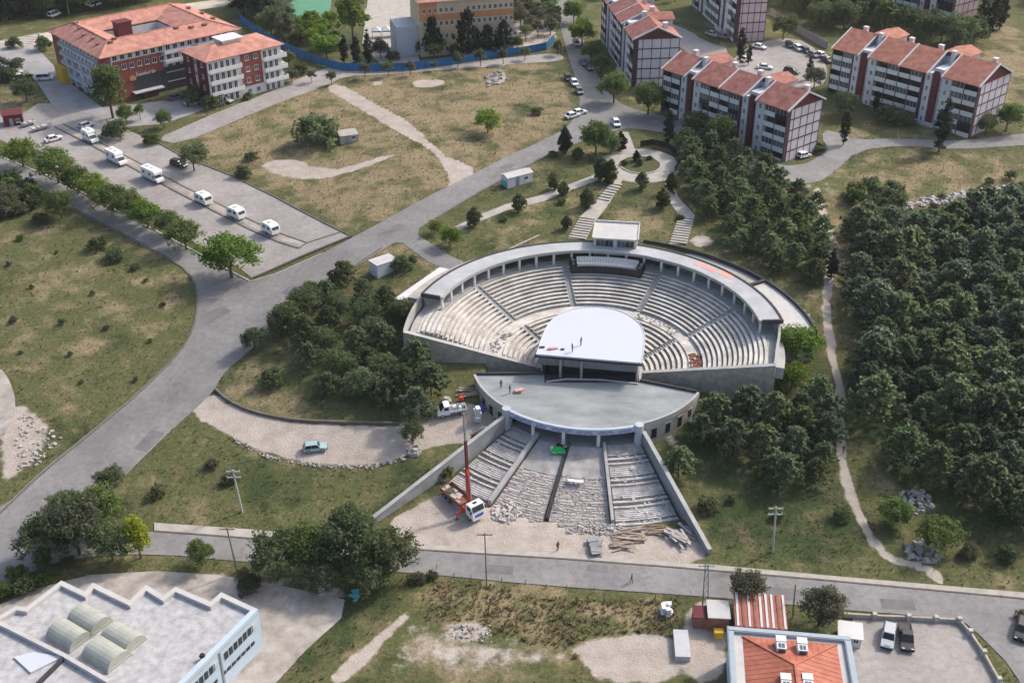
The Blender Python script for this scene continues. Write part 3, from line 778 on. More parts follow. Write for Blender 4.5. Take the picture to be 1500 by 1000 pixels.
# brown bare patch of missing slabs
def rubble(name, spots, m, parent=None, n=60, smin=.1, smax=.35, zf=None, seed=1, stuff=True, flat=.6):
    """heap of broken stones: spots is a function returning (x, y)"""
    r = random.Random(seed); b = MB()
    for k in range(n):
        x, y = spots(r); s_ = r.uniform(smin, smax)**1.0
        z0 = zf(x, y) if zf else Tz(x, y)
        q = Euler((r.uniform(-.5,.5), r.uniform(-.5,.5), r.uniform(0,6.3))).to_matrix()
        sx, sy, sz = s_*r.uniform(.7,1.5), s_*r.uniform(.6,1.1), s_*r.uniform(.3,.7)*flat/.6
        vs = []
        for cx, cy, cz in ((-1,-1,-1),(1,-1,-1),(1,1,-1),(-1,1,-1),(-1,-1,1),(1,-1,1),(1,1,1),(-1,1,1)):
            f = r.uniform(.6,1.05)
            p = q @ Vector((cx*sx*f, cy*sy*f, cz*sz*f)); vs.append((x+p.x, y+p.y, z0+sz*.55+p.z))
        b.hexa(vs)
    o = b.build(name, m, parent)
    if stuff: o['kind'] = 'stuff'
    return o
def sp_ring(r0, r1, a0, a1):
    def f(r):
        R = sqrt(r.uniform(r0*r0, r1*r1)); a = radians(r.uniform(a0, a1)); return R*cos(a), R*sin(a)
    return f
rubble('missing_slab_rubble', sp_ring(17.3, 19.4, -14, 4), M_RUST, amp, 130, .12, .3, lambda x, y: ZD-.03, 3)
rubble('loose_stones', sp_ring(17.1, 19.5, 28, 60), M_RUBBLE, amp, 70, .08, .25, lambda x, y: ZD-.03, 4)
rubble('loose_stones', sp_ring(17.1, 19.5, 150, 174), M_RUBBLE, amp, 60, .08, .3, lambda x, y: ZD-.03, 5)

# ---- temporary stand of white seats on the axis of the top rows
st = thing('grandstand', 'raised stand of white seats in a black frame beneath the amphitheatre gallery', 'grandstand', (AC[0], AC[1], 0))
SA0, SA1 = 66.5, 96.5
for k in range(3):
    r0 = 26.7+k*.85
    b = MB(); b.sector(r0, r0+.85, SA0, SA1, ROWS[16][2]+.06-.0, ZT+.25+k*.42); b.build('platform', M_DARK, st)
    n = 23
    sb = MB(); sb.box(-.25,.25,-.22,.22,.30,.38); sb.box(-.25,.25,.16,.23,.38,.82); sb.box(-.2,.2,-.2,.18,0,.3)
    if k == 0: seat_me = sb.mesh('seat', M_WHITE)
    for j in range(n):
        a = SA0+2.6+(SA1-SA0-5.2)*(j+.5)/n
        part('seat', seat_me, st, ((r0+.4)*cos(radians(a)), (r0+.4)*sin(radians(a)), ZT+.25+k*.42), (0, 0, radians(a)-pi/2))
b = MB()
for a in (SA0+.4, SA0+2.2, SA1-2.2, SA1-.4): b.sector(26.6, 29.2, a-.12, a+.12, ZT, ZT+1.75, n=2)
b.sector(26.5, 26.62, SA0, SA1, ZT-.6, ZT+1.0)
b.build('rail_frame', M_DARK, st)
for s_ in ((SA0+.7, SA0+1.9), (SA1-1.9, SA1-.7)):
    b = MB()
    for k in range(5): b.sector(26.9+k*.45, 27.35+k*.45, s_[0], s_[1], ZT, ZT+.3+.25*k, n=2)
    b.build('side_step', M_WHITE, st)

# ---- control booth on the ring
ba = 79.5
bo = thing('control_booth', 'white flat-roofed booth with a windowed front standing on the gallery ring', 'booth', (AC[0]+33.6*cos(radians(ba)), AC[1]+33.6*sin(radians(ba)), ZR-.3), radians(ba-90)+.05)
b = MB(); b.box(-4.3, 4.3, -2.2, 4.6, -1.2, 2.55); b.build('wall', M_WALLW, bo)
b = MB(); b.box(-4.65, 4.65, -2.75, 5.0, 2.55, 2.8); b.box(-4.65, 4.65, 4.7, 5.0, 2.8, 3.15)
b.box(-4.65,-4.4,-2.75,4.7,2.8,2.98); b.box(4.4,4.65,-2.75,4.7,2.8,2.98); b.build('roof', M_LIGHTR, bo)
for x0 in (-3.85, .3):
    b = MB(); b.box(x0, x0+3.5, -2.26, -2.19, .75, 2.2); f = b.build('window', M_GREY, bo)
    for k in range(4):
        p = MB(); p.box(x0+.1+k*.85, x0+.1+k*.85+.74, -2.285, -2.25, .85, 2.1); p.build('pane', M_GLASSB if k in (0, 1) else M_GLASSD, f)

# ---- stage house with the white roof
sh = thing('stage_house', 'stage house under a bright white half-round roof with grey fascia', 'stage building', (AC[0], AC[1], 0))
ZS = 11.2
M_FASC = mat('fascia_grey', (.16, .165, .17), .8, .2, .6)
def L2(u, v, z): return tuple(unz(u, v, z)[:2]-TC)
pl = [L2(785,519,ZS), L2(940,532,ZS), L2(944,512,ZS), L2(946,491,ZS), L2(941,478,ZS), L2(930,467,ZS), L2(913,457,ZS), L2(892,451,ZS), L2(870,449,ZS), L2(846,451,ZS), L2(826,457,ZS), L2(811,465,ZS), L2(800,478,ZS), L2(792,498,ZS)]
arc = [pl[0], pl[1]] + [tuple(q) for q in chaikin([np.array(p) for p in pl[1:]] + [np.array(pl[0])], 2, False)][1:-1]
b = MB(); b.prism(arc, ZS-.22, ZS); b.build('roof', M_MEMB, sh)
cx_ = sum(p[0] for p in arc)/len(arc); cy_ = sum(p[1] for p in arc)/len(arc)
def shrink(poly, k): return [((p[0]-cx_)*k+cx_, (p[1]-cy_)*k+cy_) for p in poly]
rim = MB()
n = len(arc)
o1, o2 = arc, shrink(arc, .985)
for i in range(n):
    j = (i+1) % n
    rim.hexa([(*o1[i],ZS-.02),(*o1[j],ZS-.02),(*o2[j],ZS-.02),(*o2[i],ZS-.02),(*o1[i],ZS+.10),(*o1[j],ZS+.10),(*o2[j],ZS+.10),(*o2[i],ZS+.10)])
rim.build('roof_edge', M_MEMB, sh)
# dark gutter edge and fascia panels along the front
f0, f1 = np.array(arc[0]), np.array(arc[1]); fd = (f1-f0)/np.linalg.norm(f1-f0); fn = np.array([fd[1], -fd[0]])
FL = np.linalg.norm(f1-f0)
def fpt(t, o): q = f0+fd*t+fn*o; return (q[0], q[1])
b = MB(); a_, c_, d_, e_ = fpt(-.1,.16), fpt(FL+.1,.16), fpt(FL+.1,-.2), fpt(-.1,-.2)
b.prism([a_, c_, d_, e_], ZS-.5, ZS-.225); b.build('gutter', M_DARK, sh)
for k in range(12):
    t0 = .55+(FL-1.1)*k/12; t1 = .55+(FL-1.1)*(k+1)/12-.05
    b = MB(); b.prism([fpt(t0,.02), fpt(t1,.02), fpt(t1,-.15), fpt(t0,-.15)], ZS-1.95, ZS-.52); b.build('fascia_panel', M_FASC, sh)
b = MB()
# side walls, back wall curve, pillars, inner stage floor
sw = shrink(arc, .93)
for i in range(1, len(sw)):
    p, q = sw[i], sw[(i+1) % len(sw)]
    if i == len(sw)-1: break
    dx, dy = q[0]-p[0], q[1]-p[1]; L_ = hypot(dx, dy)+1e-6; nx, ny = -dy/L_*.3, dx/L_*.3
    b.prism([(p[0],p[1]),(q[0],q[1]),(q[0]+nx,q[1]+ny),(p[0]+nx,p[1]+ny)], 4.7, ZS-.24)
b.build('wall', M_CONCG, sh)
for t in (4.2, 7.9):
    b = MB(); b.prism([fpt(t,.35), fpt(t+.42,.35), fpt(t+.42,-.05), fpt(t,-.05)], 5., ZS-.55); b.build('pillar', M_GREY, sh)
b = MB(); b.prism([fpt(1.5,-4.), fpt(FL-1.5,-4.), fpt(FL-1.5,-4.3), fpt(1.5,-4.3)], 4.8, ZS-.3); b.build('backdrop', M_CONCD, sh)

# ---- stage building: the round grey roof deck over the foyer
sb_ = thing('foyer_building', 'low foyer building with a wide grey curved roof deck below the stage', 'building', (AC[0], AC[1], 0))
DC = np.array([-.9, -.5])                    # the deck's own centre
RD = 20.8
ZK = 7.0
M_BAND = mat('sign_band_paint', (.42, .47, .62), .5, .1, 1.)
angs = np.linspace(-167.5, -29.5, 61)
def dpt(a, r): return (DC[0]+r*cos(radians(a)), DC[1]+r*sin(radians(a)))
dk = [dpt(a, RD) for a in angs]
bl, br = L2(797,549,ZK), L2(937,559,ZK)
b = MB(); b.prism(dk+[br, bl], ZK-.5, ZK); b.build('roof_deck', M_DECK, sb_)
b = MB(); b.sector(RD-.02, RD+.42, -167.5, -133, ZK-.75, ZK+.28, c=tuple(DC)); b.sector(RD-.02, RD+.42, -70.5, -29.5, ZK-.75, ZK+.28, c=tuple(DC)); b.build('roof_parapet', M_CONC, sb_)
FA0, FA1 = -133., -70.5
b = MB(); b.sector(RD-.02, RD+.55, FA0, FA1, ZK-.95, ZK+.12, c=tuple(DC)); b.build('fascia', M_PIER, sb_)
b = MB(); b.sector(RD+.55, RD+.62, FA0+1.5, FA1-1.5, ZK-.85, ZK-.05, c=tuple(DC)); sg = b.build('sign_band', M_BAND, sb_)
# illegible white lettering of the sign: upright strokes in word-like clusters
b = MB(); r = random.Random(5); a = FA0+4
while a < FA1-4:
    for k in range(r.choice((5, 7, 9))):
        wdt = r.uniform(.35, .6)
        if a > FA1-4: break
        lo, hi = ZK-.72, ZK-.18
        b.sector(RD+.625, RD+.66, a, a+.28, lo, hi, n=1, c=tuple(DC))
        b.sector(RD+.625, RD+.66, a+.28, a+.28+wdt, *( (hi-.14, hi) if k % 3 else (lo, lo+.14) ), n=1, c=tuple(DC))
        a += .28+wdt+.28
    a += 2.2
b.build('lettering', M_SIGNB, sg)
b = MB(); b.sector(RD-.3, RD+.32, -167.3, FA0+.5, 1.0, ZK-.75, c=tuple(DC)); b.build('wall', M_WALLST, sb_)
b = MB(); b.sector(RD-.3, RD+.32, FA1-.5, -29.7, 1.0, ZK-.75, c=tuple(DC)); b.build('wall', M_WALLST, sb_)
# arched openings in the round wall
for a in (-160,-153,-146,-139,-62,-54,-46,-38):
    b = MB(); b.sector(RD+.25, RD+.35, a-1.5, a+1.5, 3.6, 5.6, n=4, c=tuple(DC))
    w_ = b.build('window', M_GLASSD, sb_)
    b = MB(); b.sector(RD+.2, RD+.42, a-1.9, a+1.9, 5.6, 5.85, n=4, c=tuple(DC)); b.build('lintel', M_CONC, w_)
b = MB(); b.box(bl[0], br[0], br[1]-.3, bl[1]+.1, 5, ZK+.02); b.build('back_kerb', M_CONCD, sb_)
for (p, q) in ((dk[0], bl), (br, dk[-1])):
    b = MB()
    dx, dy = q[0]-p[0], q[1]-p[1]; L_ = hypot(dx, dy); nx, ny = -dy/L_*.35, dx/L_*.35
    b.prism([p, q, (q[0]+nx, q[1]+ny), (p[0]+nx, p[1]+ny)], 3., ZK+.45)
    b.build('roof_upstand', M_CONCD, sb_)
ZF = 3.6
b = MB(); b.sector(14.5, RD+.5, FA0-1, FA1+1, 1.0, ZF, c=tuple(DC)); b.build('floor', M_CONCG, sb_)
# glazed front, set back
for (a0, a1) in ((-132,-120.6),(-119.6,-105.6),(-104.4,-89.4),(-88.2,-71.5)):
    b = MB(); b.sector(RD-3.2, RD-3.0, a0, a1, ZF, ZK-.5, c=tuple(DC)); g_ = b.build('glazing', M_GLASSD, sb_)
    b = MB()
    for k in range(7):
        a = a0+(a1-a0)*k/6; b.sector(RD-3.0, RD-2.92, a-.18, a+.18, ZF, ZK-.5, n=1, c=tuple(DC))
    b.sector(RD-3.0, RD-2.93, a0, a1, ZF+2.1, ZF+2.2, c=tuple(DC)); b.build('mullion', M_GREY, g_)
cb = MB(); cb.tube((0,0,0),(0,0,ZK-.9-ZF),.30,.30,14); cme2 = cb.mesh('column', M_WHITE)
for a in (-119.7, -104.8, -88.8):
    x, y = dpt(a, RD+.1); part('column', cme2, sb_, (x, y, ZF))
for a in (-134.2, -70.3):
    b = MB(); x, y = dpt(a, RD+.5); b.tube((x,y,0.5),(x,y,ZK+.35),.75,.75,18); b.build('round_pier', M_PIER, sb_)
# bits on the deck
b = MB(); y0 = L2(850,560,ZK)
for (u0,v0,u1,v1) in ((800,560,830,556),(830,556,880,557),(880,557,935,563)):
    p, q = L2(u0,v0,ZK), L2(u1,v1,ZK); b.bar((*p,ZK+.15),(*q,ZK+.15),.22,.22)
b.build('pipe', M_POLE, sb_)

# ---- the wide entrance stair with its flanking walls
es = thing('entrance_staircase', 'broad fan of stone stairs between two sloping walls below the foyer', 'staircase', (AC[0], AC[1], 0))
RA, RB = 21.3, 36.8                          # top and bottom radius
BAYS = [(-133.2,-119.9), (-119.1,-105.0), (-104.2,-89.0), (-88.2,-72.2)]
def zst(R): return ZF - (R-RA)/(RB-RA)*(ZF-.25)
M_LANDING = mat('dusty_paving', (.30, .29, .285), .92, .2, .5, .02, 6, c2=(.38,.365,.35))
for bi, (a0, a1) in enumerate(BAYS):
    outer = bi in (0, 3)
    if outer:
        # flights of seats-like double steps with landings
        rb = RA
        k = 0
        rr = random.Random(20+bi)
        Rend = RB+(1.2 if bi == 3 else 0)
        while rb < Rend-.3:
            dr = .40 if (k % 8) < 6 else 1.0
            r2 = min(rb+dr, Rend)
            zz = zst(rb)
            b = MB(); b.sector(rb, r2+.3, a0+.3, a1-.3, zz-1.6, zz-.06, m=0)
            b.sector(r2-.30, r2+.06, a0+.3, a1-.3, zz-.06, zz+.10, m=0)
            b.sector(r2+.02, r2+.30, a0+.3, a1-.3, zz-.2, zz-.055, m=1)  # dark strip painted as shade under the overhanging slab
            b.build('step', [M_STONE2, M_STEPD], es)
            rb = r2; k += 1
    else:
        b = MB(); Rl = 28.5
        b.sector(RA, Rl, a0+.2, a1-.2, zst(Rl)-1.5, lambda a: zst(RA)+0)
        b2 = MB()
        n = 10
        vs = []
        # sloping smooth upper landing
        m_ = 16
        for i in range(m_+1):
            a = radians(a0+.2+(a1-a0-.4)*i/m_)
            for R, zz in ((RA, zst(RA)), (Rl, zst(Rl)), (Rl, zst(Rl)-2), (RA, zst(RA)-3)):
                vs.append((R*cos(a), R*sin(a), zz))
        fs = [(0,1,2,3), tuple(4*m_+k for k in (3,2,1,0))]
        for i in range(m_):
            k = 4*i; fs += [(k,k+4,k+5,k+1),(k+1,k+5,k+6,k+2),(k+2,k+6,k+7,k+3),(k+3,k+7,k+4,k)]
        b2.add(vs, fs); b2.build('landing', M_LANDING, es)
        rb = Rl; k = 0
        Re = RB+1.0
        rr = random.Random(40+bi)
        while rb < Re-.2:
            r2 = rb+.5
            zz = zst(rb)-.05
            # each step is a run of worn, broken blocks
            a = a0+.25
            b = MB(); b.sector(rb, r2+.3, a0+.25, a1-.25, zz-1.3, zz-.09, m=0); b.build('step', M_RUBBLE, es)
            while a < a1-.6:
                da = min(rr.uniform(1.2, 3.6), a1-.25-a)
                if rr.random() < (.86 if bi == 2 else .66):
                    j = rr.uniform(-.10,.10); q = MB()
                    q.sector(rb+.04+j, r2+.02+j*.5, a+.06, a+da-.10, zz-.12, zz+rr.uniform(-.06,.05), n=1); q.build('stone', M_RUBBLE, es)
                a += da
            rb = r2; k += 1
# dividing walls
for a, dk_ in ((-119.5, 0), (-104.6, 1), (-88.6, 1)):
    b = MB(); d = Vector((cos(radians(a)), sin(radians(a)), 0)); e = Vector((-d.y, d.x, 0))
    w2 = .34 if dk_ == 0 else .24
    p0, p1 = d*(RA+.1), d*(RB+.5)
    h = .75 if a != -104.6 else .35
    if a == -104.6: w2 = .14
    b.hexa([p0-e*w2+Vector((0,0,ZF-2.5)), p1-e*w2+Vector((0,0,-.3)), p1+e*w2+Vector((0,0,-.3)), p0+e*w2+Vector((0,0,ZF-2.5)),
            p0-e*w2+Vector((0,0,ZF+h)), p1-e*w2+Vector((0,0,.25+h)), p1+e*w2+Vector((0,0,.25+h)), p0+e*w2+Vector((0,0,ZF+h))], 0)
    b.build('dividing_wall', M_CONC if dk_ != 1 or a > -90 else M_CONCD, es)
    b = MB(); o_ = e*(w2+.16)
    b.hexa([p0+o_-e*.1+Vector((0,0,ZF-.3)), p1+o_-e*.1+Vector((0,0,0)), p1+o_+e*.1+Vector((0,0,0)), p0+o_+e*.1+Vector((0,0,ZF-.3)),
            p0+o_-e*.1+Vector((0,0,ZF+.12)), p1+o_-e*.1+Vector((0,0,.4)), p1+o_+e*.1+Vector((0,0,.4)), p0+o_+e*.1+Vector((0,0,ZF+.12))]); b.build('dark_side_strip', M_CONCD, es)  # dark strip along one side of each dividing wall
# flanking walls
def flank(a, r0, r1, z0, z1, side, lab):
    b = MB(); d = Vector((cos(radians(a)), sin(radians(a)), 0)); e = Vector((-d.y, d.x, 0))*side
    p0, p1 = d*r0, d*r1
    b.hexa([p0+Vector((0,0,-.5)), p1+Vector((0,0,-.8)), p1+e*.45+Vector((0,0,-.8)), p0+e*.45+Vector((0,0,-.5)),
            p0+Vector((0,0,z0)), p1+Vector((0,0,z1)), p1+e*.45+Vector((0,0,z1)), p0+e*.45+Vector((0,0,z0))])
    f = b.build('flanking_wall', M_CONCG, es)
    b = MB(); u_ = Vector((0,0,.14))
    v0, v1 = Vector((0,0,z0)), Vector((0,0,z1))
    b.hexa([p0-e*.12+v0, p1-e*.12+v1, p1+e*.57+v1, p0+e*.57+v0, p0-e*.12+v0+u_, p1-e*.12+v1+u_, p1+e*.57+v1+u_, p0+e*.57+v0+u_]); b.build('coping', M_CONC, f)
flank(-134.0, 21.8, 52.2, 6.3, 1.5, -1, 'left')
flank(-71.6, 21.8, 46.9, 5.9, 1.1, 1, 'right')
rubble('broken_stones', sp_ring(29, 38, -118, -105.6), M_RUBBLE, es, 420, .05, .17, lambda x, y: max(zst(hypot(x, y))-.05, .1), 8)
rubble('broken_stones', sp_ring(28, 38.5, -103.6, -89.4), M_RUBBLE, es, 520, .05, .18, lambda x, y: max(zst(hypot(x, y))-.02, .1), 9)
rubble('broken_stones', sp_ring(22.5, 37.5, -87, -73), M_STONE2, es, 160, .08, .34, lambda x, y: max(zst(hypot(x, y))+.02, .1), 10)
rubble('broken_stones', sp_ring(22.5, 36.5, -132, -121), M_STONE2, es, 90, .06, .22, lambda x, y: max(zst(hypot(x, y))+.02, .1), 12)
# ============================================================ BUILDINGS
def frame(o, p_left, p_right):
    """origin and heading of a facade that runs from p_left to p_right (seen from in front)"""
    d = np.array(p_right[:2])-np.array(p_left[:2]); return atan2(d[1], d[0]), float(np.linalg.norm(d))
def mbox(name, m, *a):
    b = MB(); b.box(*a); return b.mesh(name, m)

WIN = {}
def window(parent, x, z, w_, h, y=0., face='front', m=None, frame_m=None, D=0., sill=True):
    """a window set in a wall facing -y (front) or +x (right, at x=D): frame proud of the wall, glass recessed, sill"""
    m = m or M_GLASSB; frame_m = frame_m or M_WHITE
    key = (round(w_, 2), round(h, 2), m.name, frame_m.name, sill)
    if key not in WIN:
        b = MB(); t = .07
        for a in ((-w_/2,-w_/2+t,0,h),(w_/2-t,w_/2,0,h),(-w_/2+t,w_/2-t,0,t),(-w_/2+t,w_/2-t,h-t,h),(-.03,.03,t,h-t)):
            b.box(a[0],a[1],-.06,.02,a[2],a[3])
        if sill: b.box(-w_/2-.08,w_/2+.08,-.16,.01,-.1,-.005)
        g = MB(); g.box(-w_/2+t,w_/2-t,-.02,.02,t,h-t)
        WIN[key] = (b.mesh('window', frame_m), g.mesh('pane', m))
    fm, gm = WIN[key]
    if face == 'front': o = part('window', fm, parent, (x, y, z))
    elif face == 'right': o = part('window', fm, parent, (D, x, z), (0, 0, pi/2))
    else: o = part('window', fm, parent, (D, x, z), (0, 0, -pi/2))
    part('pane', gm, o)
    return o

BAL = {}
def apartment(label, pl, pr, depth, nf, fh, wallm, tint_m, tile, zbase, full=True, group='apartment blocks behind the park', white=None, seed=0):
    """long block: balconies in bays, stair shafts with dark red fins, stepped tile roofs, gridded gable end"""
    ang, L = frame(None, pl, pr)
    root = thing('apartment_block', label, 'apartment block', (pl[0], pl[1], zbase), ang, group)
    r = random.Random(seed)
    Hh = nf*fh
    k = L/39.4
    def X(u): return L-u*k                   # u runs from the right corner leftwards
    # cores: (u0, u1) recess, fin, pier, dark band
    bays = [(0,3.4),(3.4,6.8),(14.3,17.5),(17.5,20.6),(20.6,23.8),(23.8,27),(33.6,36.5),(36.5,39.4)]
    cores = [(9.2, 14.3), (29, 33.6)]
    whites = [(6.8, 9.2), (27, 29)]
    # main wall bodies, set back behind the balconies
    b = MB()
    b.box(0, L, 1.3, depth, -1.5, Hh)
    b.build('wall', wallm, root)
    for (u0, u1) in whites:
        b = MB(); b.box(X(u1), X(u0), 0, 1.3, -1.5, Hh); b.build('white_pier', M_WALLW, root)
        for f in range(nf): window(root, (X(u0)+X(u1))/2, f*fh+.9, .8, 1.2)
    for (u0, u1) in cores:
        ra = u0+1.2
        b = MB(); b.box(X(ra+1.25), X(ra), .35, 1.3, -1.5, Hh+.6); b.build('stair_fin', M_RED, root)
        b = MB(); b.box(X(ra+3.2), X(ra+1.5), .15, 1.3, -1.5, Hh+.1); b.build('white_pier', M_WALLW, root)
        b = MB(); b.box(X(u1), X(ra+3.2), .05, 1.3, -1.5, Hh); b.build('dark_fin', M_FIN, root)
        for f in range(nf):
            window(root, X(ra+2.35), f*fh+.8, .7, 1.3, .15)
            window(root, X(u0+.6), f*fh+.8, .5, .9, 1.3)
    # balcony bays: slab, parapet, glazing
    for bi, (u0, u1) in enumerate(bays):
        wd = (u1-u0)*k
        key = (round(wd, 1), round(fh, 2), wallm.name)
        if key not in BAL:
            s_ = MB(); s_.box(.0, wd-.16, 0, 1.3, -.16, -.005); s_.box(.06, wd-.22, -.06, .08, -.2, .95)
            g = MB(); g.box(.12, wd-.28, .04, .07, .95, fh-.28); g2 = MB(); g2.box(.1, wd-.26, 1.16, 1.3, .1, fh-.4)
            fr = MB()
            for q in range(4):
                xx = .12+(wd-.4)*q/3; fr.box(xx-.025, xx+.025, .0, .09, .95, fh-.26)
            BAL[key] = (s_.mesh('balcony', M_WHITE), g.mesh('glazing', M_GLASSB), g2.mesh('glazing', M_GLASSD), fr.mesh('frame', M_WHITE), s_.mesh('balcony', M_GLASSD))
        B = BAL[key]
        for f in range(nf):
            dark = r.random() < .10
            o = part('balcony', B[4] if dark else B[0], root, (X(u1)+.08, 0, f*fh+.05))
            if r.random() < .55:
                part('glazing', B[1], o); part('frame', B[3], o)
            else: part('glazing', B[2], o)
        fb = MB(); fb.box(X(u0)-.09, X(u0)+.09, -.1, 1.3, -1.5, Hh); fb.build('party_fin', M_FIN, root)
    b = MB(); b.box(X(39.4)-.1, X(39.4)+.1, -.1, 1.3, -1.5, Hh+.05); b.build('party_fin', M_FIN, root)
    # gable grid on the right end
    nc = 5 if full else 5
    for f in range(nf):
        b = MB(); b.box(L+.0, L+.14, -.06, depth, f*fh-.14, f*fh+.14); b.build('grid_band', M_FIN, root)
    b = MB(); b.box(L, L+.14, -.06, depth, Hh-.14, Hh+.1); b.build('grid_band', tint_m, root)
    pm = mbox('wall_panel', M_WALLL if white is None else white, 0, .06, .06, depth/nc-.06, .12, fh-.12)
    for c_ in range(nc+1):
        b = MB(); yy = depth*c_/nc; b.box(L, L+.11, yy-.09, yy+.09, -1.5, Hh); b.build('grid_post', M_FIN, root)
    for f in range(nf):
        for c_ in range(nc): part('wall_panel', pm, root, (L, depth*c_/nc, f*fh))
    # roofs
    rise = depth*.235
    yr = depth/2
    secs = [(0, 9.0), (13.2, 29), (32.2, 39.4)]
    def slab(x0, x1, name='roof'):
        b = MB(); o_ = .55
        def zz(y): return Hh+.12+rise*(1-abs(y-yr)/yr)
        b.hexa([(x0,-o_,zz(-o_)),(x1,-o_,zz(-o_)),(x1,yr,zz(yr)),(x0,yr,zz(yr)),(x0,-o_,zz(-o_)+.18),(x1,-o_,zz(-o_)+.18),(x1,yr,zz(yr)+.18),(x0,yr,zz(yr)+.18)])
        return b.build(name, tile, root)
    def rows_on(roof, x0, x1):
        # tile courses raised along the slope
        pass
    for i, (u0, u1) in enumerate(secs):
        x0, x1 = X(u1)-(.3 if i == 2 else .25), X(u0)+(.45 if i == 0 else .25)
        rf = slab(x0, x1)
        for xx in (x0, x1):
            b = MB(); z0 = Hh+.12-.55*rise/yr
            b.hexa([(xx-.17,-.6,z0-.12),(xx+.17,-.6,z0-.12),(xx+.17,yr,Hh+.12+rise-.12),(xx-.17,yr,Hh+.12+rise-.12),(xx-.17,-.6,z0+.3),(xx+.17,-.6,z0+.3),(xx+.17,yr,Hh+.12+rise+.3),(xx-.17,yr,Hh+.12+rise+.3)])
            b.build('barge_board', M_WHITE, rf)
    # party ridge in the wide middle roof
    xx = X(20.6); b = MB(); z0 = Hh+.12-.55*rise/yr
    b.hexa([(xx-.2,-.6,z0-.1),(xx+.2,-.6,z0-.1),(xx+.2,yr,Hh+.02+rise),(xx-.2,yr,Hh+.02+rise),(xx-.2,-.6,z0+.36),(xx+.2,-.6,z0+.36),(xx+.2,yr,Hh+.48+rise),(xx-.2,yr,Hh+.48+rise)])
    b.build('barge_board', M_WHITE, root)
    # rear slope over the full length
    b = MB(); o_ = .55; x0, x1 = -.3, L+.45
    ze = Hh+.12-.55*rise/yr; zr_ = Hh+.12+rise
    b.hexa([(x0,yr,zr_-.02),(x1,yr,zr_-.02),(x1,depth+o_,ze),(x0,depth+o_,ze),(x0,yr,zr_+.16),(x1,yr,zr_+.16),(x1,depth+o_,ze+.18),(x0,depth+o_,ze+.18)]); rb = b.build('roof', tile, root)
    b = MB(); b.hexa([(x1-.17,yr,zr_-.1),(x1+.17,yr,zr_-.1),(x1+.17,depth+o_+.05,ze-.12),(x1-.17,depth+o_+.05,ze-.12),(x1-.17,yr,zr_+.3),(x1+.17,yr,zr_+.3),(x1+.17,depth+o_+.05,ze+.3),(x1-.17,depth+o_+.05,ze+.3)]); b.build('barge_board', M_WHITE, rb)
    # pale flat roofs of the stair shafts, with the gable walls beside them
    for (u0, u1) in cores:
        x0, x1 = X(u1)+.6, X(u0)-.35
        b = MB(); b.box(X(u0+1.2+1.5)+.02, x1, .9, yr, Hh-.2, Hh+1.3); b.build('shaft_roof', M_WALLW, root)
        b = MB(); xg = X(u1-1.1)+.0
        b.add([(xg-.1,0,Hh),(xg-.1,yr,Hh),(xg-.1,yr,Hh+rise),(xg+.1,0,Hh),(xg+.1,yr,Hh),(xg+.1,yr,Hh+rise)], [(0,1,2),(5,4,3),(0,3,4,1),(1,4,5,2),(2,5,3,0)])
        b.build('gable_wall', M_WALLG, root)
        b = MB(); b.box(X(u0+2.0), X(u0+1.0), yr-1.5, yr-.3, Hh+1.25, Hh+rise+.9); b.box(X(u0+2.05), X(u0+.95), yr-1.55, yr-.25, Hh+rise+.9, Hh+rise+1.05); b.build('chimney', M_WALLW, root)
        # cross roof over the rear of the stair shaft
        xc = X(u0+2.3); hw_ = 3.4*k; y0_, y1_ = yr-.6, depth+.9; zc_ = Hh+rise+.45; ze_ = Hh+rise-.75
        b = MB()
        for s_ in (-1, 1): b.hexa([(xc+s_*hw_,y0_,ze_),(xc,y0_,zc_),(xc,y1_,zc_),(xc+s_*hw_,y1_,ze_),(xc+s_*hw_,y0_,ze_+.16),(xc,y0_,zc_+.16),(xc,y1_,zc_+.16),(xc+s_*hw_,y1_,ze_+.16)])
        b.build('cross_roof', tile, root)
        b = MB(); b.box(xc-hw_*.9, xc+hw_*.9, y0_+.15, depth+.3, Hh-.5, ze_-.02)
        b.build('cross_wing', M_WALLG, root)
    # red gable triangle on the right end
    b = MB(); b.add([(L-.05,0,Hh+.02),(L-.05,depth,Hh+.02),(L-.05,yr,Hh+rise),(L+.16,0,Hh+.02),(L+.16,depth,Hh+.02),(L+.16,yr,Hh+rise)], [(0,1,2),(5,4,3),(0,3,4,1),(1,4,5,2),(2,5,3,0)])
    b.build('gable', M_RED, root)
    b = MB(); b.add([(-.16,0,Hh),(-.16,depth,Hh),(-.16,yr,Hh+rise),(.05,0,Hh),(.05,depth,Hh),(.05,yr,Hh+rise)], [(0,1,2),(5,4,3),(0,3,4,1),(1,4,5,2),(2,5,3,0)]); b.build('gable', M_RED, root)
    cm = MB(); cm.box(-.55,.55,-.55,.55,-1,1.1); cm.box(-.65,.65,-.65,.65,1.1,1.25); cme_ = cm.mesh('chimney', M_WALLW)
    for u in (2, 16, 24, 37):
        part('chimney', cme_, root, (X(u), yr+2.6, Hh+rise-.6))
    # enclosed wing and base step at the front corner of the shafts
    b = MB(); b.box(X(14.2), X(9), -1.1, 0, -1.5, 1.0); b.build('entrance_porch', M_WALLG, root)
    return root

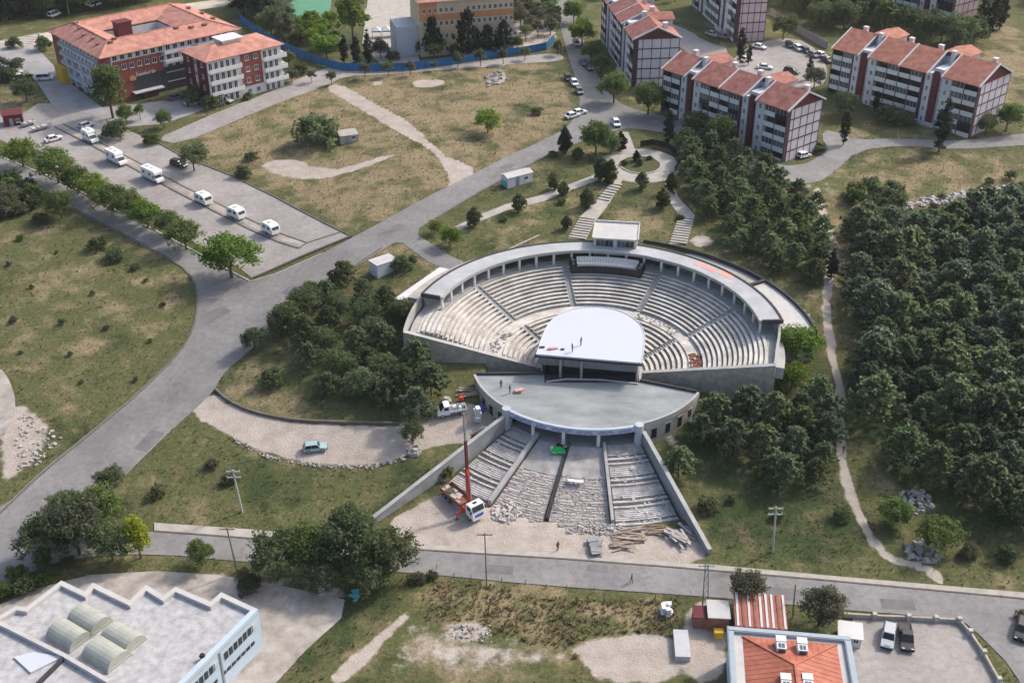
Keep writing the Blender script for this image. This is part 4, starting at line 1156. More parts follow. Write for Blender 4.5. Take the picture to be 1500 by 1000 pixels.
pc = un(1145, 238); pll = un(968, 165)
dvec = pc[:2]-pll[:2]
apartment('white apartment block with red gable behind the garden pines, car parked at its end', pll, pc, 12.6, 5, 2.6, M_WALLW, M_RED, M_TILE, 13.4, seed=1)
pc = un(1418, 203); pll = un(1212, 135)
apartment('white apartment block farthest right, red stepped roofs, cypress before its balconies', pll, pc, 15.5, 5, 2.65, M_WALLW, M_RED, M_TILE2, 12.9, seed=2)
pc = un(925, 128); pll = un(880, 58)
apartment('narrow-looking apartment block beside the tree-lined road, its white gridded gable facing us', pll, pc, 12.4, 5, 2.7, M_WALLW, M_RED, M_TILE, 14.6, seed=3)
pc = un(1074, 62); pll = un(1014, 8)
apartment('pink apartment block by the rear car park, upper storeys out of frame', pll, pc, 9.5, 7, 2.9, M_WALLP, M_RED, M_TILE, 14.9, seed=4, white=M_WALLP)
pc = un(1388, 50); pll = un(1258, 14)
apartment('lilac apartment block at the top edge behind a row of trees', pll, pc, 14, 5, 2.9, M_WALLL, M_RED, M_TILE, 14.9, seed=5, white=M_WALLP)

# ---------------------------------------------------------------- courtyard hotel-like block at upper left
zA = 14.0; HA = 12.7
A_l, A_f, A_r = unz(52, 49, zA+HA), unz(148, 84, zA+HA), unz(347, 42, zA+HA)
ang, LA = frame(None, A_f, A_r)
WA = float(np.linalg.norm(A_l[:2]-A_f[:2]))*.98
ca = thing('courtyard_building', 'large brick red and white block with salmon hipped roof round an open courtyard', 'building', (A_f[0], A_f[1], zA), ang)
ov = 1.0
def hip_ring(root, L, W, H, hole, tile, rise, name='roof'):
    (hx0, hx1, hy0, hy1) = hole
    mid = [( (0-ov+hx0)/2, (0-ov+hy0)/2 ), ((L+ov+hx1)/2, (0-ov+hy0)/2), ((L+ov+hx1)/2, (W+ov+hy1)/2), ((0-ov+hx0)/2, (W+ov+hy1)/2)]
    out = [(-ov,-ov),(L+ov,-ov),(L+ov,W+ov),(-ov,W+ov)]; inn = [(hx0,hy0),(hx1,hy0),(hx1,hy1),(hx0,hy1)]
    for i in range(4):
        j = (i+1) % 4
        b = MB()
        for A_, B_, za, zb in ((out, mid, H, H+rise), (mid, inn, H+rise, H+.5)):
            b.hexa([(*A_[i],za-.2),(*A_[j],za-.2),(*B_[j],zb-.2),(*B_[i],zb-.2),(*A_[i],za),(*A_[j],za),(*B_[j],zb),(*B_[i],zb)])
        b.build(name, tile, root)
        b = MB(); b.bar((*mid[i],H+rise+.02),(*mid[j],H+rise+.02),.35,.2); b.bar((*out[i],H+.05),(*mid[i],H+rise+.05),.35,.2); b.build('roof_ridge', M_TILE3, root)
hole = (LA*.255, LA*.66, WA*.34, WA*.66)
b = MB(); b.box(0, hole[0], 0, WA, -1.5, HA-.1); b.box(hole[1], LA, 0, WA, -1.5, HA-.1); b.box(hole[0], hole[1], 0, hole[2], -1.5, HA-.1); b.box(hole[0], hole[1], hole[3], WA, -1.5, HA-.1)
b.build('wall', M_WALLW, ca)
hip_ring(ca, LA, WA, HA, hole, M_TILE3, 2.5)
b = MB(); b.box(hole[0], hole[1], hole[2], hole[3], 6., 7.2); b.build('courtyard_floor', M_LIGHTR, ca)
b = MB(); b.box(hole[0]+2.5, hole[0]+6.5, hole[3]-4.5, hole[3]-1.2, 7.2, HA+2.6); b.box(hole[0]+2.3, hole[0]+6.7, hole[3]-4.7, hole[3]-1., HA+2.6, HA+2.9); b.build('lift_tower', M_RED, ca)
fhA = HA/5
r = random.Random(3)
# front facade panels: (x0, x1, material, storeys from, to)
for (x0, x1, m_, f0, f1) in ((0,2.2,M_BRICK,0,5),(2.6,16.5,M_BRICK,0,4.25),(16.5,26,M_CONCD,0,2.6),(7.5,16.4,M_CONCD,0,2.4)):
    b = MB(); dd = .14 if m_ is M_BRICK else .22
    b.box(x0, x1, -dd, .0, f0*fhA-.5, f1*fhA-.1); b.build('cladding', m_, ca)
for f in range(5):
    for x in np.arange(3.4, LA-1, 2.15):
        if f < 2 and x < 26: continue
        inb = 2.6 < x < 16.5 and f < 4
        if inb and f < 3: continue
        window(ca, float(x), f*fhA+.8, 1.25, 1.35, -.14 if inb else 0., m=M_GLASSD)
    if f: 
        for (x0, x1) in ((17, 25), (27, LA-.3)):
            b = MB(); b.box(x0, x1, -.75, 0, f*fhA-.15, f*fhA+.7) if f >= 3 or x0 > 26 else b.box(x0, x1, -.3, 0, f*fhA-.1, f*fhA+.05)
            b.build('balcony', M_WHITE, ca)
# left facade: brick corners, white bays with dark openings
def lface(x0, x1, d, z0, z1, name, m_):
    b = MB(); b.box(-d, 0., x0, x1, z0, z1); return b.build(name, m_, ca)
lface(0, 2.6, .15, -1, HA-.1, 'cladding', M_BRICK); lface(WA-4.2, WA, .15, -1, HA-.1, 'cladding', M_BRICK)
for f in range(5):
    for y in np.arange(3.8, WA-5, 2.3):
        window(ca, float(y), f*fhA+.8, 1.2, 1.4, face='left', D=0, m=M_GLASSD)
    if f: lface(3.2, WA-4.8, .8, f*fhA-.15, f*fhA+.65, 'balcony', M_WALLG)
for y in (7., 12.5, 18., 22.):
    lface(y, y+.9, .95, -1, fhA*3.2, 'pier', M_WALLG)
lface(3.0, 21, 1.6, fhA*1.05, fhA*1.25, 'canopy', M_WALLG)
b = MB(); b.box(-2.6, -.9, WA-9, WA-4, .4, 4.6); b.build('yellow_billboard', M_YELLOW, ca)
# sign on the front
tcu = bpy.data.curves.new('sign_text', 'FONT'); tcu.body = '\u0130stanbul Ev'; tcu.size = 1.25; tcu.extrude = .04
to = bpy.data.objects.new('tmp', tcu); COL.objects.link(to)
dg = bpy.context.evaluated_depsgraph_get(); tme = bpy.data.meshes.new_from_object(to.evaluated_get(dg)); bpy.data.objects.remove(to)
tme.materials.clear(); tme.materials.append(M_WHITE)
part('sign_lettering', tme, ca, (8.3, -.30, 2.5*fhA-.5), (pi/2, 0, 0))
b = MB(); b.yprism([(6.6,2.45*fhA-1.2),(8.1,2.45*fhA-1.2),(8.3,2.45*fhA-.4),(7.3,2.45*fhA+.3),(6.4,2.45*fhA-.4)], -.4, -.15); b.build('sign_emblem', M_ORANGE, ca)
b = MB(); b.box(6.6, 15, -2.2, -.15, .55*fhA+.4, .55*fhA+.65); b.build('awning', M_WALLG, ca)
b = MB(); b.box(9, 13, -1.9, -.2, .1, .55*fhA); b.build('shop_front', M_RED, ca)
# roof vents
vm = MB(); vm.box(-.45,.45,-.45,.45,-.6,.7); vm.box(-.6,.6,-.6,.6,.7,.85); vme = vm.mesh('roof_vent', M_RUST)
for (x, y) in [(LA*t, WA*s_) for t, s_ in ((.06,.2),(.12,.12),(.08,.34),(.07,.5),(.10,.66),(.12,.8),(.25,.9),(.4,.93),(.55,.9),(.72,.92),(.86,.88),(.93,.7),(.95,.5),(.93,.25),(.8,.1),(.6,.13),(.16,.15),(.7,.1))]:
    dd = min(x, y, LA-x, WA-y); part('roof_vent', vme, ca, (x, y, HA+min(2.4, dd*.42)))

# ---------------------------------------------------------------- balcony house beside it
zB = 13.8; HB = 12.0
B_l, B_f, B_r = unz(256, 77, zB+HB), unz(299, 91, zB+HB), unz(415, 64, zB+HB)
ang, LB = frame(None, B_f, B_r); LB -= 1.6
WB = float(np.linalg.norm(B_l[:2]-B_f[:2]))
hb = thing('balcony_house', 'four-storey white house with dark red panels, salmon roof and white roof box', 'house', (B_f[0]+.6*cos(ang), B_f[1]+.6*sin(ang), zB), ang)
b = MB(); b.box(0, LB, 0, WB, -1.5, HB-.1); b.build('wall', M_WALLW, hb)
o_ = .9
b = MB(); ins = WB/2*.9
rl = [(-o_,-o_),(LB+o_,-o_),(LB+o_,WB+o_),(-o_,WB+o_)]; rt = [(ins,WB/2-.2),(LB-ins,WB/2-.2),(LB-ins,WB/2+.2),(ins,WB/2+.2)]
b.hexa([(*p,HB-.05) for p in rl]+[(*p,HB+.12) for p in rl]); b.hexa([(*p,HB+.121) for p in rl]+[(*p,HB+1.9) for p in rt]); b.build('roof', M_TILE3, hb)
b = MB(); b.box(LB*.36, LB*.36+5.6, WB*.40, WB*.40+4.6, HB+.5, HB+2.5); b.box(LB*.36-.5, LB*.36+6.1, WB*.4-.6, WB*.4+5.0, HB+2.5, HB+2.75); b.build('roof_box', M_WALLW, hb)
fhB = HB/4
b = MB(); b.box(LB*.44, LB*.72, -.16, 0, fhB*1.0, HB-.1); b.build('cladding', M_BRICK, hb)
b = MB(); b.box(-.16, 0, .2, WB*.42, -1, HB-.1); b.box(-.16, 0, WB*.55, WB-.2, -1, HB-.1); b.build('cladding', M_RED, hb)
for f in range(4):
    for x in (.7+LB*.49, LB*.64): window(hb, x, f*fhB+.9, 1.2, 1.3, -.16 if f else 0., m=M_GLASSB)
    for (x0, x1) in ((.0, LB*.43), (LB*.73, LB+1.0)):
        if f:
            b = MB(); b.box(x0, x1, -1.2, 0, f*fhB-.2, f*fhB-.02); b.box(x0, x1, -1.25, -1.12, f*fhB-.2, f*fhB+.85); b.box(x1-.1, x1+.02, -1.12, .0, f*fhB-.02, f*fhB+.85); b.build('balcony', M_WHITE, hb)
        for x in np.arange(x0+.9, min(x1, LB)-.6, 1.7): window(hb, float(x), f*fhB+.35, 1.0, 1.9, 0., m=M_GLASSD, sill=False)
    for y in (2.5, WB*.48, WB-3): window(hb, y, f*fhB+.9, .9, 1.2, face='left', D=-.16, m=M_GLASSD)
    if f:
        b = MB(); b.box(LB, LB+1.1, .5, WB-1, f*fhB-.2, f*fhB+.8); b.build('balcony', M_WHITE, hb)
for i, (t, s_) in enumerate(((.13,.3),(.2,.4),(.22,.25),(.26,.5),(.62,.7),(.7,.8),(.76,.7),(.55,.85))):
    part('roof_vent', vme, hb, (LB*t, WB*s_, HB+.55), None, (.7,.7,.6))

# ---------------------------------------------------------------- school at the top
zS = 15.0; HS = 15.6
s_l, s_r = un(617, 84), un(752, 72)
ang, LS = frame(None, s_l, s_r)
sc = thing('school_building', 'long beige and orange four-storey school at the top of the picture', 'school', (s_l[0], s_l[1], zS), ang)
b = MB(); b.box(0, LS, 0, 13, -1, HS); b.build('wall', M_BEIGE, sc)
b = MB(); b.box(-.06, LS+.06, -.08, 0, HS*.66, HS*.77); b.build('orange_band', M_ORANGE, sc)
b = MB(); b.box(-.06, 5.2, -.1, 0, HS*.77, HS); b.build('orange_band', M_ORANGE, sc)
b = MB(); b.box(LS*.5, LS, -.05, 0, 0, HS*.40); b.build('white_panel', M_WALLW, sc)
b = MB(); b.box(-.7, LS+.7, -.8, 13.7, HS, HS+.25); b.build('roof_eave', M_WALLP, sc)
b = MB(); b.hexa([(-.7,-.8,HS+.25),(LS+.7,-.8,HS+.25),(LS+.7,13.7,HS+.25),(-.7,13.7,HS+.25),(5,6.2,HS+2.6),(LS-5,6.2,HS+2.6),(LS-5,6.8,HS+2.6),(5,6.8,HS+2.6)]); b.build('roof', M_TILE3, sc)
b = MB(); b.box(-6.5, 0, 2, 12, -1, HS*.55); b.build('side_wing', M_WALLG, sc)
for f in range(4):
    for i, x in enumerate(np.arange(1.4, LS-.5, 1.62)):
        if i in (6, 7): continue
        window(sc, float(x), f*HS/4.2+1.3, .85, 1.3, -.1 if f == 3 and x < 5.2 else (-.05 if f < 2 and x > LS*.5 else 0.), m=M_GLASSD, frame_m=M_WHITE)
b = MB(); b.box(9.8, 14.2, -2.4, -.1, -.5, 3.1); b.build('porch', M_PINKC, sc)

# ---------------------------------------------------------------- industrial hall, lower left
ZI = 7.0
zz = [(-60,940),(0,901),(24,887),(38,889),(90,850),(124,866),(136,853),(190,879),(214,856),(240,872),(257,859),(308,881),(324,867),(378,892)]
pts = [unz(u, v, ZI)[:2] for u, v in zz]
c_r = pts[-1]; c_b = unz(255, 1015, ZI)[:2]
dirw = (c_b-c_r)/np.linalg.norm(c_b-c_r)
c_b = c_r+dirw*30
c_l = pts[0]+dirw*26
poly = [tuple(p) for p in pts]+[tuple(c_b), tuple(c_l)]
ih = thing('industrial_hall', 'pale flat-roofed factory hall with zigzag parapet and blue windowed wall', 'factory', (0, 0, 0))
b = MB(); b.prism(poly, -.6, ZI-.75); b.build('wall', M_BLUEW, ih)
M_IROOF = mat('bitumen_roof', (.335, .33, .335), .9, .15, .9, .03, 3, c2=(.42, .415, .425), detail=12)
def inset(poly, d):
    n = len(poly); out = []
    a = sum(poly[i][0]*poly[(i+1)%n][1]-poly[(i+1)%n][0]*poly[i][1] for i in range(n)); s_ = 1 if a > 0 else -1
    for i in range(n):
        p0, p1, p2 = np.array(poly[i-1]), np.array(poly[i]), np.array(poly[(i+1)%n])
        e1 = (p1-p0)/np.linalg.norm(p1-p0); e2 = (p2-p1)/np.linalg.norm(p2-p1)
        n1 = np.array([-e1[1], e1[0]])*s_; n2 = np.array([-e2[1], e2[0]])*s_
        m_ = n1+n2; m_ = m_/max(.25, float(m_@m_)/2)
        out.append(tuple(p1+m_*d))
    return out
inn = inset(poly, .75)
b = MB(); b.prism(poly, ZI-.75, ZI-.55); b.build('roof', M_IROOF, ih)
for i in range(len(poly)-1):
    j = i+1
    b = MB()
    def q4(za, zb): return [(*poly[i],za),(*poly[j],za),(*inn[j],za),(*inn[i],za),(*poly[i],zb),(*poly[j],zb),(*inn[j],zb),(*inn[i],zb)]
    b.hexa(q4(ZI-.55, ZI+.05))
    b.build('parapet', M_LIGHTR if i < len(poly)-3 else M_BLUEW, ih)
# windows along the blue wall
wd = np.array([c_b[0]-c_r[0], c_b[1]-c_r[1]]); WL = np.linalg.norm(wd); wd /= WL
aw = atan2(-wd[1], -wd[0])                   # heading so that local -y looks outwards
def wpt(t): return c_r+wd*t
wm = MB(); wm.box(-.31,.31,-.10,.06,0,1.15); wmg = wm.mesh('window', M_GLASSD)
wm2 = MB(); wm2.box(-.31,.31,-.12,.06,0,1.15); wmw = wm2.mesh('window', M_WALLG)
k = 0
for t in list(np.arange(1.3, 7.0, .95))+list(np.arange(9.0, 15.5, .95))+list(np.arange(17, 24, .95)):
    p = wpt(t); k += 1
    part('window', wmg if k % 7 != 1 else wmw, ih, (p[0], p[1], 4.35), (0, 0, aw))
wm3 = MB(); wm3.box(-.36,.36,-.09,.06,0,.5); wm3m = wm3.mesh('window', M_GLASSD)
for t in list(np.arange(2.0, 8.0, .98))+list(np.arange(9.6, 16, .98))+list(np.arange(17.6, 24, .98)):
    p = wpt(t); part('window', wm3m, ih, (p[0], p[1], 2.2), (0, 0, aw))
p = wpt(8.1); b = MB(); b.box(-.15,.15,-.1,.05,-.4,ZI-.6); part('downpipe', b.mesh('downpipe', M_GREY), ih, (p[0], p[1], 0), (0, 0, aw))
nn = np.array([-wd[1], wd[0]])
if nn@(np.array([-60., 105.])-c_r) < 0: nn = -nn
# lower roof step with its edge, seen at the left border
st0, st1, st2 = unz(-5,912,ZI-.3)[:2], unz(95,962,ZI-.3)[:2], unz(55,1002,ZI-.3)[:2]
b = MB(); b.bar((*st0,ZI-.25),(*st1,ZI-.25),.55,.7); b.build('roof_kerb', M_LIGHTR, ih)
s3 = unz(160,1000,ZI-.3)[:2]
b = MB(); b.bar((*st1,ZI-.25),(*s3,ZI-.25),.55,.7); b.build('roof_kerb', M_LIGHTR, ih)
b = MB(); b.bar((*st1,ZI-.3),(*st2,ZI-.3),.4,.6); b.build('roof_kerb', M_CONCD, ih)
tp = [unz(u,v,ZI-.4)[:2] for u,v in ((20,962),(50,955),(92,962),(45,985))]
b = MB(); b.prism([tuple(p) for p in tp], ZI-.55, ZI-.3); b.build('roof_sheet', M_MEMB, ih)
# barrel skylights
for (u, v, L_, W_) in ((131,908,4.6,3.4),(101,930,4.6,3.4),(180,935,4.6,3.4),(156,958,4.8,3.6)):
    c0 = unz(u, v, ZI-.2)[:2]
    d1 = np.array([cos(radians(-33)), sin(radians(-33))])
    a_ = atan2(d1[1], d1[0])
    b = MB(); n = 10
    W2 = W_/2
    prof = [(W2*cos(pi*i/n), 1.25*sin(pi*i/n)) for i in range(n+1)]
    b.xprism(prof, -L_/2, L_/2)
    b.box(-L_/2-.15, L_/2+.15, -W2-.15, W2+.15, -.35, .02)
    o = b.build('skylight', M_SKYL, ih, loc=(c0[0], c0[1], ZI-.2), rot=(0, 0, a_))
    rb_ = MB()
    for x in (-L_/2, -L_/6, L_/6, L_/2): rb_.xprism([(p[0]*1.03, p[1]*1.03) for p in prof], x-.06, x+.06)
    rb_.build('rib', M_SKYL, o)

vp_ = unz(297, 964, ZI-.4)
b = MB(); b.tube((0,0,-.2),(0,0,.5),.28,.28,10); b.tube((0,0,.5),(0,0,.75),.42,.3,10); b.build('roof_vent', M_DARK, ih, loc=(vp_[0], vp_[1], ZI-.4))
# ---------------------------------------------------------------- red hipped building, lower right
ZR2 = 6.0
q = [unz(u, v, ZR2)[:2] for u, v in ((1066,918),(1244,933),(1258,1000))]
ang, LR = frame(None, q[0], q[1])
WR = 19.0
rh = thing('red_roof_building', 'building under a hipped orange-red sheet roof framed by pale blue gutters', 'building', (q[0][0]+WR*sin(ang), q[0][1]-WR*cos(ang), 0), ang)
b = MB(); b.box(.35, LR-.35, .35, WR-.35, -.5, ZR2-.5); b.build('wall', M_BLUEW, rh)
for (x0,x1,y0,y1) in ((-.1,LR+.1,WR-.75,WR+.1),(-.1,.75,-.1,WR-.752),(LR-.75,LR+.1,-.1,WR-.752)):
    b = MB(); b.box(x0,x1,y0,y1,ZR2-.5,ZR2+.12); b.box(x0+.12,x1-.12,y0+.12,y1-.12,ZR2+.12,ZR2+.2); b.build('gutter_parapet', M_TRIM, rh)
b = MB(); b.box(.76, LR-.76, .0, WR-.76, ZR2-.5, ZR2-.3); b.build('roof_gutter', M_LIGHTR, rh)
x0, x1, y0, y1 = 1.9, LR-1.7, .2, WR-1.15
xm = (x0+x1)/2; yh = y1-6.0; zr = ZR2+1.5
M_SHEET = mat('red_roof_sheet', (.34, .10, .06), .7, .18, .4, .02, 3, c2=(.40, .14, .09))
for nm_, vs in (('roof_face', [(x0,y1),(x1,y1),(xm,yh)]), ('roof_face', [(x0,y0),(x0,y1),(xm,yh),(xm,y0)]), ('roof_face', [(x1,y1),(x1,y0),(xm,y0),(xm,yh)])):
    b = MB()
    def zf(p): return ZR2-.28+ (zr-ZR2+.28 if abs(p[0]-xm) < .01 else 0)
    b.add([(p[0],p[1],zf(p)) for p in vs]+[(p[0],p[1],ZR2-.3) for p in vs if abs(p[0]-xm) > .01], [tuple(range(len(vs)))])
    ff = b.build(nm_, M_SHEET, rh)
    # standing seams of the sheets
    sbm = MB()
    if len(vs) == 3:
        for t in np.arange(x0+.8, x1-.4, .8):
            ys = y1-(y1-yh)*(1-abs(t-xm)/(xm-x0)); zs = zf((xm, 0))-(zf((xm,0))-zf((x0,0)))*abs(t-xm)/(xm-x0)
            sbm.bar((t,y1,zf((x0,0))+.03),(t,ys,zs+.03),.03,.02)
    else:
        sx = x0 if vs[0][0] < xm else x1
        for t in np.arange(y0+.4, y1-.4, .8):
            f = 1 if t < yh else (y1-t)/(y1-yh)
            sbm.bar((sx,t,zf((x0,0))+.03),(sx+(xm-sx)*f,t,zf((x0,0))+(zr-ZR2+.28)*f+.03),.03,.02)
    sbm.build('seam', M_SHEET, ff)
b = MB(); b.bar((xm,y0,zr+.05),(xm,yh,zr+.05),.3,.14); b.bar((x0,y1,ZR2-.22),(xm,yh,zr+.03),.25,.12); b.bar((x1,y1,ZR2-.22),(xm,yh,zr+.03),.25,.12); b.build('roof_ridge', M_SHEET, rh)
# white roof units, aligned with the slope
for (u, v) in ((1144,944),(1175,947),(1151,1000),(1183,1000)):
    p = unz(u, v, ZR2+.9); dx, dy = p[0]-rh.location.x, p[1]-rh.location.y
    lx = dx*cos(ang)+dy*sin(ang); ly = -dx*sin(ang)+dy*cos(ang)
    b = MB(); b.box(-.62,.62,-1.1,1.1,-.6,.62); b.box(-.66,.66,.1,1.15,.62,.74)
    o = b.build('rooftop_unit', M_WHITE, rh, loc=(lx, ly, ZR2+.75))
    b = MB(); b.box(-.45,.45,-1.14,-1.1,0,.5); b.box(-.4,-.05,-.9,-.2,.62,.68); b.box(.05,.4,-.9,-.2,.62,.68); b.build('grille', M_GLASSB, o)

# ---------------------------------------------------------------- sheds, kiosks, containers
def shed(name, label, cat, u, v, L_, W_, Hh, rz, wallm, roofm, pitch=0., over=.2, door=True, group=None, ridge=False):
    p = un(u, v)
    t = thing(name, label, cat, (p[0], p[1], p[2]-.05), rz, group)
    b = MB(); b.box(-L_/2, L_/2, -W_/2, W_/2, -.4, Hh); b.build('wall', wallm, t)
    b = MB(); x, y = L_/2+over, W_/2+over
    if ridge:
        b.hexa([(-x,-y,Hh),(x,-y,Hh),(x,0,Hh+pitch),(-x,0,Hh+pitch),(-x,-y,Hh+.12),(x,-y,Hh+.12),(x,0,Hh+pitch+.12),(-x,0,Hh+pitch+.12)])
        b.hexa([(-x,0,Hh+pitch),(x,0,Hh+pitch),(x,y,Hh),(-x,y,Hh),(-x,0,Hh+pitch+.12),(x,0,Hh+pitch+.12),(x,y,Hh+.12),(-x,y,Hh+.12)])
        b2 = MB()
        for s_ in (-1, 1): b2.add([(s_*L_/2-.04,-W_/2,Hh),(s_*L_/2-.04,W_/2,Hh),(s_*L_/2-.04,0,Hh+pitch),(s_*L_/2+.04,-W_/2,Hh),(s_*L_/2+.04,W_/2,Hh),(s_*L_/2+.04,0,Hh+pitch)],[(0,1,2),(5,4,3),(0,3,4,1),(1,4,5,2),(2,5,3,0)])
        b2.build('gable', wallm, t)
    else:
        b.hexa([(-x,-y,Hh),(x,-y,Hh),(x,y,Hh+pitch),(-x,y,Hh+pitch),(-x,-y,Hh+.15),(x,-y,Hh+.15),(x,y,Hh+.15+pitch),(-x,y,Hh+.15+pitch)])
    b.build('roof', roofm, t)
    if door:
        b = MB(); b.box(-L_*.1-.45, -L_*.1+.45, -W_/2-.05, -W_/2+.02, -.1, min(2.0, Hh-.2)); b.build('door', M_GREY, t)
        window(t, L_*.25, .9, min(1., L_*.25), .9, -W_/2-.01, m=M_GLASSD)
    return t
k1 = shed('kiosk', 'long pale kiosk with weathered gabled roof on the grass beside the main road', 'kiosk', 757, 268, 6.6, 2.7, 2.3, radians(33), M_WALLW, M_LIGHTR, .5, ridge=True)
b = MB(); b.box(-3.4, -3.3, -1.3, 1.3, .1, 1.4); b.build('blue_panel', M_TEAL, k1)
shed('utility_hut', 'small white flat-roofed utility hut with hedges by the theatre driveway', 'hut', 562, 397, 4.6, 2.9, 2.5, radians(38), M_WALLW, M_LIGHTR, 0., .15, door=False)
shed('red_kiosk', 'small dark red kiosk at the far corner of the parking lot', 'kiosk', 21, 181, 4.6, 3.6, 2.8, radians(20), M_RED, M_RED, .25)
sh1 = shed('corrugated_shed', 'shed with a red and white striped corrugated roof by the street', 'shed', 1110, 918, 6.6, 5.4, 2.7, radians(-6), M_WALLG, M_CORR, .7, .25, door=False)
for k in range(9):
    b = MB(); x = -3.3+k*.8; b.hexa([(x,-2.9,2.86),(x+.3,-2.9,2.86),(x+.3,2.9,3.60),(x,2.9,3.60),(x,-2.9,2.94),(x+.3,-2.9,2.94),(x+.3,2.9,3.68),(x,2.9,3.68)]); b.build('roof_strip', M_WALLW if k % 2 == 0 or k == 5 else M_RUST, sh1)
shed('pale_shed', 'shed with a flat off-white roof left of the striped shed', 'shed', 1050, 912, 2.9, 3.2, 2.5, radians(-4), M_RUST, M_LIGHTR, .15, .12, door=False)
shed('maroon_shed', 'low maroon-roofed lean-to beneath the lattice pole', 'shed', 1026, 912, 2.3, 2.2, 2.0, radians(-4), M_RUST, M_RED, .1, .1, door=False)
shed('yellow_cabinet', 'small yellow cabinet at the corner of the red-roofed building', 'cabinet', 1052, 932, 1.2, .9, 1.1, 0, M_YELLOW, M_YELLOW, 0., .05, door=False)
shed('long_container', 'long grey-white container lying along the dirt yard', 'container', 998, 948, 2.0, 5.0, .8, radians(-3), M_WALLG, M_WALLG, 0., .02, door=False)
shed('ruined_hut', 'small ruined stone hut beside the big bush in the dry field', 'hut', 510, 206, 4.5, 3.4, 1.9, radians(20), M_WALLST, M_PATH, .3, .1)
shed('gate_hut', 'pale hut half hidden beside the red-roofed building', 'hut', 1243, 936, 3.0, 2.8, 1.7, radians(-12), M_WALLW, M_WALLW, .1, .2)
# awnings of the school yard
for k in range(4):
    p = un(552+14.5*k, 55-.8*k)
    t = thing('market_tent', 'blue-edged white peaked tent in the row on the pale school yard, number %s from its left end' % ('one', 'two', 'three', 'four')[k], 'tent', (p[0], p[1], p[2]), .1, 'tents on the school yard')
    t['label'] = ('leftmost', 'second from left', 'third from left', 'rightmost')[k]+' of the four blue-edged white peaked tents on the school yard'
    b = MB(); b.add([(-1.4,-1.4,2.2),(1.4,-1.4,2.2),(1.4,1.4,2.2),(-1.4,1.4,2.2),(0,0,3.4)], [(0,1,4),(1,2,4),(2,3,4),(3,0,4),(3,2,1,0)]); b.build('canopy', M_WHITE, t)
    b = MB(); b.box(-1.42,1.42,-1.42,-1.36,1.9,2.25); b.box(-1.42,-1.36,-1.36,1.36,1.9,2.25); b.box(1.36,1.42,-1.36,1.36,1.9,2.25); b.build('valance', M_BLUEP, t)
    for x in (-1.3, 1.3):
        for y in (-1.3, 1.3):
            b = MB(); b.tube((x,y,-.1),(x,y,2.2),.05,.05,5); b.build('leg', M_GREY, t)

# blue fence with panels
def panel_fence(name, label, line, h, m, gap=2.6):
    pts_ = [un(u, v) for u, v in line]
    t = thing(name, label, 'fence', tuple(pts_[0]))
    o0 = Vector(pts_[0])
    pb = MB(); pb.box(-.05,.05,-.05,.05,-.3,h+.1); pme = pb.mesh('post', m)
    for a, b_ in zip(pts_, pts_[1:]):
        a = Vector(a); b_ = Vector(b_); n = max(1, round((b_-a).length/gap))
        for i in range(n):
            p, q_ = a.lerp(b_, i/n), a.lerp(b_, (i+1)/n)
            p.z = Tz(p.x, p.y); q_.z = Tz(q_.x, q_.y)
            d = (q_-p); d.z = 0; d.normalize(); nrm = Vector((-d.y, d.x, 0))*.025
            mbp = MB(); s0, s1 = p-o0+d*.06, q_-o0-d*.06; u_ = Vector((0,0,.1)); U_ = Vector((0,0,h))
            mbp.hexa([s0-nrm+u_, s1-nrm+u_, s1+nrm+u_, s0+nrm+u_, s0-nrm+U_, s1-nrm+U_, s1+nrm+U_, s0+nrm+U_]); mbp.build('panel', m, t)
            part('post', pme, t, tuple(p-o0))
    return t
panel_fence('blue_fence', 'bright blue panel fence curving round the school grounds', [(352,32),(385,56),(430,80),(470,96),(500,104),(545,106),(600,104),(660,96),(720,86),(770,80),(800,74),(812,62)], 2.4, M_BLUEP)
panel_fence('dark_fence', 'dark railing fence round the far side of the garden circle', [(938,216),(955,213),(975,217),(990,226),(996,238),(988,254)], 1.6, M_DARK, 1.6)
panel_fence('retaining_fence', 'grey wall fence along the back of the rear car park', [(1128,22),(1150,38),(1180,55),(1212,72)], 2.2, M_CONCG, 3.)
# ============================================================ TREES AND PLANTS
LM = {
 'pine': leaf_mat('pine_needles', (.165, .215, .140), .02, .5),
 'pine2': leaf_mat('pine_needles_soft', (.175, .225, .118), .02, .5),
 'pinedry': leaf_mat('dry_pine_needles', (.165, .185, .105), .02, .5),
 'dark': leaf_mat('dark_leaves', (.130, .165, .075), .02, .45),
 'mid': leaf_mat('mid_green_leaves', (.125, .175, .05), .02, .45),
 'bright': leaf_mat('bright_green_leaves', (.16, .235, .038), .015, .45),
 'lime': leaf_mat('lime_leaves', (.34, .37, .04), .01, .4),
 'olive': leaf_mat('olive_leaves', (.125, .135, .08), .02, .45),
 'cypress': leaf_mat('cypress_leaves', (.030, .046, .030), .015, .4),
 'thuja': leaf_mat('thuja_leaves', (.085, .100, .026), .02, .45),
}
def leaf_quads(P, Nrm, size, aspect, rng, fold=True):
    """one leaf spray per point: P centres, Nrm facing, size half-lengths"""
    n = len(P)
    t = rng.normal(size=(n, 3)); t -= (t*Nrm).sum(1, keepdims=True)*Nrm; t /= np.linalg.norm(t, axis=1, keepdims=True)+1e-9
    b = np.cross(Nrm, t)
    L = size[:, None]; W = L*aspect
    up = Nrm*L*.25
    V = np.stack([P-t*L-up, P-b*W, P+t*L-up, P+b*W], 1)
    return V.reshape(-1, 3)
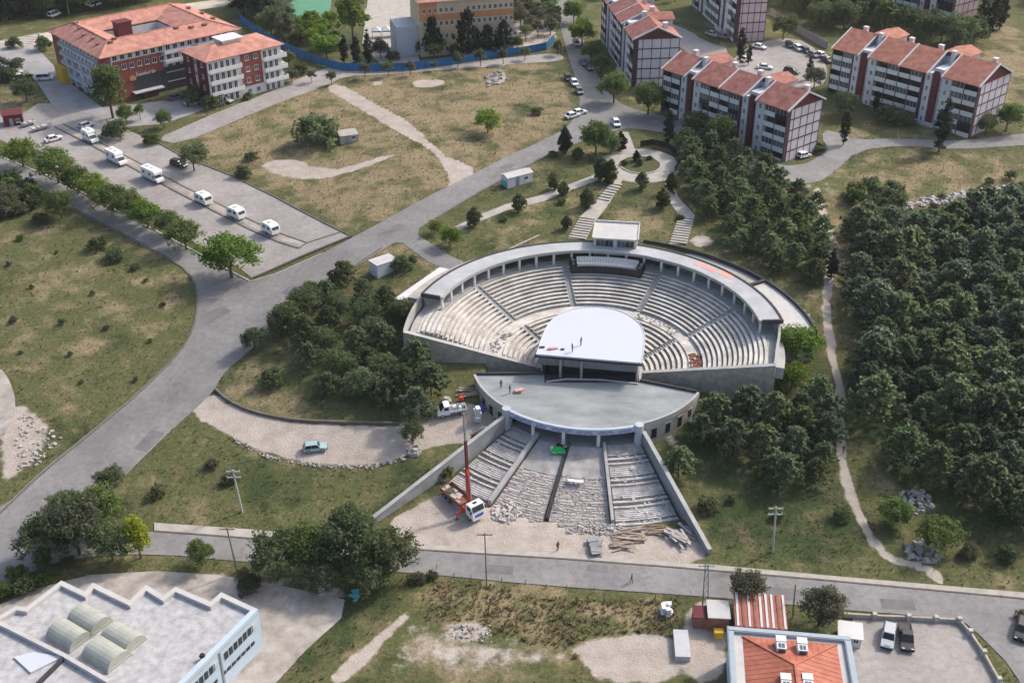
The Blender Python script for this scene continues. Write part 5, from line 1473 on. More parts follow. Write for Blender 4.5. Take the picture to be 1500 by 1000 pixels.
def crown_mesh(name, kind, seed, m):
    rng = np.random.default_rng(seed)
    if kind == 'pine':
        # branches in uneven whorls, each carrying a few fans of upswept needles
        P = []
        for i in range(46):
            h = ((i+rng.uniform(0, 1))/46)**.9; a = i*2.4+rng.uniform(-.5, .5)
            R = (.42*(1-h**1.9)**.75+.03)*rng.uniform(.70, 1.18)
            for j in range(4):
                f = (.42, .65, .86, 1.)[j]
                c = np.array([R*f*cos(a), R*f*sin(a), .12+.76*h+.10*f*f*(1-h*.4)])+rng.normal(size=3)*.022
                out = np.array([cos(a)*.7, sin(a)*.7, .75+.5*h]); out /= np.linalg.norm(out)
                for k in range(15):
                    d = out+rng.normal(size=3)*.55; d /= np.linalg.norm(d)
                    P.append((c, d, rng.uniform(.045, .10)))
        C = np.array([p[0] for p in P]); Dn = np.array([p[1] for p in P]); L = np.array([p[2] for p in P])[:, None]
        s = np.cross(Dn, rng.normal(size=Dn.shape)); s /= np.linalg.norm(s, axis=1, keepdims=True)
        V = np.stack([C-s*.014, C+s*.014, C+Dn*L+s*.020, C+Dn*L*1.05-s*.020], 1).reshape(-1, 3)
    else:
        prm = {'broad': (.50, .42, .56, 130, 40, .030), 'street': (.38, .33, .64, 60, 24, .042), 'tall': (.29, .47, .52, 110, 34, .027), 'cypress': (.125, .49, .51, 80, 26, .024),
               'thuja': (.37, .50, .49, 110, 32, .040), 'bush': (.64, .50, .46, 90, 26, .060), 'poplar': (.32, .47, .53, 95, 26, .032)}[kind]
        rx, rz, zc, nc, nl, ls = prm
        d = rng.normal(size=(nc, 3)); d /= np.linalg.norm(d, axis=1, keepdims=True)
        if kind in ('broad', 'bush', 'tall', 'poplar', 'street'): d[:, 2] = np.where(d[:, 2] < -.45, -d[:, 2], d[:, 2])
        lump = 1+.20*np.sin(d[:, 0]*3.1+seed)*np.cos(d[:, 1]*2.7+seed*1.7)+.10*rng.normal(size=nc)
        if kind in ('cypress', 'thuja'): lump = 1+.05*rng.normal(size=nc)
        rr = rng.uniform(.45, .95, nc)*lump
        C = d*rr[:, None]*np.array([rx, rx, rz])
        if kind in ('cypress', 'thuja'):
            f = np.clip((C[:, 2]/rz+1)/2, 0, 1); sh = np.where(f > .3, 1.14-.72*((f-.3)/.7)**1.6, .95+f*.6)
            C[:, :2] *= sh[:, None]
        C[:, 2] += zc
        cr = .20*rx if kind not in ('cypress',) else .5*rx
        cr = {'broad': .13, 'street': .11, 'tall': .09, 'cypress': .055, 'thuja': .10, 'bush': .17, 'poplar': .085}[kind]
        n = nc*nl
        q = rng.normal(size=(n, 3)); q /= np.linalg.norm(q, axis=1, keepdims=True)
        Pt = np.repeat(C, nl, 0)+q*cr*rng.uniform(.45, 1.05, (n, 1))*np.array([1, 1, .8])
        N = q*.8+rng.normal(size=(n, 3))*.45+np.array([0, 0, .35]); N /= np.linalg.norm(N, axis=1, keepdims=True)
        V = leaf_quads(Pt, N, ls*rng.uniform(.6, 1.25, n), .62, rng)
    nq = len(V)//4
    me = bpy.data.meshes.new(name)
    me.vertices.add(len(V)); me.vertices.foreach_set('co', V.ravel())
    me.loops.add(nq*4); me.loops.foreach_set('vertex_index', np.arange(nq*4, dtype=np.int32))
    me.polygons.add(nq); me.polygons.foreach_set('loop_start', np.arange(0, nq*4, 4, dtype=np.int32)); me.polygons.foreach_set('loop_total', np.full(nq, 4, np.int32))
    me.update(calc_edges=True); me.materials.append(m)
    return me
def trunk_mesh(kind, seed):
    r = random.Random(seed); b = MB()
    th, tr = {'pine': (.86, .026), 'broad': (.55, .032), 'street': (.55, .026), 'tall': (.7, .026), 'cypress': (.8, .018), 'thuja': (.6, .03), 'bush': (.4, .03), 'poplar': (.8, .022)}[kind]
    b.tube((0,0,-.06), (r.uniform(-.015,.015), r.uniform(-.015,.015), th*.5), tr, tr*.7, 7)
    b.tube((0,0,th*.5), (r.uniform(-.03,.03), r.uniform(-.03,.03), th), tr*.7, tr*.25, 6)
    nl = 6 if kind in ('broad', 'street', 'tall', 'pine') else 3
    for k in range(nl):
        a = 2*pi*k/nl+r.uniform(-.4,.4); z0 = th*r.uniform(.45,.8); L = r.uniform(.15,.28)*(1 if kind in ('broad','bush') else .7)
        b.tube((0,0,z0), (L*cos(a), L*sin(a), z0+L*r.uniform(.5,.9)), tr*.4, tr*.12, 5)
    return b.mesh('trunk', M_BARK)
SPEC = {'pine': (.40, .52), 'broad': (.50, .58), 'street': (.38, .66), 'tall': (.29, .55), 'cypress': (.135, .5), 'thuja': (.33, .47), 'bush': (.64, .46), 'poplar': (.32, .55)}
PROTO = {}
def protos(kind, leaf, n=3):
    key = (kind, leaf)
    if key not in PROTO:
        PROTO[key] = [(crown_mesh('crown', kind, hash_(kind+leaf)+i*17, LM[leaf]), trunk_mesh(kind, i)) for i in range(n)]
    return PROTO[key]
def hash_(s): return sum(ord(c)*(i+3) for i, c in enumerate(s)) % 1000
NAMES = {'pine': 'pine_tree', 'broad': 'tree', 'street': 'street_tree', 'tall': 'tree', 'cypress': 'cypress_tree', 'thuja': 'thuja_shrub', 'bush': 'bush', 'poplar': 'poplar_tree'}
TRND = random.Random(77)
def plant_at(kind, leaf, x, y, H, label, group=None, wide=1., n=3, sink=0.):
    cm, tm = TRND.choice(protos(kind, leaf, n))
    o = thing(NAMES[kind], label, {'pine': 'pine tree', 'cypress': 'cypress', 'thuja': 'shrub', 'bush': 'bush'}.get(kind, 'tree'), (x, y, Tz(x, y)-sink*H), TRND.uniform(0, 6.28), group)
    o.scale = (H*wide, H*wide, H)
    part('trunk', tm, o); part('crown', cm, o)
    return o
def tree(kind, leaf, u, v, d, label, group=None, tall=1., n=3):
    """u, v: where the middle of the crown shows in the photograph; d: its width there"""
    rx, zc = SPEC[kind]
    p = un(u, v)
    for _ in range(6):
        s, c = ppm(p); H = 1.10*d/s/(2*rx)*tall
        p = un(u, v+zc*H*s*c)
    return plant_at(kind, leaf, p[0], p[1], H, label, group, 1/tall, n, .12 if kind == 'bush' else 0.)
ORD = ['first','second','third','fourth','fifth','sixth','seventh','eighth','ninth','tenth','eleventh','twelfth','thirteenth','fourteenth','fifteenth','sixteenth']
def fill(kind, leaf, poly, gap, hr, label, group, cap=400, avoid=True, seed=1, wide=1., jitter=True):
    """stand of trees at least gap metres apart inside a surveyed outline; label may be a function of the place"""
    P = np.array(px(poly)); r = np.random.default_rng(seed); got = []
    x0, x1, y0, y1 = P[:,0].min(), P[:,0].max(), P[:,1].min(), P[:,1].max()
    for _ in range(9000):
        x, y = r.uniform(x0, x1), r.uniform(y0, y1)
        if not inside(P, np.array([x]), np.array([y]))[0]: continue
        if any((x-a)**2+(y-b)**2 < gap*gap for a, b in got): continue
        if hypot(x-TC[0], y-TC[1]) < 37 and y > TC[1]-28: continue
        if avoid and any(inside(h, np.array([x]), np.array([y]))[0] for h in HARD): continue
        got.append((x, y))
        if len(got) >= cap: break
    # trees one can tell apart by their order get labels of their own
    own = {}
    uu = lambda p: (p[0]/(p[1]+45.))
    if len(got) <= 16: front = sorted(got, key=uu)
    else:
        front = sorted([p for p in got if not any(q[1] < p[1]-.5 and abs(q[0]-p[0]) < 3.2 and p[1]-q[1] < 14 for q in got)], key=uu)
    if group:
        w_ = 'of the ' if len(got) <= 16 else 'in the front row, '
        for i, p in enumerate(front[:16]): own[p] = '%s from the left %s%s' % (ORD[i], w_, group)
        if len(got) > 80:
            back = sorted([p for p in got if not any(q[1] > p[1]+.5 and abs(q[0]-p[0]) < 3.2 and q[1]-p[1] < 14 for q in got)], key=uu)
            for i, p in enumerate([p for p in back if p not in own][:16]): own[p] = '%s from the left in the farthest row, %s' % (ORD[i], group)
            side = sorted([p for p in got if not any(q[0] < p[0]-.3 and abs(q[1]-p[1]) < 2.6 for q in got)], key=lambda p: p[1])
            for i, p in enumerate([p for p in side if p not in own][:16]): own[p] = '%s from the street along the trail side, %s' % (ORD[i], group)
    for x, y in got:
        k = kind if isinstance(kind, str) else kind[int(r.integers(len(kind)))]
        lf = leaf if isinstance(leaf, str) else leaf[int(r.integers(len(leaf)))]
        lb = own.get((x, y)) or (label(x, y) if callable(label) else label)
        plant_at(k, lf, x, y, r.uniform(*hr), lb, group, wide)
    return got

# ---- the pine wood on the right
def wood_label(x, y):
    if y > 208: return 'dense dark pine along the far edge of the right-hand wood, by the rubble wall'
    if x < 66: return 'blue-green pine on the trail-side edge of the dense wood at right'
    if y < 150: return 'pine at the near end of the right-hand wood, closest to the street'
    return 'bushy blue-green pine deep within the dense wood at right'
fill('pine', ['pine']*6+['pine2']*5+['pinedry'], [(1248,330),(1330,345),(1500,300),(1640,300),(1640,800),(1500,790),(1410,735),(1330,700),(1275,620),(1255,520)], 4.5, (5.2, 9.8), wood_label, 'pines of the dense wood', 290, seed=4, wide=1.06)
# ---- pines beside the garden and below the theatre
fill('pine', ['pine2', 'pine2', 'dark'], [(1000,220),(1062,212),(1130,262),(1195,310),(1212,380),(1190,418),(1120,402),(1060,350),(1010,290)], 4.4, (4.6, 6.6), 'rounded green pine in the grove between the garden circle and the theatre', 'pines of the garden grove', 60, seed=8, wide=1.02)
fill('pine', ['pine2', 'pine', 'dark'], [(1030,612),(1060,590),(1100,588),(1145,590),(1225,590),(1228,660),(1195,710),(1100,700),(1050,680),(1005,650)], 4.1, (4.8, 6.8), 'soft green pine on the grass slope right of the entrance stairs', 'pines right of the stairs', 40, seed=9, wide=1.0)
fill(['pine', 'broad'], ['pine2', 'dark', 'dark'], [(405,500),(430,455),(500,415),(560,430),(598,455),(602,520),(655,560),(672,585),(640,612),(560,612),(500,600),(470,570),(440,520)], 4.5, (4.2, 6.8), 'dark pine in the thicket left of the amphitheatre wall', 'trees of the thicket left of the theatre', 60, seed=10, wide=1.02)
fill('broad', ['dark', 'mid'], [(440,450),(480,400),(505,385),(520,400),(490,440)], 3.4, (2.6, 4.0), 'low dark tree in the thicket along the main road', 'low trees along the main road', 12, seed=12)
fill('bush', ['dark', 'olive', 'mid'], [(1040,650),(1230,690),(1280,780),(1240,800),(1060,760)], 7.5, (1.0, 2.2), 'low scrubby bush on the grass slope above the street', 'bushes on the right slope', 18, seed=13)
fill(['broad', 'tall', 'pine'], ['dark', 'olive', 'dark', 'cypress'], [(0,-20),(235,-20),(225,2),(120,20),(0,36)], 6.0, (8, 12), 'dark tall tree in the wood behind the pale track, top left corner', 'trees of the wood at the top left', 50, seed=14)
fill(['broad', 'tall'], ['dark', 'olive', 'cypress'], [(352,-10),(418,-10),(416,30),(440,60),(420,70),(380,40),(356,26)], 5., (7, 11), 'tall dark tree between the courtyard building and the sports court', 'trees beside the sports court', 22, seed=15)
fill(['broad', 'bush'], ['bright', 'mid', 'bright'], [(425,42),(485,40),(490,70),(478,88),(440,70)], 4.6, (4.5, 7.), 'bright green tree in front of the green sports court', 'trees below the sports court', 12, seed=16)
fill(['street', 'broad'], ['olive', 'olive', 'dark'], [(758,0),(800,0),(815,40),(800,60),(770,62),(752,40)], 5.2, (4.5, 6.2), 'round olive tree in the school grounds beside the road', 'olive trees beside the school', 24, seed=17)
fill(['broad', 'street'], ['olive', 'dark', 'mid'], [(618,80),(700,72),(760,62),(760,74),(690,84),(625,92)], 4.6, (3.8, 5.6), 'rounded tree below the school facade behind the blue fence', 'trees below the school', 16, seed=18)
fill(['broad', 'pine', 'tall'], ['dark', 'dark', 'mid'], [(1180,12),(1255,20),(1300,45),(1400,62),(1440,60),(1400,78),(1330,58),(1262,42),(1230,44),(1190,40)], 5., (7, 10), 'dark tree in the row between the white and the lilac apartment blocks', 'trees between the apartment blocks', 30, seed=19)
fill(['broad', 'tall'], ['dark', 'olive', 'mid'], [(870,-20),(1010,-20),(1010,8),(960,4),(880,0)], 7., (5, 8), 'tree on the top edge between the apartment blocks', 'trees at the top edge', 12, seed=20)
fill(['broad', 'tall'], ['dark', 'mid', 'dark'], [(1135,-20),(1260,-20),(1250,12),(1180,20),(1140,10)], 6., (7, 10), 'dark tree at the top edge behind the pink block', 'trees behind the pink block', 18, seed=21)
fill(['broad', 'tall'], ['dark', 'olive', 'mid'], [(1440,-30),(1600,-30),(1600,8),(1450,14)], 6., (7, 10), 'dark tree in the top right corner', 'trees in the top right corner', 14, seed=22)
fill(['bush', 'broad'], ['dark', 'mid'], [(1240,285),(1275,278),(1310,290),(1305,330),(1250,325)], 3.6, (3.4, 5.), 'dark bush in the clump above the pine wood', 'dark clump above the pine wood', 10, seed=23)
fill(['bush'], ['dark', 'olive'], [(1310,290),(1480,262),(1500,270),(1480,300),(1330,312)], 6., (1.2, 2.6), 'low bush along the pale rubble wall', 'bushes along the rubble wall', 16, seed=24)
fill(['bush', 'broad'], ['dark', 'mid'], [(0,840),(70,815),(110,828),(60,862),(0,905),(-20,890)], 2.6, (2., 3.4), 'dark bush in the hedge beside the street, lower left', 'hedge bushes lower left', 16, seed=25)
fill(['bush'], ['dark', 'olive', 'mid'], [(0,270),(50,280),(60,300),(20,322),(-20,320)], 3.0, (2.5, 4.5), 'dark bush below the left road near the picture edge', 'bushes below the left road', 12, seed=26)
fill(['bush'], ['dark', 'olive'], [(10,330),(220,360),(270,470),(190,570),(60,560),(0,480)], 9., (.6, 1.3), 'small scrubby bush in the left meadow', 'scrub in the left meadow', 22, seed=27)
fill(['bush', 'broad'], ['dark', 'olive'], [(40,60),(70,70),(60,120),(20,130),(0,120),(0,90)], 7, (3., 5.), 'dark rounded tree left of the courtyard building', 'trees left of the courtyard building', 6, seed=28)

# ---- rows that one can count
row = [(35,222,46),(86,240,58),(115,262,46),(140,272,46),(166,288,48),(192,299,46),(217,311,48),(248,325,42),(273,342,50),(340,371,76)]
for i, (u, v, d) in enumerate(row):
    tree('broad', 'mid' if i % 3 else 'bright', u, v, d, '%s tree from the far left in the row between parking lot and left road' % ORD[i] if i < 9 else 'largest tree, last in the parking-lot row, at the lot corner', 'trees along the parking lot', .82)
for i, (u, v, d) in enumerate([(457,110,13),(486,112,14),(535,101,16),(569,97,17),(602,98,15),(636,95,10),(671,85,16),(704,82,17),(737,80,16),(769,76,14),(817,68,15)]):
    tree('street', 'dark' if i % 2 else 'olive', u, v, d, '%s small round street tree from the left along the blue fence' % ORD[i], 'street trees along the blue fence')
# ---- single trees
ONE = [
 ('bush','dark',466,187,60,'big dark round bush standing in the dry middle field beside the ruined hut',1.),
 ('broad','bright',715,176,40,'bright green round bush alone in the right part of the dry field',.8),
 ('broad','dark',285,228,38,'dark green tree at the edge of the parking lot above a black car',1.),
 ('bush','dark',368,228,18,'small dark bush left of the bare patch, the upper of two',1.),
 ('bush','dark',357,250,24,'small dark bush left of the bare patch, the lower of two',1.),
 ('bush','dark',786,162,18,'low dark bush on the green side of the dry field',.8),
 ('tall','mid',166,130,44,'tall mid-green tree before the sign of the courtyard building',1.),
 ('broad','mid',186,166,26,'bright-topped shrub tree at the front of the yard beside the parking lot',1.),
 ('bush','dark',170,188,36,'dark spreading bush at the parking lot edge',1.),
 ('street','mid',206,162,16,'small round tree between the yard shrubs, left one',1.),
 ('broad','mid',241,173,24,'round bright tree at the end of the yard hedge by the side road',1.),
 ('bush','mid',222,203,22,'bush on the corner of side road and parking lot',1.),
 ('bush','dark',285,139,34,'dark hedge shrub beside the parked cars below the balcony house',1.),
 ('bush','dark',310,148,28,'dark shrub at the right end of the cars below the balcony house',1.),
 ('bush','dark',364,140,14,'small round shrub at the corner of the balcony house',1.),
 ('broad','mid',424,86,20,'round green tree right of the balcony house',1.),
 ('bush','olive',440,100,22,'olive bush by the side road, right of the balcony house',1.),
 ('broad','olive',428,110,20,'low olive tree before the blue fence corner',1.),
 ('bush','dark',22,62,22,'dark round bush beside the far left parking court',1.),
 ('broad','dark',40,130,32,'dark tree at the left edge near the courtyard building',1.),
 ('bush','mid',12,108,26,'green bush at the left picture edge by the parked cars',1.),
 ('broad','mid',91,298,38,'green tree below the left road, reaching over its kerb',1.),
 ('bush','dark',60,318,22,'dark shrub below the left road',1.),
 ('bush','dark',144,355,25,'round dark bush at the top of the left meadow, left of a pair',1.),
 ('bush','dark',169,371,26,'round dark bush at the top of the left meadow, right of a pair',1.),
 ('bush','dark',199,390,14,'small dark bush below the round pair in the left meadow',1.),
 ('broad','dark',373,495,34,'round dark tree alone at the edge of the main road',1.),
 ('broad','dark',413,470,38,'round dark tree behind the lone roadside tree',1.),
 ('broad','mid',433,456,38,'leafy tree at the road end of the thicket',1.),
 ('bush','dark',398,552,34,'dark bush on the dry grass above the dirt drive',1.),
 ('poplar','bright',518,25,44,'tall bright green poplar by the pale school track',1.),
 ('cypress','cypress',505,72,12,'thin dark cypress below the poplar, left of three',1.),
 ('cypress','cypress',523,76,13,'thin dark cypress below the poplar, middle of three',1.),
 ('cypress','cypress',540,70,13,'thin dark cypress below the poplar, right of three',1.),
 ('broad','olive',558,70,26,'round olive tree beside the tents',1.), ('bush','olive',575,82,20,'dark olive shrub behind the blue fence near the tents',1.),
 ('pine','cypress',635,55,22,'dark conifer before the left half of the school',2.0), ('pine','cypress',685,51,28,'tallest dark conifer before the middle of the school',1.9),
 ('pine','cypress',714,60,22,'dark conifer before the right half of the school, shorter one',1.6), ('pine','cypress',738,55,22,'dark conifer near the right end of the school',1.7),
 ('broad','bright',840,16,30,'bright green tree beside the road at the top edge',1.), ('broad','bright',852,46,38,'big bright green tree right of the upper road',1.),
 ('broad','bright',866,74,28,'bright green tree below the big one by the upper road',1.), ('broad','mid',880,92,26,'mid-green tree at the apartment block by the upper road',1.),
 ('broad','mid',899,126,42,'round grey-green tree at the corner of the road junction',1.), ('broad','mid',949,141,46,'round green tree before the gable of the narrow block',1.),
 ('bush','dark',934,116,14,'small dark bush under the white gable',1.),
 ('cypress','cypress',979,186,15,'dark cypress at the end of the garden access road',1.),
 ('broad','mid',1054,192,46,'leafy tree covering the middle of the near apartment block',1.), ('broad','dark',1018,180,36,'dark tree before the left part of the near apartment block',1.),
 ('broad','mid',1000,210,26,'light green tree behind the garden circle',1.),
 ('cypress','cypress',1084,66,13,'tall dark cypress at the left edge of the rear car park',1.), ('cypress','cypress',1235,186,14,'slim dark cypress before the left end of the farthest right block',1.),
 ('broad','dark',1236,152,34,'dark tree behind the slim cypress, at the right block',1.), ('broad','olive',1192,112,28,'olive tree at the right edge of the rear car park',1.), ('cypress','cypress',1184,100,9,'very thin cypress beside the olive tree in the rear car park',1.),
 ('cypress','cypress',1375,182,21,'tall broad dark cypress before the farthest right block',1.), ('cypress','cypress',1386,160,9,'thin cypress tip behind the broad one at the right block',1.),
 ('broad','dark',1443,180,28,'dark tree at the white gable of the farthest right block',1.), ('broad','mid',1473,170,38,'round green tree right of the white gable, at the picture edge',1.),
 ('bush','dark',1300,165,36,'dark bush below the balconies of the farthest right block',1.), ('bush','dark',1325,172,26,'low bush beside the blue wall of the right block',1.), ('cypress','cypress',1281,150,9,'small cypress close to the right block facade',1.),
 ('cypress','cypress',1434,20,15,'dark cypress at the lilac gable, left of three',1.), ('cypress','cypress',1450,18,16,'dark cypress at the lilac gable, middle of three',1.), ('cypress','cypress',1464,14,15,'dark cypress at the lilac gable, right of three',1.),
 ('bush','dark',1200,215,22,'dark bush beside the white car at the gable end',1.),
 ('broad','dark',1147,38,34,'dark tree at the corner of the pink block',1.), ('cypress','cypress',1096,80,8,'thin cypress near the rear car park entrance',1.),
 ('cypress','cypress',1217,386,17,'lone dark cypress beside the dirt trail',.75),
 ('broad','bright',1166,502,58,'large bright green tree against the right rim of the amphitheatre',1.), ('broad','bright',1158,548,42,'bright green tree below the large one at the right wing wall',1.),
 ('broad','mid',1188,500,26,'yellowish green tree beside the large bright one',1.),
 ('pine','pine2',612,520,40,'pine at the left wing wall of the amphitheatre, topmost of four',1.), ('pine','dark',590,560,44,'pine at the left wing wall, second from the top of four',1.), ('pine','pine2',632,556,42,'pine touching the left wing wall, third of four',1.), ('pine','pine',612,592,44,'pine below the left wing wall, lowest of four',1.), ('bush','mid',628,600,24,'leafy bush below the left wing wall, beside the yard',1.),
 ('pine','pine2',1048,602,46,'soft pine against the right wing wall, leftmost of three',1.), ('pine','pine',1092,592,48,'soft pine against the right wing wall, middle of three',1.), ('pine','pine2',1132,600,44,'soft pine against the right wing wall, rightmost of three',1.),
 ('pine','pine',1072,640,46,'pine below the three at the right wing wall, left one',1.), ('pine','pine2',1114,648,48,'pine below the three at the right wing wall, right one',1.), ('pine','pine',1026,628,38,'small pine near the right end of the foyer building',1.), ('pine','pine2',1150,690,42,'lowest pine of the clump right of the stairs',1.),
 ('pine','pine2',992,676,40,'dark pine close to the right stair wall',1.), ('bush','dark',1036,738,28,'dark bush on the grass below the right stair wall',1.),
 ('broad','bright',660,345,32,'bright green shrub at the theatre driveway, larger of two',.9), ('broad','bright',638,332,20,'bright green shrub at the theatre driveway, smaller of two',.9),
 ('bush','dark',588,384,30,'dark hedge bush right of the utility hut',1.), ('bush','dark',505,400,18,'small bush at the road before the utility hut',1.), ('bush','dark',604,380,16,'small hedge bush behind the utility hut',1.),
 ('broad','dark',605,630,32,'grey-green young tree at the end of the dirt drive',1.2),
 ('bush','mid',652,690,24,'green bush on the slope behind the left stair wall',1.), ('bush','dark',700,640,20,'green bush in the building yard by the wall',1.),
 ('broad','dark',165,700,38,'dark tree at the roadside above the lower left group',1.),
 ('broad','olive',118,770,84,'large olive-dark tree in the lower left group, middle',1.), ('broad','dark',75,785,70,'dark tree at the left end of the lower left group',1.), ('broad','mid',152,745,66,'rear leafy tree of the lower left group',1.), ('broad','dark',165,790,60,'front dark tree of the lower left group beside the lime tree',1.), ('broad','dark',100,740,50,'upper left tree of the lower left group',1.),
 ('tall','lime',207,785,36,'slender lime-yellow tree at the end of the lower left group',1.1),
 ('broad','mid',296,808,40,'small grey-green tree standing at the edge of the street',1.),
 ('broad','dark',408,812,72,'dark tree at the left end of the big roadside group',1.), ('broad','mid',455,800,74,'lighter tree second from left in the big roadside group',1.), ('broad','dark',515,792,84,'tallest dark tree in the middle of the big roadside group',1.1), ('broad','dark',570,808,72,'dark tree at the right end of the big roadside group',1.), ('broad','olive',480,836,58,'front olive tree of the big roadside group, left one',.9), ('broad','dark',545,838,62,'front dark tree of the big roadside group, right one',.9), ('bush','olive',365,850,36,'olive bush below the big roadside group',1.),
 ('broad','olive',1091,860,48,'leafy tree at the street behind the striped shed',1.1), ('broad','olive',1200,886,62,'olive-green tree between street and red-roofed building',1.),
 ('broad','mid',1308,748,50,'rounded bush tree at the near edge of the pine wood, left',.8), ('broad','mid',1370,778,58,'rounded green tree between the rock piles',.8), ('bush','dark',1474,808,34,'dark bush right of the lower rock pile',1.), ('bush','olive',1418,806,26,'olive bush above the street beside the lower rock pile',1.),
 ('bush','olive',1495,900,18,'bush at the right picture edge by the lot entrance',1.),
 ('bush','olive',610,845,22,'bush at the street edge where the footpath starts',1.), ('bush','olive',632,842,16,'small bush left of the lamp pole by the street',1.),
 ('bush','dark',336,700,22,'dark bush on the slope at the foot of the utility pole',1.), ('bush','olive',312,678,18,'dry bush on the slope left of the utility pole',1.), ('bush','dark',232,718,24,'dark bush on the slope near the roadside',1.),
 # garden
 ('thuja','cypress',827,207,17,'tall dark conical shrub at the road edge of the garden',1.5), ('bush','dark',810,225,13,'low dark ball shrub beside the tall cone by the road',1.), ('thuja','dark',846,225,13,'small dark cone shrub by the big green garden tree',1.),
 ('broad','mid',872,200,46,'big green tree at the upper corner of the garden',1.), ('broad','dark',894,208,30,'dark tree beside the big green one in the garden',1.), ('thuja','cypress',909,208,14,'dark cone shrub at the garden entrance path',1.3),
 ('thuja','thuja',893,252,18,'tall yellow-green cone shrub left of the garden circle, front one',1.3), ('thuja','dark',880,247,18,'dark cone shrub left of the garden circle, rear one',1.3), ('bush','dark',872,232,13,'dark ball shrub left of the garden circle path',1.),
 ('thuja','dark',860,290,18,'dark cone shrub between the garden path and the left stairs',1.1), ('thuja','dark',825,276,13,'small cone shrub above the garden path, right of two',1.1), ('bush','dark',810,256,11,'ball shrub in the garden lawn',1.), ('thuja','dark',811,268,12,'small cone shrub above the garden path, left of two',1.2), ('bush','mid',823,294,13,'flat green shrub below the garden path',1.),
 ('thuja','dark',760,297,17,'dark cone shrub at the middle of the long garden path',1.1), ('thuja','dark',695,318,18,'dark cone shrub at the lower end of the long garden path',1.1), ('bush','dark',738,320,11,'small shrub on the dry garden slope',1.), ('thuja','dark',830,326,13,'dark cone shrub left of the left stairs',1.1),
 ('thuja','dark',940,265,15,'blue-green cone shrub in front of the garden circle',1.2), ('thuja','thuja',983,269,16,'yellow-green cone shrub right of the garden circle, upper one',1.2), ('thuja','thuja',970,291,18,'yellowish cone shrub right of the garden circle, lower one',1.1), ('bush','thuja',996,318,11,'small shrub at the top of the right stairs',1.),
 ('thuja','cypress',932,229,9,'tiny dark cone shrub on the circle island, rear',1.2), ('bush','thuja',914,238,10,'small bush on the left rim of the circle island',1.), ('bush','dark',951,231,9,'small bush on the rear right of the circle island',1.), ('thuja','mid',937,237,8,'tiny light shrub in the middle of the circle island',1.),
]
for k_, lf_, u_, v_, d_, lab_, tl_ in ONE:
    tree(k_, lf_, u_, v_, d_, lab_, None, tl_)

# ---- grass tufts and weeds, as ground cover
def tufts(name, n, hr, wsel, m, seed, region):
    rng = np.random.default_rng(seed)
    x0, x1, y0, y1 = region
    # more tufts near the camera
    Y = y0+(y1-y0)*rng.uniform(0, 1, n)**1.5; X = x0+(x1-x0)*rng.uniform(0, 1, n)
    k = np.abs(X) < .52*Y+12
    X, Y = X[k], Y[k]
    C = cover(X, Y); k = wsel(C, rng.uniform(0, 1, len(X)))
    X, Y = X[k], Y[k]
    bad = np.zeros(len(X), bool)
    for h in HARD:
        s = (X > h[:,0].min()) & (X < h[:,0].max()) & (Y > h[:,1].min()) & (Y < h[:,1].max())
        if s.any():
            t = np.zeros(len(X), bool); t[s] = inside(h, X[s], Y[s]); bad |= t
    R = np.hypot(X-TC[0], Y-TC[1]); A = np.degrees(np.arctan2(Y-TC[1], X-TC[0]))
    bad |= (R < 35) | ((R < 54) & (A > -136) & (A < -70))
    bad |= (R < 41) & (A > 0) & (A < 72)
    X, Y = X[~bad], Y[~bad]
    n = len(X); Z = T(X, Y)
    q = 4
    P = np.repeat(np.stack([X, Y, Z], 1), q, 0)
    h = np.repeat(rng.uniform(hr[0], hr[1], n)*rng.uniform(.6, 1.2, n), q)
    a = rng.uniform(0, 2*pi, n*q); lean = rng.uniform(.3, 1.0, n*q)
    d = np.stack([np.cos(a), np.sin(a), np.zeros(n*q)], 1); s = np.stack([-np.sin(a), np.cos(a), np.zeros(n*q)], 1)
    wd = (h*.33)[:, None]
    top = P+d*(h*lean)[:, None]+np.array([0, 0, 1.])*(h*.8)[:, None]
    base = P-np.array([0, 0, .05])
    V = np.stack([base-s*wd*.5, base+s*wd*.5, top+s*wd*.8, top-s*wd*.8], 1).reshape(-1, 3)
    nq = n*q
    me = bpy.data.meshes.new(name)
    me.vertices.add(len(V)); me.vertices.foreach_set('co', V.ravel())
    me.loops.add(nq*4); me.loops.foreach_set('vertex_index', np.arange(nq*4, dtype=np.int32))
    me.polygons.add(nq); me.polygons.foreach_set('loop_start', np.arange(0, nq*4, 4, dtype=np.int32)); me.polygons.foreach_set('loop_total', np.full(nq, 4, np.int32))
    me.update(calc_edges=True); me.materials.append(m)
    o = link(name, me); o['kind'] = 'stuff'
    return o
GD = leaf_mat('dry_grass_blades', (.30, .235, .12), .015, .4); GG = leaf_mat('green_weed_blades', (.15, .155, .065), .03, .4)
tufts('dry_grass', 90000, (.12, .32), lambda C, r: (r < C[0]*.8) & (C[1] < .3), GD, 3, (-190, 170, 90, 330))
tufts('tall_weeds', 2600, (.2, .55), lambda C, r: (C[1] < .35) & (r < .75), leaf_mat('brown_weed_blades', (.25, .215, .115), .03, .4), 5, (-12, 24, 113, 128))
tufts('green_weeds', 80000, (.12, .34), lambda C, r: (r < .35+C[2]*.6-C[0]*.45) & (C[1] < .25), GG, 4, (-190, 170, 90, 300))
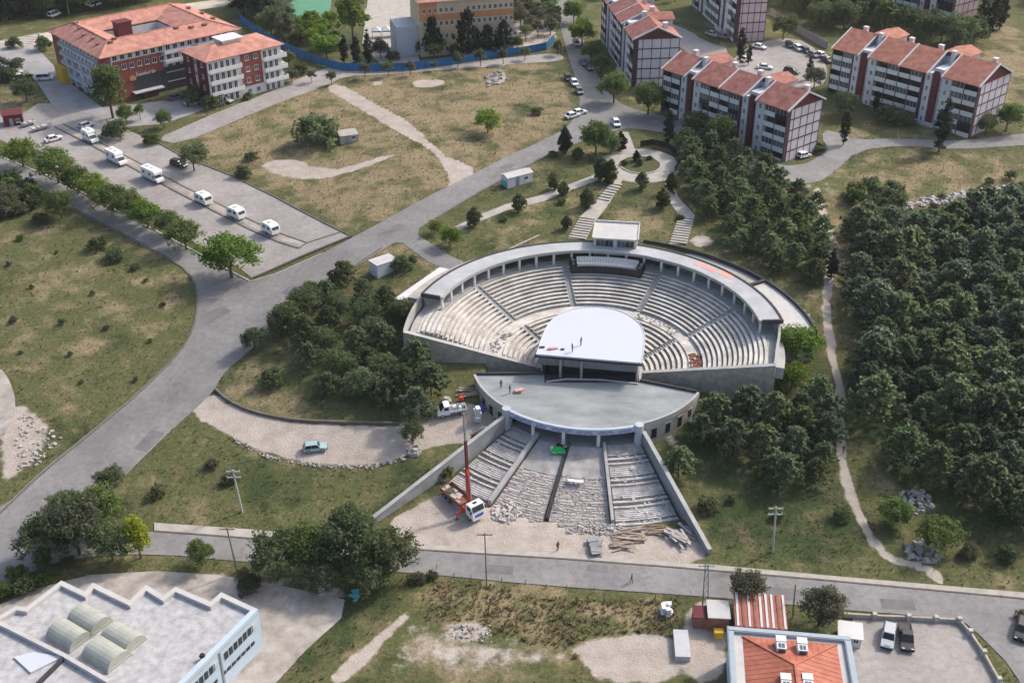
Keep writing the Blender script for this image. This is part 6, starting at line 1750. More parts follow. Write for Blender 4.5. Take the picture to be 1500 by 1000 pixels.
# ============================================================ VEHICLES
WHM = MB(); WHM.tube((0,-.1,0),(0,.1,0),.32,.32,14); ME_TYRE = WHM.mesh('tyre', M_RUBBER)
RM = MB(); RM.tube((0,-.115,0),(0,.115,0),.2,.2,10); ME_RIM = RM.mesh('rim', M_CHROME)
M_LAMPW = mat('headlight_glass', (.75,.77,.8), .2, .02, 1.); M_LAMPR = mat('taillight_red', (.35,.01,.01), .3, .02, 1.)
CARS = {}
def wheels(o, xs, y, r=1., z=None):
    for x in xs:
        for s_ in (-1, 1):
            w_ = part('wheel', ME_TYRE, o, (x, s_*y, .32*r if z is None else z), None, (r, 1, r)); part('rim', ME_RIM, w_)
def car_proto(style, m):
    """small real car shapes: x forwards, on its wheels"""
    key = (style, m.name)
    if key in CARS: return CARS[key]
    L, Wd, Ht = {'hatch': (3.95, 1.68, 1.48), 'sedan': (4.4, 1.72, 1.45), 'suv': (4.4, 1.82, 1.68), 'van': (4.6, 1.80, 1.85), 'pickup': (5.0, 1.82, 1.72)}[style]
    hl = L/2; hw = Wd/2
    b = MB()
    belt = .86 if style != 'suv' else 1.0
    prof = [(-hl,.34),(-hl+.05,.80),(-hl+.18,belt),(hl-1.15,belt-.02),(hl-.25,belt-.18),(hl,.62),(hl-.02,.30)]
    if style == 'van': prof = [(-hl,.34),(-hl+.02,.95),(-hl+.05,1.0),(hl-.9,1.0),(hl-.15,.82),(hl,.62),(hl-.02,.3)]
    n = len(prof)
    ins = [(0 if z < .7 else .06) for x, z in prof]
    vs = [(x,-hw+i_,z) for (x,z), i_ in zip(prof, ins)]+[(x,hw-i_,z) for (x,z), i_ in zip(prof, ins)]
    b.add(vs, [tuple(range(n)), tuple(range(2*n-1,n-1,-1))]+[(i,n+i,n+(i+1)%n,(i+1)%n) for i in range(n)])
    g = MB(); rf = MB()
    if style == 'sedan': cab = [(-hl+.55,belt),(-hl+1.15,Ht-.04),(.42,Ht-.04),(hl-1.2,belt-.02)]
    elif style == 'van': cab = [(-hl+.06,1.0),(-hl+.14,Ht-.04),(.95,Ht-.04),(hl-.85,1.0)]
    elif style == 'pickup': cab = [(-.45,belt),(-.3,Ht-.04),(.75,Ht-.04),(hl-1.2,belt-.02)]
    else: cab = [(-hl+.12,belt),(-hl+.42,Ht-.04),(.4,Ht-.04),(hl-1.15,belt-.02)]
    i0, i1 = .08, .2
    vs = [(cab[0][0],-hw+i0,cab[0][1]),(cab[3][0],-hw+i0,cab[3][1]),(cab[3][0],hw-i0,cab[3][1]),(cab[0][0],hw-i0,cab[0][1]),
          (cab[1][0],-hw+i1,cab[1][1]),(cab[2][0],-hw+i1,cab[2][1]),(cab[2][0],hw-i1,cab[2][1]),(cab[1][0],hw-i1,cab[1][1])]
    g.hexa(vs)
    x0, x1 = cab[1][0]-.04, cab[2][0]+.05
    rf.hexa([(x0,-hw+i1-.02,Ht-.05),(x1,-hw+i1-.02,Ht-.05),(x1,hw-i1+.02,Ht-.05),(x0,hw-i1+.02,Ht-.05),(x0+.1,-hw+i1+.06,Ht+.01),(x1-.1,-hw+i1+.06,Ht+.01),(x1-.1,hw-i1-.06,Ht+.01),(x0+.1,hw-i1-.06,Ht+.01)])
    # pillars
    for s_ in (-1, 1):
        for (p, q) in ((cab[0], cab[1]), (cab[3], cab[2])):
            rf.bar((p[0], s_*(hw-i0), p[1]), (q[0], s_*(hw-i1), q[1]), .09, .09)
        xm = (cab[1][0]+cab[2][0])/2; rf.bar((xm, s_*(hw-i0+.005), belt), (xm, s_*(hw-i1+.005), Ht-.05), .09, .05)
    if style == 'pickup':
        b.box(-hl+.1, -.5, -hw+.05, -hw+.15, belt, belt+.2); b.box(-hl+.1, -.5, hw-.15, hw-.05, belt, belt+.2)
    bp = MB(); bp.box(-.07, .07, -hw+.08, hw-.08, .3, .52)
    hd = MB(); hd.box(-.06,.06,-.18,.18,-.08,.08)
    CARS[key] = (b.mesh('body', m), g.mesh('window_glass', M_GLASSD), rf.mesh('roof', m), bp.mesh('bumper', M_DARK), hd.mesh('headlight', M_LAMPW), hd.mesh('taillight', M_LAMPR), L, hw)
    return CARS[key]
def car(style, m, rear, front, label, group=None, z=None, name='parked_car', cat='car'):
    p, q = un(*rear), un(*front); c = (p+q)/2
    d = q-p; a = atan2(d[1], d[0])
    bo_, gl, rf, bp, hd, tl, L, hw = car_proto(style, m)
    zz = Tz(c[0], c[1])+(.09 if z is None else z)
    t = thing(name, label, cat, (c[0], c[1], zz), a, group)
    # settle on the slope
    e = 1.2; gx = (Tz(c[0]+e*cos(a), c[1]+e*sin(a))-Tz(c[0]-e*cos(a), c[1]-e*sin(a)))/(2*e)
    t.rotation_euler = (0, -atan2(gx, 1), a)
    part('body', bo_, t); part('window_glass', gl, t); part('roof', rf, t); part('bumper', bp, t, (L/2-.02, 0, 0)); part('bumper', bp, t, (-L/2+.01, 0, 0))
    wheels(t, (-L/2+.8, L/2-.8), hw-.1)
    for s_ in (-1, 1):
        part('headlight', hd, t, (L/2-.12, s_*(hw-.3), .68)); part('taillight', tl, t, (-L/2+.03, s_*(hw-.28), .72))
    return t
W_, SIL, BLK, TEALC, GRY, REDC = paint('white', (.75,.75,.75)), paint('silver', (.42,.44,.46)), paint('black', (.018,.018,.022)), paint('pale_teal', (.30,.42,.44)), paint('grey', (.16,.165,.175)), paint('maroon', (.16,.02,.02))
car('hatch', TEALC, (446,661), (478,657), 'pale teal hatchback driving along the tan dirt drive', z=.05)
car('suv', SIL, (1303,917), (1297,957), 'silver car parked in the lot beside the red-roofed building, left of a black one')
car('pickup', BLK, (1323,917), (1329,958), 'black pickup parked beside the silver car in the lower right lot')
car('suv', BLK, (1499,908), (1492,946), 'black car cut by the right picture edge near the lot entrance')
G_ = 'cars at the road junction'
car('sedan', W_, (829,175), (847,170), 'front one of two white cars side by side at the junction', G_)
car('sedan', W_, (839,170), (857,166), 'rear one of two white cars side by side at the junction', G_)
car('hatch', W_, (899,178), (906,190), 'white car stopped beside the green garden trees', G_)
G_ = 'cars along the upper road'
car('hatch', BLK, (829,113), (835,122), 'upper black car of the three on the left verge of the upper road', G_)
car('hatch', W_, (838,120), (845,130), 'white car between two black ones on the left verge', G_)
car('hatch', GRY, (845,132), (852,142), 'lower dark car of the three on the left verge', G_)
car('sedan', GRY, (853,92), (858,98), 'dark car half under the trees right of the upper road, rear one', G_); car('sedan', BLK, (860,98), (866,106), 'dark car at the trees right of the upper road, front one', G_)
car('hatch', SIL, (841,62), (848,72), 'silver car under the bright trees by the upper road', G_)
car('van', W_, (806,14), (820,18), 'white van on the upper road at the top edge', G_)
G_ = 'cars in the rear car park'
for st_, m_, r_, f_, lb in [('sedan',W_,(1086,92),(1101,88),'white car alone on the left of the rear car park'),('sedan',W_,(1105,70),(1119,73),'white car at the rear of the car park, furthest left'),
   ('hatch',BLK,(1153,66),(1160,72),'black car first from left in the back row of the rear car park'),('hatch',W_,(1165,71),(1174,77),'white car second in the back row of the rear car park'),('hatch',BLK,(1175,74),(1185,80),'black car third in the back row of the rear car park'),
   ('hatch',GRY,(1186,81),(1197,86),'dark car fourth in the back row of the rear car park'),('hatch',W_,(1198,82),(1208,86),'white car near the right end of the rear car park'),('hatch',BLK,(1205,89),(1216,93),'dark car at the right end of the rear car park'),
   ('suv',BLK,(1152,106),(1166,109),'black car at the front right of the rear car park'),('sedan',W_,(1113,101),(1127,102),'white car at the front of the rear car park behind the roofs'),
   ('sedan',SIL,(1036,51),(1050,55),'grey car by the foot of the pink block, left one'),('sedan',GRY,(1052,55),(1066,58),'dark car by the foot of the pink block, right one')]:
    car(st_, m_, r_, f_, lb, G_)
car('hatch', W_, (1168,233), (1185,229), 'white car parked at the gable end of the near apartment block')
car('hatch', SIL, (1196,222), (1206,214), 'silver car behind the white one at the gable end')
G_ = 'cars left of the parking lot'
car('sedan', W_, (66,210), (92,203), 'white saloon on the parking lot left of the campers', G_)
car('hatch', W_, (118,190), (137,183), 'white hatchback at the upper side of the parking lot', G_)
car('suv', BLK, (255,242), (270,246), 'black car at the parking lot edge under the dark green tree', G_)
G_ = 'cars below the balcony house'
car('sedan', W_, (272,156), (292,152), 'white car in the shade below the balcony house', G_); car('sedan', GRY, (250,148), (266,143), 'dark car left of the white one below the balcony house', G_); car('hatch', SIL, (323,148), (341,152), 'silver car at the corner of the balcony house', G_)
G_ = 'cars left of the courtyard building'
car('van', W_, (58,118), (76,117), 'white van under the canopy side of the courtyard building', G_)
car('sedan', W_, (20,118), (40,114), 'white car in the left court, front one', G_); car('sedan', W_, (14,112), (32,108), 'white car in the left court, behind the front one', G_); car('sedan', SIL, (10,100), (26,97), 'silver car in the left court, rear one', G_); car('hatch', BLK, (22,95), (33,90), 'dark car in the left court, rear row', G_)
car('van', W_, (74,27), (86,22), 'white van on the pale track, left one', G_); car('van', W_, (132,12), (146,8), 'white van on the pale track, right one', G_)

def camper(u0, v0, u1, v1, label, L=6.2, cabover=True, m=W_):
    p, q = un(u0, v0), un(u1, v1); c = (p+q)/2; d = q-p; a = atan2(d[1], d[0])
    t = thing('motorhome', label, 'motorhome', (c[0], c[1], Tz(c[0], c[1])+.06), a, 'campers on the parking lot')
    h = L/2; w2 = 1.08
    b = MB(); b.yprism([(-h,.45),(-h,2.85),(-h+.1,2.95),(h-(.9 if cabover else 1.9),2.95),(h-(.55 if cabover else 1.7),2.6),(h-(.6 if cabover else 1.7),2.0),(h-1.75,1.95),(h-1.75,.45)], -w2, w2); b.build('box_body', m, t)
    b = MB(); b.yprism([(h-1.75,.4),(h-1.75,1.9),(h-1.35,1.9),(h-.75,1.2),(h-.1,1.02),(h,.6),(h,.4)], -w2+.1, w2-.1); b.build('cab', m, t)
    b = MB(); b.hexa([(h-1.36,-w2+.2,1.82),(h-.74,-w2+.2,1.2),(h-.74,w2-.2,1.2),(h-1.36,w2-.2,1.82),(h-1.30,-w2+.2,1.88),(h-.68,-w2+.2,1.24),(h-.68,w2-.2,1.24),(h-1.30,w2-.2,1.88)]); b.build('windscreen', M_GLASSD, t)
    for s_ in (-1, 1):
        b = MB(); b.box(h-1.7, h-1.2, s_*(w2-.1)-.02, s_*(w2-.1)+.02, 1.2, 1.7); b.build('window', M_GLASSD, t)
        b = MB(); b.box(-h+.7, -h+1.7, s_*w2-.02, s_*w2+.02, 1.6, 2.2); b.build('window', M_GLASSD, t)
        b = MB(); b.box(.0, .9, s_*w2-.02, s_*w2+.02, 1.6, 2.2); b.build('window', M_GLASSD, t)
    b = MB(); b.box(-h+1.0,-h+1.7,-.35,.35,2.95,3.1); b.box(-.3,.3,-.3,.3,2.95,3.06); b.build('roof_hatch', M_WALLG, t)
    b = MB(); b.box(-h-.02, h-1.7, -w2-.012, w2+.012, .45, .75); b.build('skirt', M_WALLG, t)
    wheels(t, (-h+1.5, h-.85), w2-.18, 1.1)
    return t
camper(126,203,142,212,'small white camper truck at the far end of the parking median',4.6,False)
camper(159,231,185,246,'white high-box motorhome, second camper from the far end of the lot',6.4,False)
camper(212,257,238,271,'white high-box motorhome in the middle of the camper row',6.4)
def caravan(u0, v0, u1, v1, label):
    p, q = un(u0, v0), un(u1, v1); c = (p+q)/2; d = q-p; a = atan2(d[1], d[0])
    t = thing('caravan', label, 'caravan', (c[0], c[1], Tz(c[0], c[1])+.06), a, 'campers on the parking lot')
    b = MB(); b.yprism([(-2.1,.5),(-2.2,1.5),(-1.9,2.25),(-1.2,2.5),(1.0,2.5),(1.75,2.15),(2.15,1.4),(2.1,.5)], -1.05, 1.05); b.build('body', W_, t)
    b = MB(); b.hexa([(1.8,-.85,2.02),(2.1,-.85,1.45),(2.1,.85,1.45),(1.8,.85,2.02),(1.86,-.85,2.06),(2.17,-.85,1.47),(2.17,.85,1.47),(1.86,.85,2.06)]); b.build('front_window', M_GLASSD, t)
    for s_ in (-1, 1):
        b = MB(); b.box(-1.4,-.3,s_*1.05-.02,s_*1.05+.02,1.35,1.95); b.build('window', M_GLASSD, t)
        b = MB(); b.box(.3,1.2,s_*1.05-.02,s_*1.05+.02,1.35,1.95); b.build('window', M_GLASSD, t)
    b = MB(); b.box(-.5,.3,-.4,.4,2.5,2.62); b.build('roof_hatch', M_WALLG, t)
    b = MB(); b.bar((2.1,-.5,.5),(3.1,0,.5),.08,.08); b.bar((2.1,.5,.5),(3.1,0,.5),.08,.08); b.build('drawbar', M_GREY, t)
    wheels(t, (-.2,), .95, .95)
caravan(290,293,308,303,'white caravan furthest from the camera of the three small ones')
caravan(337,314,357,324,'white caravan in the middle of the three small ones')
caravan(387,336,407,347,'white caravan nearest the camera at the end of the parking lot')
def boat(u0, v0, u1, v1, label):
    p, q = un(u0, v0), un(u1, v1); c = (p+q)/2; d = q-p; a = atan2(d[1], d[0]); L = min(6., max(3.5, np.linalg.norm(d)))
    t = thing('small_boat', label, 'boat', (c[0], c[1], Tz(c[0], c[1])+.06), a, 'boats stored on the lot')
    n = 9; vs = []
    for i in range(n):
        f = i/(n-1); x = -L/2+L*f; w_ = .85*(1-max(0, (f-.45)/.55)**2.0)+.02
        vs += [(x,-w_,.95+.25*f*f),(x,-w_*.55,.35),(x,w_*.55,.35),(x,w_,.95+.25*f*f),(x,w_*.85,.9),(x,-w_*.85,.9)]
    fs = []
    for i in range(n-1):
        k = 6*i
        for j in range(6): fs.append((k+j,k+(j+1)%6,k+6+(j+1)%6,k+6+j))
    fs += [(0,1,2,3,4,5), tuple(6*(n-1)+j for j in (5,4,3,2,1,0))]
    b = MB(); b.add(vs, fs); b.build('hull', M_WALLG, t)
    b = MB(); b.box(-.4,.0,-.7,.7,.92,1.02); b.box(-1.5,-1.2,-.7,.7,.92,1.02); b.build('thwart', M_WOOD, t)
    b = MB()
    for x in (-1.2,.9): b.box(x-.1,x+.1,-.6,.6,-.05,.42)
    b.build('cradle', M_WOOD, t)
boat(34,187,52,181,'grey boat lying by the red kiosk, smaller of two'); boat(48,194,77,186,'pale boat on the parking lot, larger of two')

# ---- crane truck on the plaza
p, q = un(652,718), un(704,766); c = (p+q)/2; d = q-p; a = atan2(d[1], d[0]); Lc = float(np.hypot(d[0], d[1]))
ct = thing('crane_truck', 'white-cab flatbed truck with a raised red loading crane on the dirt forecourt', 'crane truck', (c[0], c[1], Tz(c[0], c[1])+.04), a)
h = Lc/2*.93
b = MB(); b.yprism([(h-1.9,.75),(h-1.9,2.75),(h-1.7,2.9),(h-.55,2.9),(h-.12,1.95),(h,1.2),(h,.6)], -1.22, 1.22); b.build('cab', W_, ct)
b = MB(); b.hexa([(h-.50,-1.05,2.75),(h-.14,-1.05,2.0),(h-.14,1.05,2.0),(h-.50,1.05,2.75),(h-.43,-1.05,2.78),(h-.06,-1.05,2.0),(h-.06,1.05,2.0),(h-.43,1.05,2.78)]); b.build('windscreen', M_GLASSD, ct)
for s_ in (-1, 1):
    b = MB(); b.box(h-1.5,h-.65,s_*1.22-.02,s_*1.22+.02,1.9,2.6); b.build('window', M_GLASSD, ct)
    b = MB(); b.box(h-.35,h-.2,s_*1.4-.12,s_*1.4+.12,1.8,2.3); b.build('mirror', M_DARK, ct)
b = MB(); b.box(h-1.35,h-.9,-.35,.35,2.9,2.96); b.build('roof_hatch', M_DARK, ct)
b = MB(); b.box(h-.02,h+.06,-1.1,1.1,.45,.8); b.build('bumper', W_, ct)
b = MB(); b.box(h+.0,h+.05,-.8,.8,.95,1.5); b.build('grille', M_SIGNB, ct)
b = MB(); b.box(-h,h-.4,-.45,.45,.55,.95); b.build('chassis', M_DARK, ct)
b = MB(); b.box(-h,h-3.3,-1.22,1.22,1.0,1.2); b.build('flatbed', M_RUST, ct)
for (x0,x1,y0,y1) in ((-h,h-3.3,-1.25,-1.17),(-h,h-3.3,1.17,1.25),(-h-.05,-h+.03,-1.17,1.17),(h-3.38,h-3.3,-1.17,1.17)):
    b = MB(); b.box(x0,x1,y0,y1,1.2,1.75); b.build('side_board', M_RUST, ct)
r = random.Random(9)
for k in range(14):
    x = r.uniform(-h+.5,h-4.0); y = r.uniform(-.8,.8); b = MB(); b.box(x-.5,x+.5,y-.3,y+.3,1.2,1.2+r.uniform(.15,.4),rz=r.uniform(-.3,.3)); b.build('cargo_slab', M_RUBBLE if k % 3 else M_PLANK, ct)
b = MB(); b.box(-h+1.,-h+2.2,-.9,.2,1.62,1.7,rz=.3); b.build('cargo_tarp', M_GREENT if False else mat('olive_tarp', (.06,.08,.03), .8, .2, 1.), ct)
for x in (-h+1.0,-h+2.2,h-1.1): wheels(ct, (x,), 1.08, 1.5)
xc = h-2.6
b = MB(); b.box(xc-.5,xc+.45,-1.2,1.2,.8,1.5); b.tube((xc,0,1.5),(xc,0,3.1),.33,.26,12); b.build('crane_base', M_CRANE, ct)
for s_ in (-1, 1):
    b = MB(); b.box(xc-.16,xc+.16,s_*.9,s_*2.5,.85,1.15) if s_ > 0 else b.box(xc-.16,xc+.16,s_*2.5,s_*.9,.85,1.15)
    b.tube((xc,s_*2.4,1.0),(xc,s_*2.4,.05),.09,.09,8); b.tube((xc,s_*2.4,.06),(xc,s_*2.4,.0),.25,.25,10); b.build('outrigger', M_CRANE, ct)
# boom: three telescoping stages rising almost straight up, leaning a little back
base_w = ct.matrix_basis @ Vector((xc, 0, 3.0))
dirw_ = (Vector(unz(679,602,base_w.z+14.2))-base_w)
dl = ct.matrix_basis.to_3x3().inverted() @ dirw_
Lb = dl.length; dl.normalize(); P0 = Vector((xc, 0, 2.7))
for (t0, t1, w_, m_) in ((0,.36,.52,M_CRANE),(.34,.68,.36,M_RED),(.66,1.,.24,M_GREY)):
    b = MB(); b.bar(P0+dl*Lb*t0, P0+dl*Lb*t1, w_, w_*1.15); b.build('boom', m_, ct)
b = MB(); b.tube(P0+Vector((.55,.1,-.6)), P0+dl*Lb*.3+Vector((.3,0,0)), .1, .1, 8); b.build('hydraulic_ram', M_GREY, ct)
b = MB(); e_ = P0+dl*Lb; b.tube(e_, e_+Vector((.3,.5,-11.5)), .035, .035, 5); b.box(e_.x+.1,e_.x+.5,e_.y+.3,e_.y+.7,e_.z-12,e_.z-11.4); b.build('hoist_cable', M_DARK, ct)

# ---- white pickup van with open bed in the building yard
p, q = un(676,603), un(646,609); c = (p+q)/2; d = q-p
wv = thing('works_truck', 'white works truck with dark windscreen in the building yard left of the foyer', 'truck', (c[0], c[1], Tz(c[0], c[1])+.04), atan2(d[1], d[0]))
b = MB(); b.yprism([(.3,.5),(.3,2.15),(.6,2.25),(1.35,2.2),(1.95,1.35),(2.5,1.15),(2.6,.5)], -.95, .95); b.build('cab', W_, wv)
b = MB(); b.hexa([(1.32,-.82,2.12),(1.95,-.82,1.36),(1.95,.82,1.36),(1.32,.82,2.12),(1.40,-.82,2.17),(2.03,-.82,1.36),(2.03,.82,1.36),(1.40,.82,2.17)]); b.build('windscreen', M_GLASSD, wv)
for s_ in (-1,1):
    b = MB(); b.box(.6,1.4,s_*.95-.02,s_*.95+.02,1.4,2.0); b.build('window', M_GLASSD, wv)
b = MB(); b.box(-2.6,.25,-.95,.95,.7,.85); b.build('bed', M_GREY, wv)
for (x0,x1,y0,y1) in ((-2.6,.25,-.97,-.9),(-2.6,.25,.9,.97),(-2.62,-2.55,-.9,.9)):
    b = MB(); b.box(x0,x1,y0,y1,.85,1.25); b.build('side_board', W_, wv)
r = random.Random(4)
for k in range(6):
    x = r.uniform(-2.2,-.2); y = r.uniform(-.6,.6); b = MB(); b.box(x-.3,x+.3,y-.25,y+.25,.85,.95+r.uniform(.2,.6),rz=r.uniform(0,1)); b.build('cargo', [M_SIGNB,M_GREY,M_WHITE][k % 3], wv)
wheels(wv, (-1.7,1.7), .85, 1.1)

# ============================================================ PEOPLE
def person(u, v, label, shirt, trousers, head=0., z=None, pose='stand', name='person'):
    if z is None: p = un(u, v); zz = p[2]+.02
    else: p = unz(u, v, z); zz = z
    # skeleton: joints with radii
    st_ = pose == 'walk'
    J = {'pel': (0,0,.95,.135,.10), 'wai': (0,0,1.08,.125,.095), 'che': (0,.0,1.30,.155,.105), 'sho': (0,0,1.43,.11,.08), 'nek': (0,0,1.52,.055,.055), 'hed': (0,.015,1.63,.085,.10), 'top': (0,.0,1.73,.06,.07)}
    for s_, k in ((-1,'l'),(1,'r')):
        f = .16*s_ if st_ else .02
        J['hip'+k] = (s_*.09,0,.90,.085,.09); J['kne'+k] = (s_*.10,f*.6+.02,.50,.06,.065); J['ank'+k] = (s_*.11,f-.02,.09,.04,.045); J['toe'+k] = (s_*.12,f+.15,.04,.04,.03)
        g = -f*.9
        J['shr'+k] = (s_*.19,0,1.40,.06,.06); J['elb'+k] = (s_*.25,g*.4-.02,1.12,.042,.042)
        J['wri'+k] = (s_*.26,g+.08 if pose != 'work' else .28,.88 if pose != 'work' else 1.02,.03,.03); J['han'+k] = (s_*.26,g+.10 if pose != 'work' else .38,.79 if pose != 'work' else 1.02,.036,.022)
    E_ = [('pel','wai'),('wai','che'),('che','sho'),('sho','nek'),('nek','hed'),('hed','top')]
    for k in 'lr': E_ += [('pel','hip'+k),('hip'+k,'kne'+k),('kne'+k,'ank'+k),('ank'+k,'toe'+k),('sho','shr'+k),('shr'+k,'elb'+k),('elb'+k,'wri'+k),('wri'+k,'han'+k)]
    ks = list(J); me = bpy.data.meshes.new('person'); me.from_pydata([J[k][:3] for k in ks], [(ks.index(a), ks.index(b)) for a, b in E_], [])
    o = link('tmp_person', me); md = o.modifiers.new('s', 'SKIN'); me.skin_vertices.new() if not me.skin_vertices else None
    for i, k in enumerate(ks):
        me.skin_vertices[0].data[i].radius = J[k][3:]; me.skin_vertices[0].data[i].use_root = (k == 'pel')
    s2 = o.modifiers.new('u', 'SUBSURF'); s2.levels = 1; s2.render_levels = 1
    dg = bpy.context.evaluated_depsgraph_get(); ev = bpy.data.meshes.new_from_object(o.evaluated_get(dg)); bpy.data.objects.remove(o)
    ev.name = name; ev.materials.clear()
    for m_ in (M_SKIN, shirt, trousers, M_DARK): ev.materials.append(m_)
    for pg in ev.polygons:
        c_ = pg.center; hand = abs(c_.x) > .2 and (c_.z < .93 if pose != 'work' else c_.y > .24)
        pg.material_index = 0 if (c_.z > 1.50 or hand) else (3 if c_.z < .10 else (2 if c_.z < .97 and abs(c_.x) < .22 else 1)); pg.use_smooth = True
    o = link(name, ev, None, (p[0], p[1], zz), (0, 0, head)); tag(o, label, 'person')
    b = MB(); n = 8
    vs = []
    for i in range(4):
        for j in range(n): 
            a_ = 2*pi*j/n; e_ = i*.5; vs.append((.105*cos(a_)*cos(e_), -.012+.118*sin(a_)*cos(e_), 1.655+.115*sin(e_)))
    fs = [(i*n+j, i*n+(j+1)%n, (i+1)*n+(j+1)%n, (i+1)*n+j) for i in range(3) for j in range(n)]+[tuple(3*n+j for j in range(n))]
    b.add(vs, fs, None, True); b.build('hair', M_HAIR, o)
    return o
person(817,806,'person in dark clothes standing on the dirt forecourt before the stairs', M_CLOTHD, M_CLOTHD, .4)
person(925,853,'person in dark clothes walking at the near edge of the street', M_CLOTHD, M_CLOTHB, 1.7, pose='walk')
person(851,506,'worker standing on the white stage roof', M_CLOTHD, M_CLOTHD, 1.0, z=ZS+.01, pose='work')
person(838,515,'worker nearer the front edge of the white stage roof, beside the boards', M_CLOTHB, M_CLOTHD, -1.2, z=ZS+.01, pose='work')
person(734,568,'worker at the left end of the grey foyer roof', M_CLOTHB, M_CLOTHD, .5, z=ZK+.01)
person(747,576,'second worker on the grey foyer roof beside the salmon pallet', M_CLOTHD, M_CLOTHB, 2.0, z=ZK+.01, pose='work')
person(1235,664,'person in dark clothes on the dirt trail below the wood', M_CLOTHD, M_CLOTHD, .2, pose='walk')
person(932,598,'worker in red on the right part of the grey foyer roof', M_CLOTHR, M_CLOTHD, 2.5, z=ZK+.01) if False else None

# ============================================================ POLES
def pole(name, label, base, top, r0=.16, r1=.10, m=M_POLE, arms=0, lattice=False, cat='utility pole', lamp=False, group=None):
    p = un(*base)
    lo, hi = 2., 30.
    for _ in range(40):                       # height whose top shows where the photograph has it
        h = (lo+hi)/2; q = np.array([p[0], p[1], p[2]+h])-np.array([0,0,CAMH]); vv = 500-FPX*float(q@UPV)/float(q@FW)
        if vv > top[1]: lo = h
        else: hi = h
    q = unz(top[0], top[1], p[2]+h); lx = max(-.06*h, min(.06*h, q[0]-p[0]))
    t = thing(name, label, cat, tuple(p), 0, group)
    if lattice:
        b = MB(); w0, w1 = .45, .2
        for sx in (-1,1):
            for sy in (-1,1): b.bar((sx*w0,sy*w0*.6,-.2),(sx*w1+lx,sy*w1*.6,h),.09,.09)
        b.build('pole', M_GREY, t)
        n = 12; b = MB()
        for i in range(n):
            f0, f1 = i/n, (i+1)/n; s_ = 1 if i % 2 else -1
            for sy in (-1, 1):
                wa, wb = w0+(w1-w0)*f0, w0+(w1-w0)*f1
                b.bar((s_*wa+lx*f0,sy*wa*.6,h*f0),(-s_*wb+lx*f1,sy*wb*.6,h*f1),.055,.055)
        b.build('bracing', M_GREY, t)
    else:
        b = MB(); b.tube((0,0,-.3),(lx,0,h),r0,r1,10); b.build('pole', m, t)
    for k in range(arms):
        zz = h-.35-k*1.1
        b = MB(); b.box(lx-1.1,lx+1.1,-.07,.07,zz-.07,zz+.07); a_ = b.build('crossarm', m if not lattice else M_GREY, t)
        for x in (-1.0,-.35,.35,1.0):
            b = MB(); b.tube((lx+x,0,zz+.07),(lx+x,0,zz+.34),.06,.045,7); b.build('insulator', M_WALLG, a_)
    if lamp:
        b = MB(); b.bar((lx,0,h-.05),(lx+.3,-1.0,h+.2),.08,.08); b.build('lamp_arm', m, t); b = MB(); b.box(lx+.15,lx+.5,-1.5,-.9,h+.12,h+.3); b.build('lamp_head', M_GREY, t)
    return t
pole('utility_pole', 'pale leaning utility pole on the left grass slope', (355,750), (339,688), .19, .13, M_POLE, 2)
pole('utility_pole', 'pale utility pole with crossarm on the right grass slope', (1132,808), (1137,742), .19, .13, M_POLE, 2)
pole('lamp_pole', 'slim pole beside the street before the dirt forecourt', (713,857), (710,780), .12, .08, M_WOOD, 1, lamp=False)
pole('lattice_pole', 'grey lattice pole at the street above the sheds', (1033,892), (1031,826), arms=1, lattice=True)
pole('utility_pole', 'dark pole between the left roadside trees and the street', (348,838), (332,772), .15, .1, M_WOOD, 1)
pole('timber_post', 'dark timber post left of the olive-green tree by the street', (1161,905), (1165,856), .12, .1, M_WOOD, cat='post')
pole('lamp_pole', 'thin pale lamp pole beyond the courtyard building', (101,22), (97,-6), .12, .08, M_POLE, lamp=True)
pole('flag_pole', 'slim mast rising from the foyer deck before the stage', (828,556), (828,520), .09, .06, M_GREY, cat='mast') if False else None

# ============================================================ LOOSE THINGS
def slab_pile(name, label, cat, u, v, m, n, L, Wd, Hh, spread, seed, group=None, rz=0., part_name='plank', cross=False, zbase=None):
    p = un(u, v) if zbase is None else unz(u, v, zbase); r = random.Random(seed)
    t = thing(name, label, cat, tuple(p), rz, group)
    me_ = MB(); me_.box(-L/2,L/2,-Wd/2,Wd/2,0,Hh); me_ = me_.mesh(part_name, m)
    for k in range(n):
        lay = k//max(1, n//4)
        part(part_name, me_, t, (r.uniform(-spread,spread)*.5, r.uniform(-spread,spread), .02+lay*Hh*1.05+r.uniform(0,.08)), (r.uniform(-.06,.06), r.uniform(-.08,.08), r.uniform(-.35,.35)+(pi/2 if cross and k % 3 == 0 else 0)), (r.uniform(.6,1.1), 1, 1))
    return t
slab_pile('plank_pile', 'sprawling pile of old planks at the right foot of the stairs', 'plank pile', 925, 785, M_PLANK, 30, 4.6, .28, .09, 1.7, 1)
slab_pile('plank_pile', 'lower heap of weathered planks near the street, below the big plank pile', 'plank pile', 912, 800, M_PLANK, 14, 3.4, .25, .08, .8, 2)
slab_pile('slab_stack', 'pile of grey slabs and sacks right of the standing person', 'slab pile', 872, 797, M_CONCG, 18, 1.7, .8, .14, .9, 3, part_name='slab', cross=True)
slab_pile('slab_stack', 'flat grey pallet stack at the street edge below the slab pile', 'slab pile', 873, 811, M_CONCG, 6, 1.9, 1.1, .12, .3, 4, part_name='slab')
slab_pile('slab_rows', 'rows of long stone slabs laid beside the right stair wall', 'slab pile', 1000, 785, M_RUBBLE, 18, 3.8, .35, .16, 2.2, 5, rz=radians(-52), part_name='slab')
slab_pile('plank_pile', 'scattered brown boards beside the lower plank heap, toward the right wall', 'plank pile', 962, 778, M_WOOD, 16, 3.0, .22, .07, 1.2, 6)
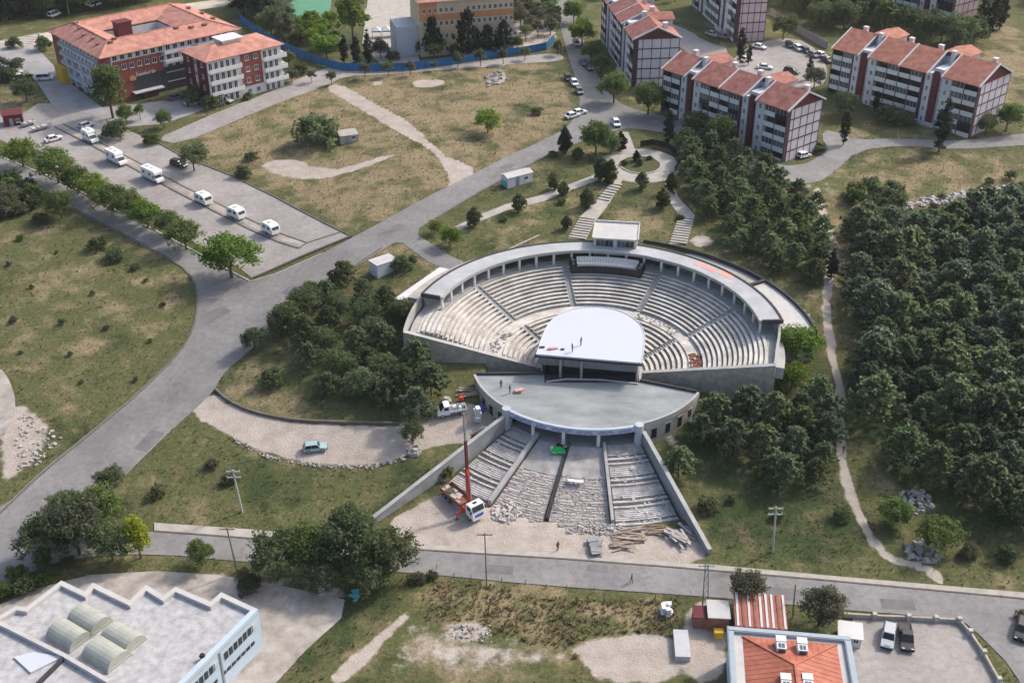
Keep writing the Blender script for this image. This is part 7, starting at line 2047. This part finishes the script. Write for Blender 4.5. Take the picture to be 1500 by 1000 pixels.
slab_pile('plank_pile', 'timber and pipes heaped against the left wall of the foyer building', 'timber pile', 690, 575, M_PLANK, 18, 4.2, .22, .1, 1.2, 7, rz=.2)
slab_pile('white_panel', 'bright white panel lying on the second dividing wall of the stairs', 'panel', 843, 706, M_WHITE, 2, 2.4, .7, .12, .15, 8, part_name='sheet', zbase=2.2)
slab_pile('white_panel', 'long white panel lying in the building yard by the stair wall', 'panel', 716, 629, M_WHITE, 2, 3.0, .55, .25, .1, 9, part_name='sheet')
slab_pile('board_stack', 'orange board between two black panels on the white stage roof', 'boards', 810, 511, M_PINKC, 2, 2.0, .55, .12, .05, 10, part_name='board', zbase=ZS+.01)
slab_pile('black_panel', 'black panel left of the orange board on the white stage roof', 'panel', 794, 509, M_DARK, 1, 1.4, .4, .1, .05, 11, part_name='sheet', zbase=ZS+.01)
slab_pile('black_panel', 'black panel right of the orange board on the white stage roof', 'panel', 824, 512, M_DARK, 1, .9, .4, .1, .05, 12, part_name='sheet', zbase=ZS+.01)
slab_pile('pallet', 'salmon-coloured pallet on the left of the grey foyer roof', 'pallet', 760, 574, M_PINKC, 3, 1.5, .8, .16, .1, 13, part_name='board', zbase=ZK+.01)
slab_pile('sack_pile', 'heap of white sacks at the street edge left of the sheds', 'sack pile', 975, 897, M_WHITE, 22, .9, .55, .28, 1.2, 14, part_name='sack', cross=True)
slab_pile('scrap_pile', 'teal and white scrap under the big roadside trees', 'scrap pile', 520, 873, M_TEAL, 6, 1.3, .5, .12, .6, 15, part_name='sheet', cross=True)
slab_pile('scrap_pile', 'pale scrap beside the dark track under the big roadside trees', 'scrap pile', 472, 862, M_LIGHTR, 12, 1.1, .4, .15, 1.3, 16, part_name='sheet', cross=True)
slab_pile('crate_stack', 'white tank and crates in the building yard beside the works truck', 'crates', 700, 618, M_WHITE, 5, 1.1, 1.0, .6, .25, 17, part_name='crate')
slab_pile('blue_sheet_stack', 'blue and grey sheets leaning by the foyer wall in the yard', 'sheets', 703, 600, M_SIGNB, 8, 1.8, .9, .14, .7, 18, part_name='sheet', cross=True)
slab_pile('red_box', 'small red box in the building yard behind the works truck', 'box', 676, 588, M_CRANE, 2, .8, .7, .5, .05, 19, part_name='crate')
slab_pile('pale_slab', 'pale broken slab standing in the yard above the works truck', 'slab', 654, 589, M_PATH, 4, 1.5, .9, .2, .3, 20, part_name='slab')
slab_pile('concrete_pipe_ring', 'round grey cover lying in the weeds below the street', 'cover', 648, 882, M_CONCG, 2, 1.8, 1.2, .2, .1, 21, part_name='slab') if False else None
# green tarpaulin with tools on the stair landing
tp_ = unz(818, 661, 3.22); gt = thing('green_tarpaulin', 'crumpled bright green tarpaulin with tools on the stair landing', 'tarpaulin', tuple(tp_))
r = random.Random(6); n = 7; vs = []
for i in range(n):
    for j in range(n): vs.append((-1.1+2.2*i/(n-1)+r.uniform(-.1,.1), -.8+1.6*j/(n-1)+r.uniform(-.1,.1), .08+r.uniform(0,.35)-.2*(j/(n-1)-.5)*-1))
b = MB(); b.add(vs, [(i*n+j,(i+1)*n+j,(i+1)*n+j+1,i*n+j+1) for i in range(n-1) for j in range(n-1)]); b.build('sheet', M_GREENT, gt)
for k in range(7):
    b = MB(); x, y = r.uniform(-1.4,1.8), r.uniform(.4,1.7); b.box(x-.3,x+.3,y-.2,y+.2,.1,.2+r.uniform(.1,.5),rz=r.uniform(0,3)); b.build('crate', [M_DARK, M_WHITE, M_CONCG][k % 3], gt)
# rocks
def px_spot(poly):
    P = np.array(px(poly)); x0, x1, y0, y1 = P[:,0].min(), P[:,0].max(), P[:,1].min(), P[:,1].max()
    def f(r):
        while True:
            x, y = r.uniform(x0, x1), r.uniform(y0, y1)
            if inside(P, np.array([x]), np.array([y]))[0]: return x, y
    return f
def rocks(name, label, poly, n, smin, smax, seed, m=M_ROCK):
    o = rubble(name, px_spot(poly), m, None, n, smin, smax, None, seed); tag(o, label, 'rock pile'); return o
rocks('rock_pile', 'pale rock pile at the near edge of the pine wood, upper of two', [(1318,720),(1355,718),(1370,742),(1340,754),(1322,740)], 90, .12, .45, 31)
rocks('rock_pile', 'pale rock pile beside the dirt trail, lower of two', [(1320,800),(1350,790),(1385,815),(1360,828),(1330,815)], 90, .12, .45, 32)
rocks('rubble_wall', 'long low wall of pale rubble along the field above the pine wood', [(1310,302),(1370,288),(1440,278),(1500,270),(1500,280),(1440,290),(1370,300),(1315,310)], 300, .2, .65, 33)
rocks('rubble_heap', 'heap of broken stone at the foot of the left stair bay', [(722,742),(748,735),(765,752),(745,768),(722,760)], 110, .12, .4, 34, M_RUBBLE)
rocks('rubble_heap', 'loose stones along the foot of the third stair bay', [(830,770),(910,768),(915,785),(830,782)], 130, .1, .35, 35, M_RUBBLE)
rocks('stone_edge', 'row of pale stones along the lower edge of the dirt drive', [(340,640),(400,668),(480,681),(545,682),(590,668),(592,674),(545,687),(478,686),(398,674),(340,646)], 170, .08, .3, 36)
rocks('rubble_heap', 'white stones scattered on the bare patch at the top of the dry field', [(712,112),(735,103),(745,118),(715,128)], 50, .2, .6, 37)
rocks('rubble_heap', 'pale stones strewn along the stony bank in the lower left meadow', [(30,600),(90,640),(60,680),(20,690)], 120, .08, .32, 38)
rocks('rubble_heap', 'stones beside the weedy hollow in the lower middle lot', [(655,918),(720,915),(720,940),(660,940)], 60, .08, .3, 39)
rocks('rubble_heap', 'stones outside the right terrace of the amphitheatre', [(1160,440),(1190,470),(1200,500),(1185,480)], 50, .2, .5, 40)
rocks('rubble_heap', 'earth and stones beside the right end of the foyer building', [(960,618),(1005,600),(1015,612),(970,640)], 90, .15, .5, 41)
rocks('rubble_heap', 'pale boulders by the end of the dirt drive above the stair wall', [(598,655),(612,650),(615,668),(600,670)], 20, .3, .7, 42)
# low boundary wall of the lower right lot, with stone posts
pts_ = [un(*q_) for q_ in ((1236,903),(1280,906),(1330,908),(1370,910),(1404,912),(1420,930),(1440,960),(1462,1000))]
lw = thing('lot_wall', 'low dark wall with stone posts round the lower right car park', 'wall', tuple(pts_[0]))
o0 = Vector(pts_[0]); pm_ = MB(); pm_.box(-.3,.3,-.3,.3,-.2,1.1); pm_ = pm_.mesh('post', M_KERB)
for a_, b_ in zip(pts_, pts_[1:]):
    a_ = Vector(a_)-o0; b_ = Vector(b_)-o0; b = MB(); b.bar(a_+Vector((0,0,.3)), b_+Vector((0,0,.3)), .3, .9); b.build('wall_section', M_WALLST, lw)
    part('post', pm_, lw, tuple(b_))
for k, (u, v) in enumerate(((640,833),(665,845),(690,848),(735,852),(770,856),(800,861),(830,863),(870,867),(960,876))):
    p = un(u, v); b = MB(); b.tube((0,0,-.2),(0,0,1.0),.07,.06,6)
    o = b.build('marker_post', M_WOOD, loc=tuple(p)); tag(o, '%s short post from the left along the near street edge' % ORD[k], 'post', 'short posts along the street')

# ------------------------------------------------------------ air
hz = MB(); hz.box(-1520, 1580, -310, 2420, -2., 128.)
ho = hz.build('haze', []); ho['kind'] = 'stuff'  # thin haze volume added to lift the shadows
hm = bpy.data.materials.new('thin_haze'); hm.use_nodes = True
hm.node_tree.nodes.remove(hm.node_tree.nodes['Principled BSDF'])
hv = hm.node_tree.nodes.new('ShaderNodeVolumePrincipled'); hv.inputs['Color'].default_value = (.86, .89, .93, 1); hv.inputs['Density'].default_value = .00007; hv.inputs['Anisotropy'].default_value = .2
hm.node_tree.links.new(hv.outputs[0], hm.node_tree.nodes['Material Output'].inputs['Volume'])
ho.data.materials.append(hm)
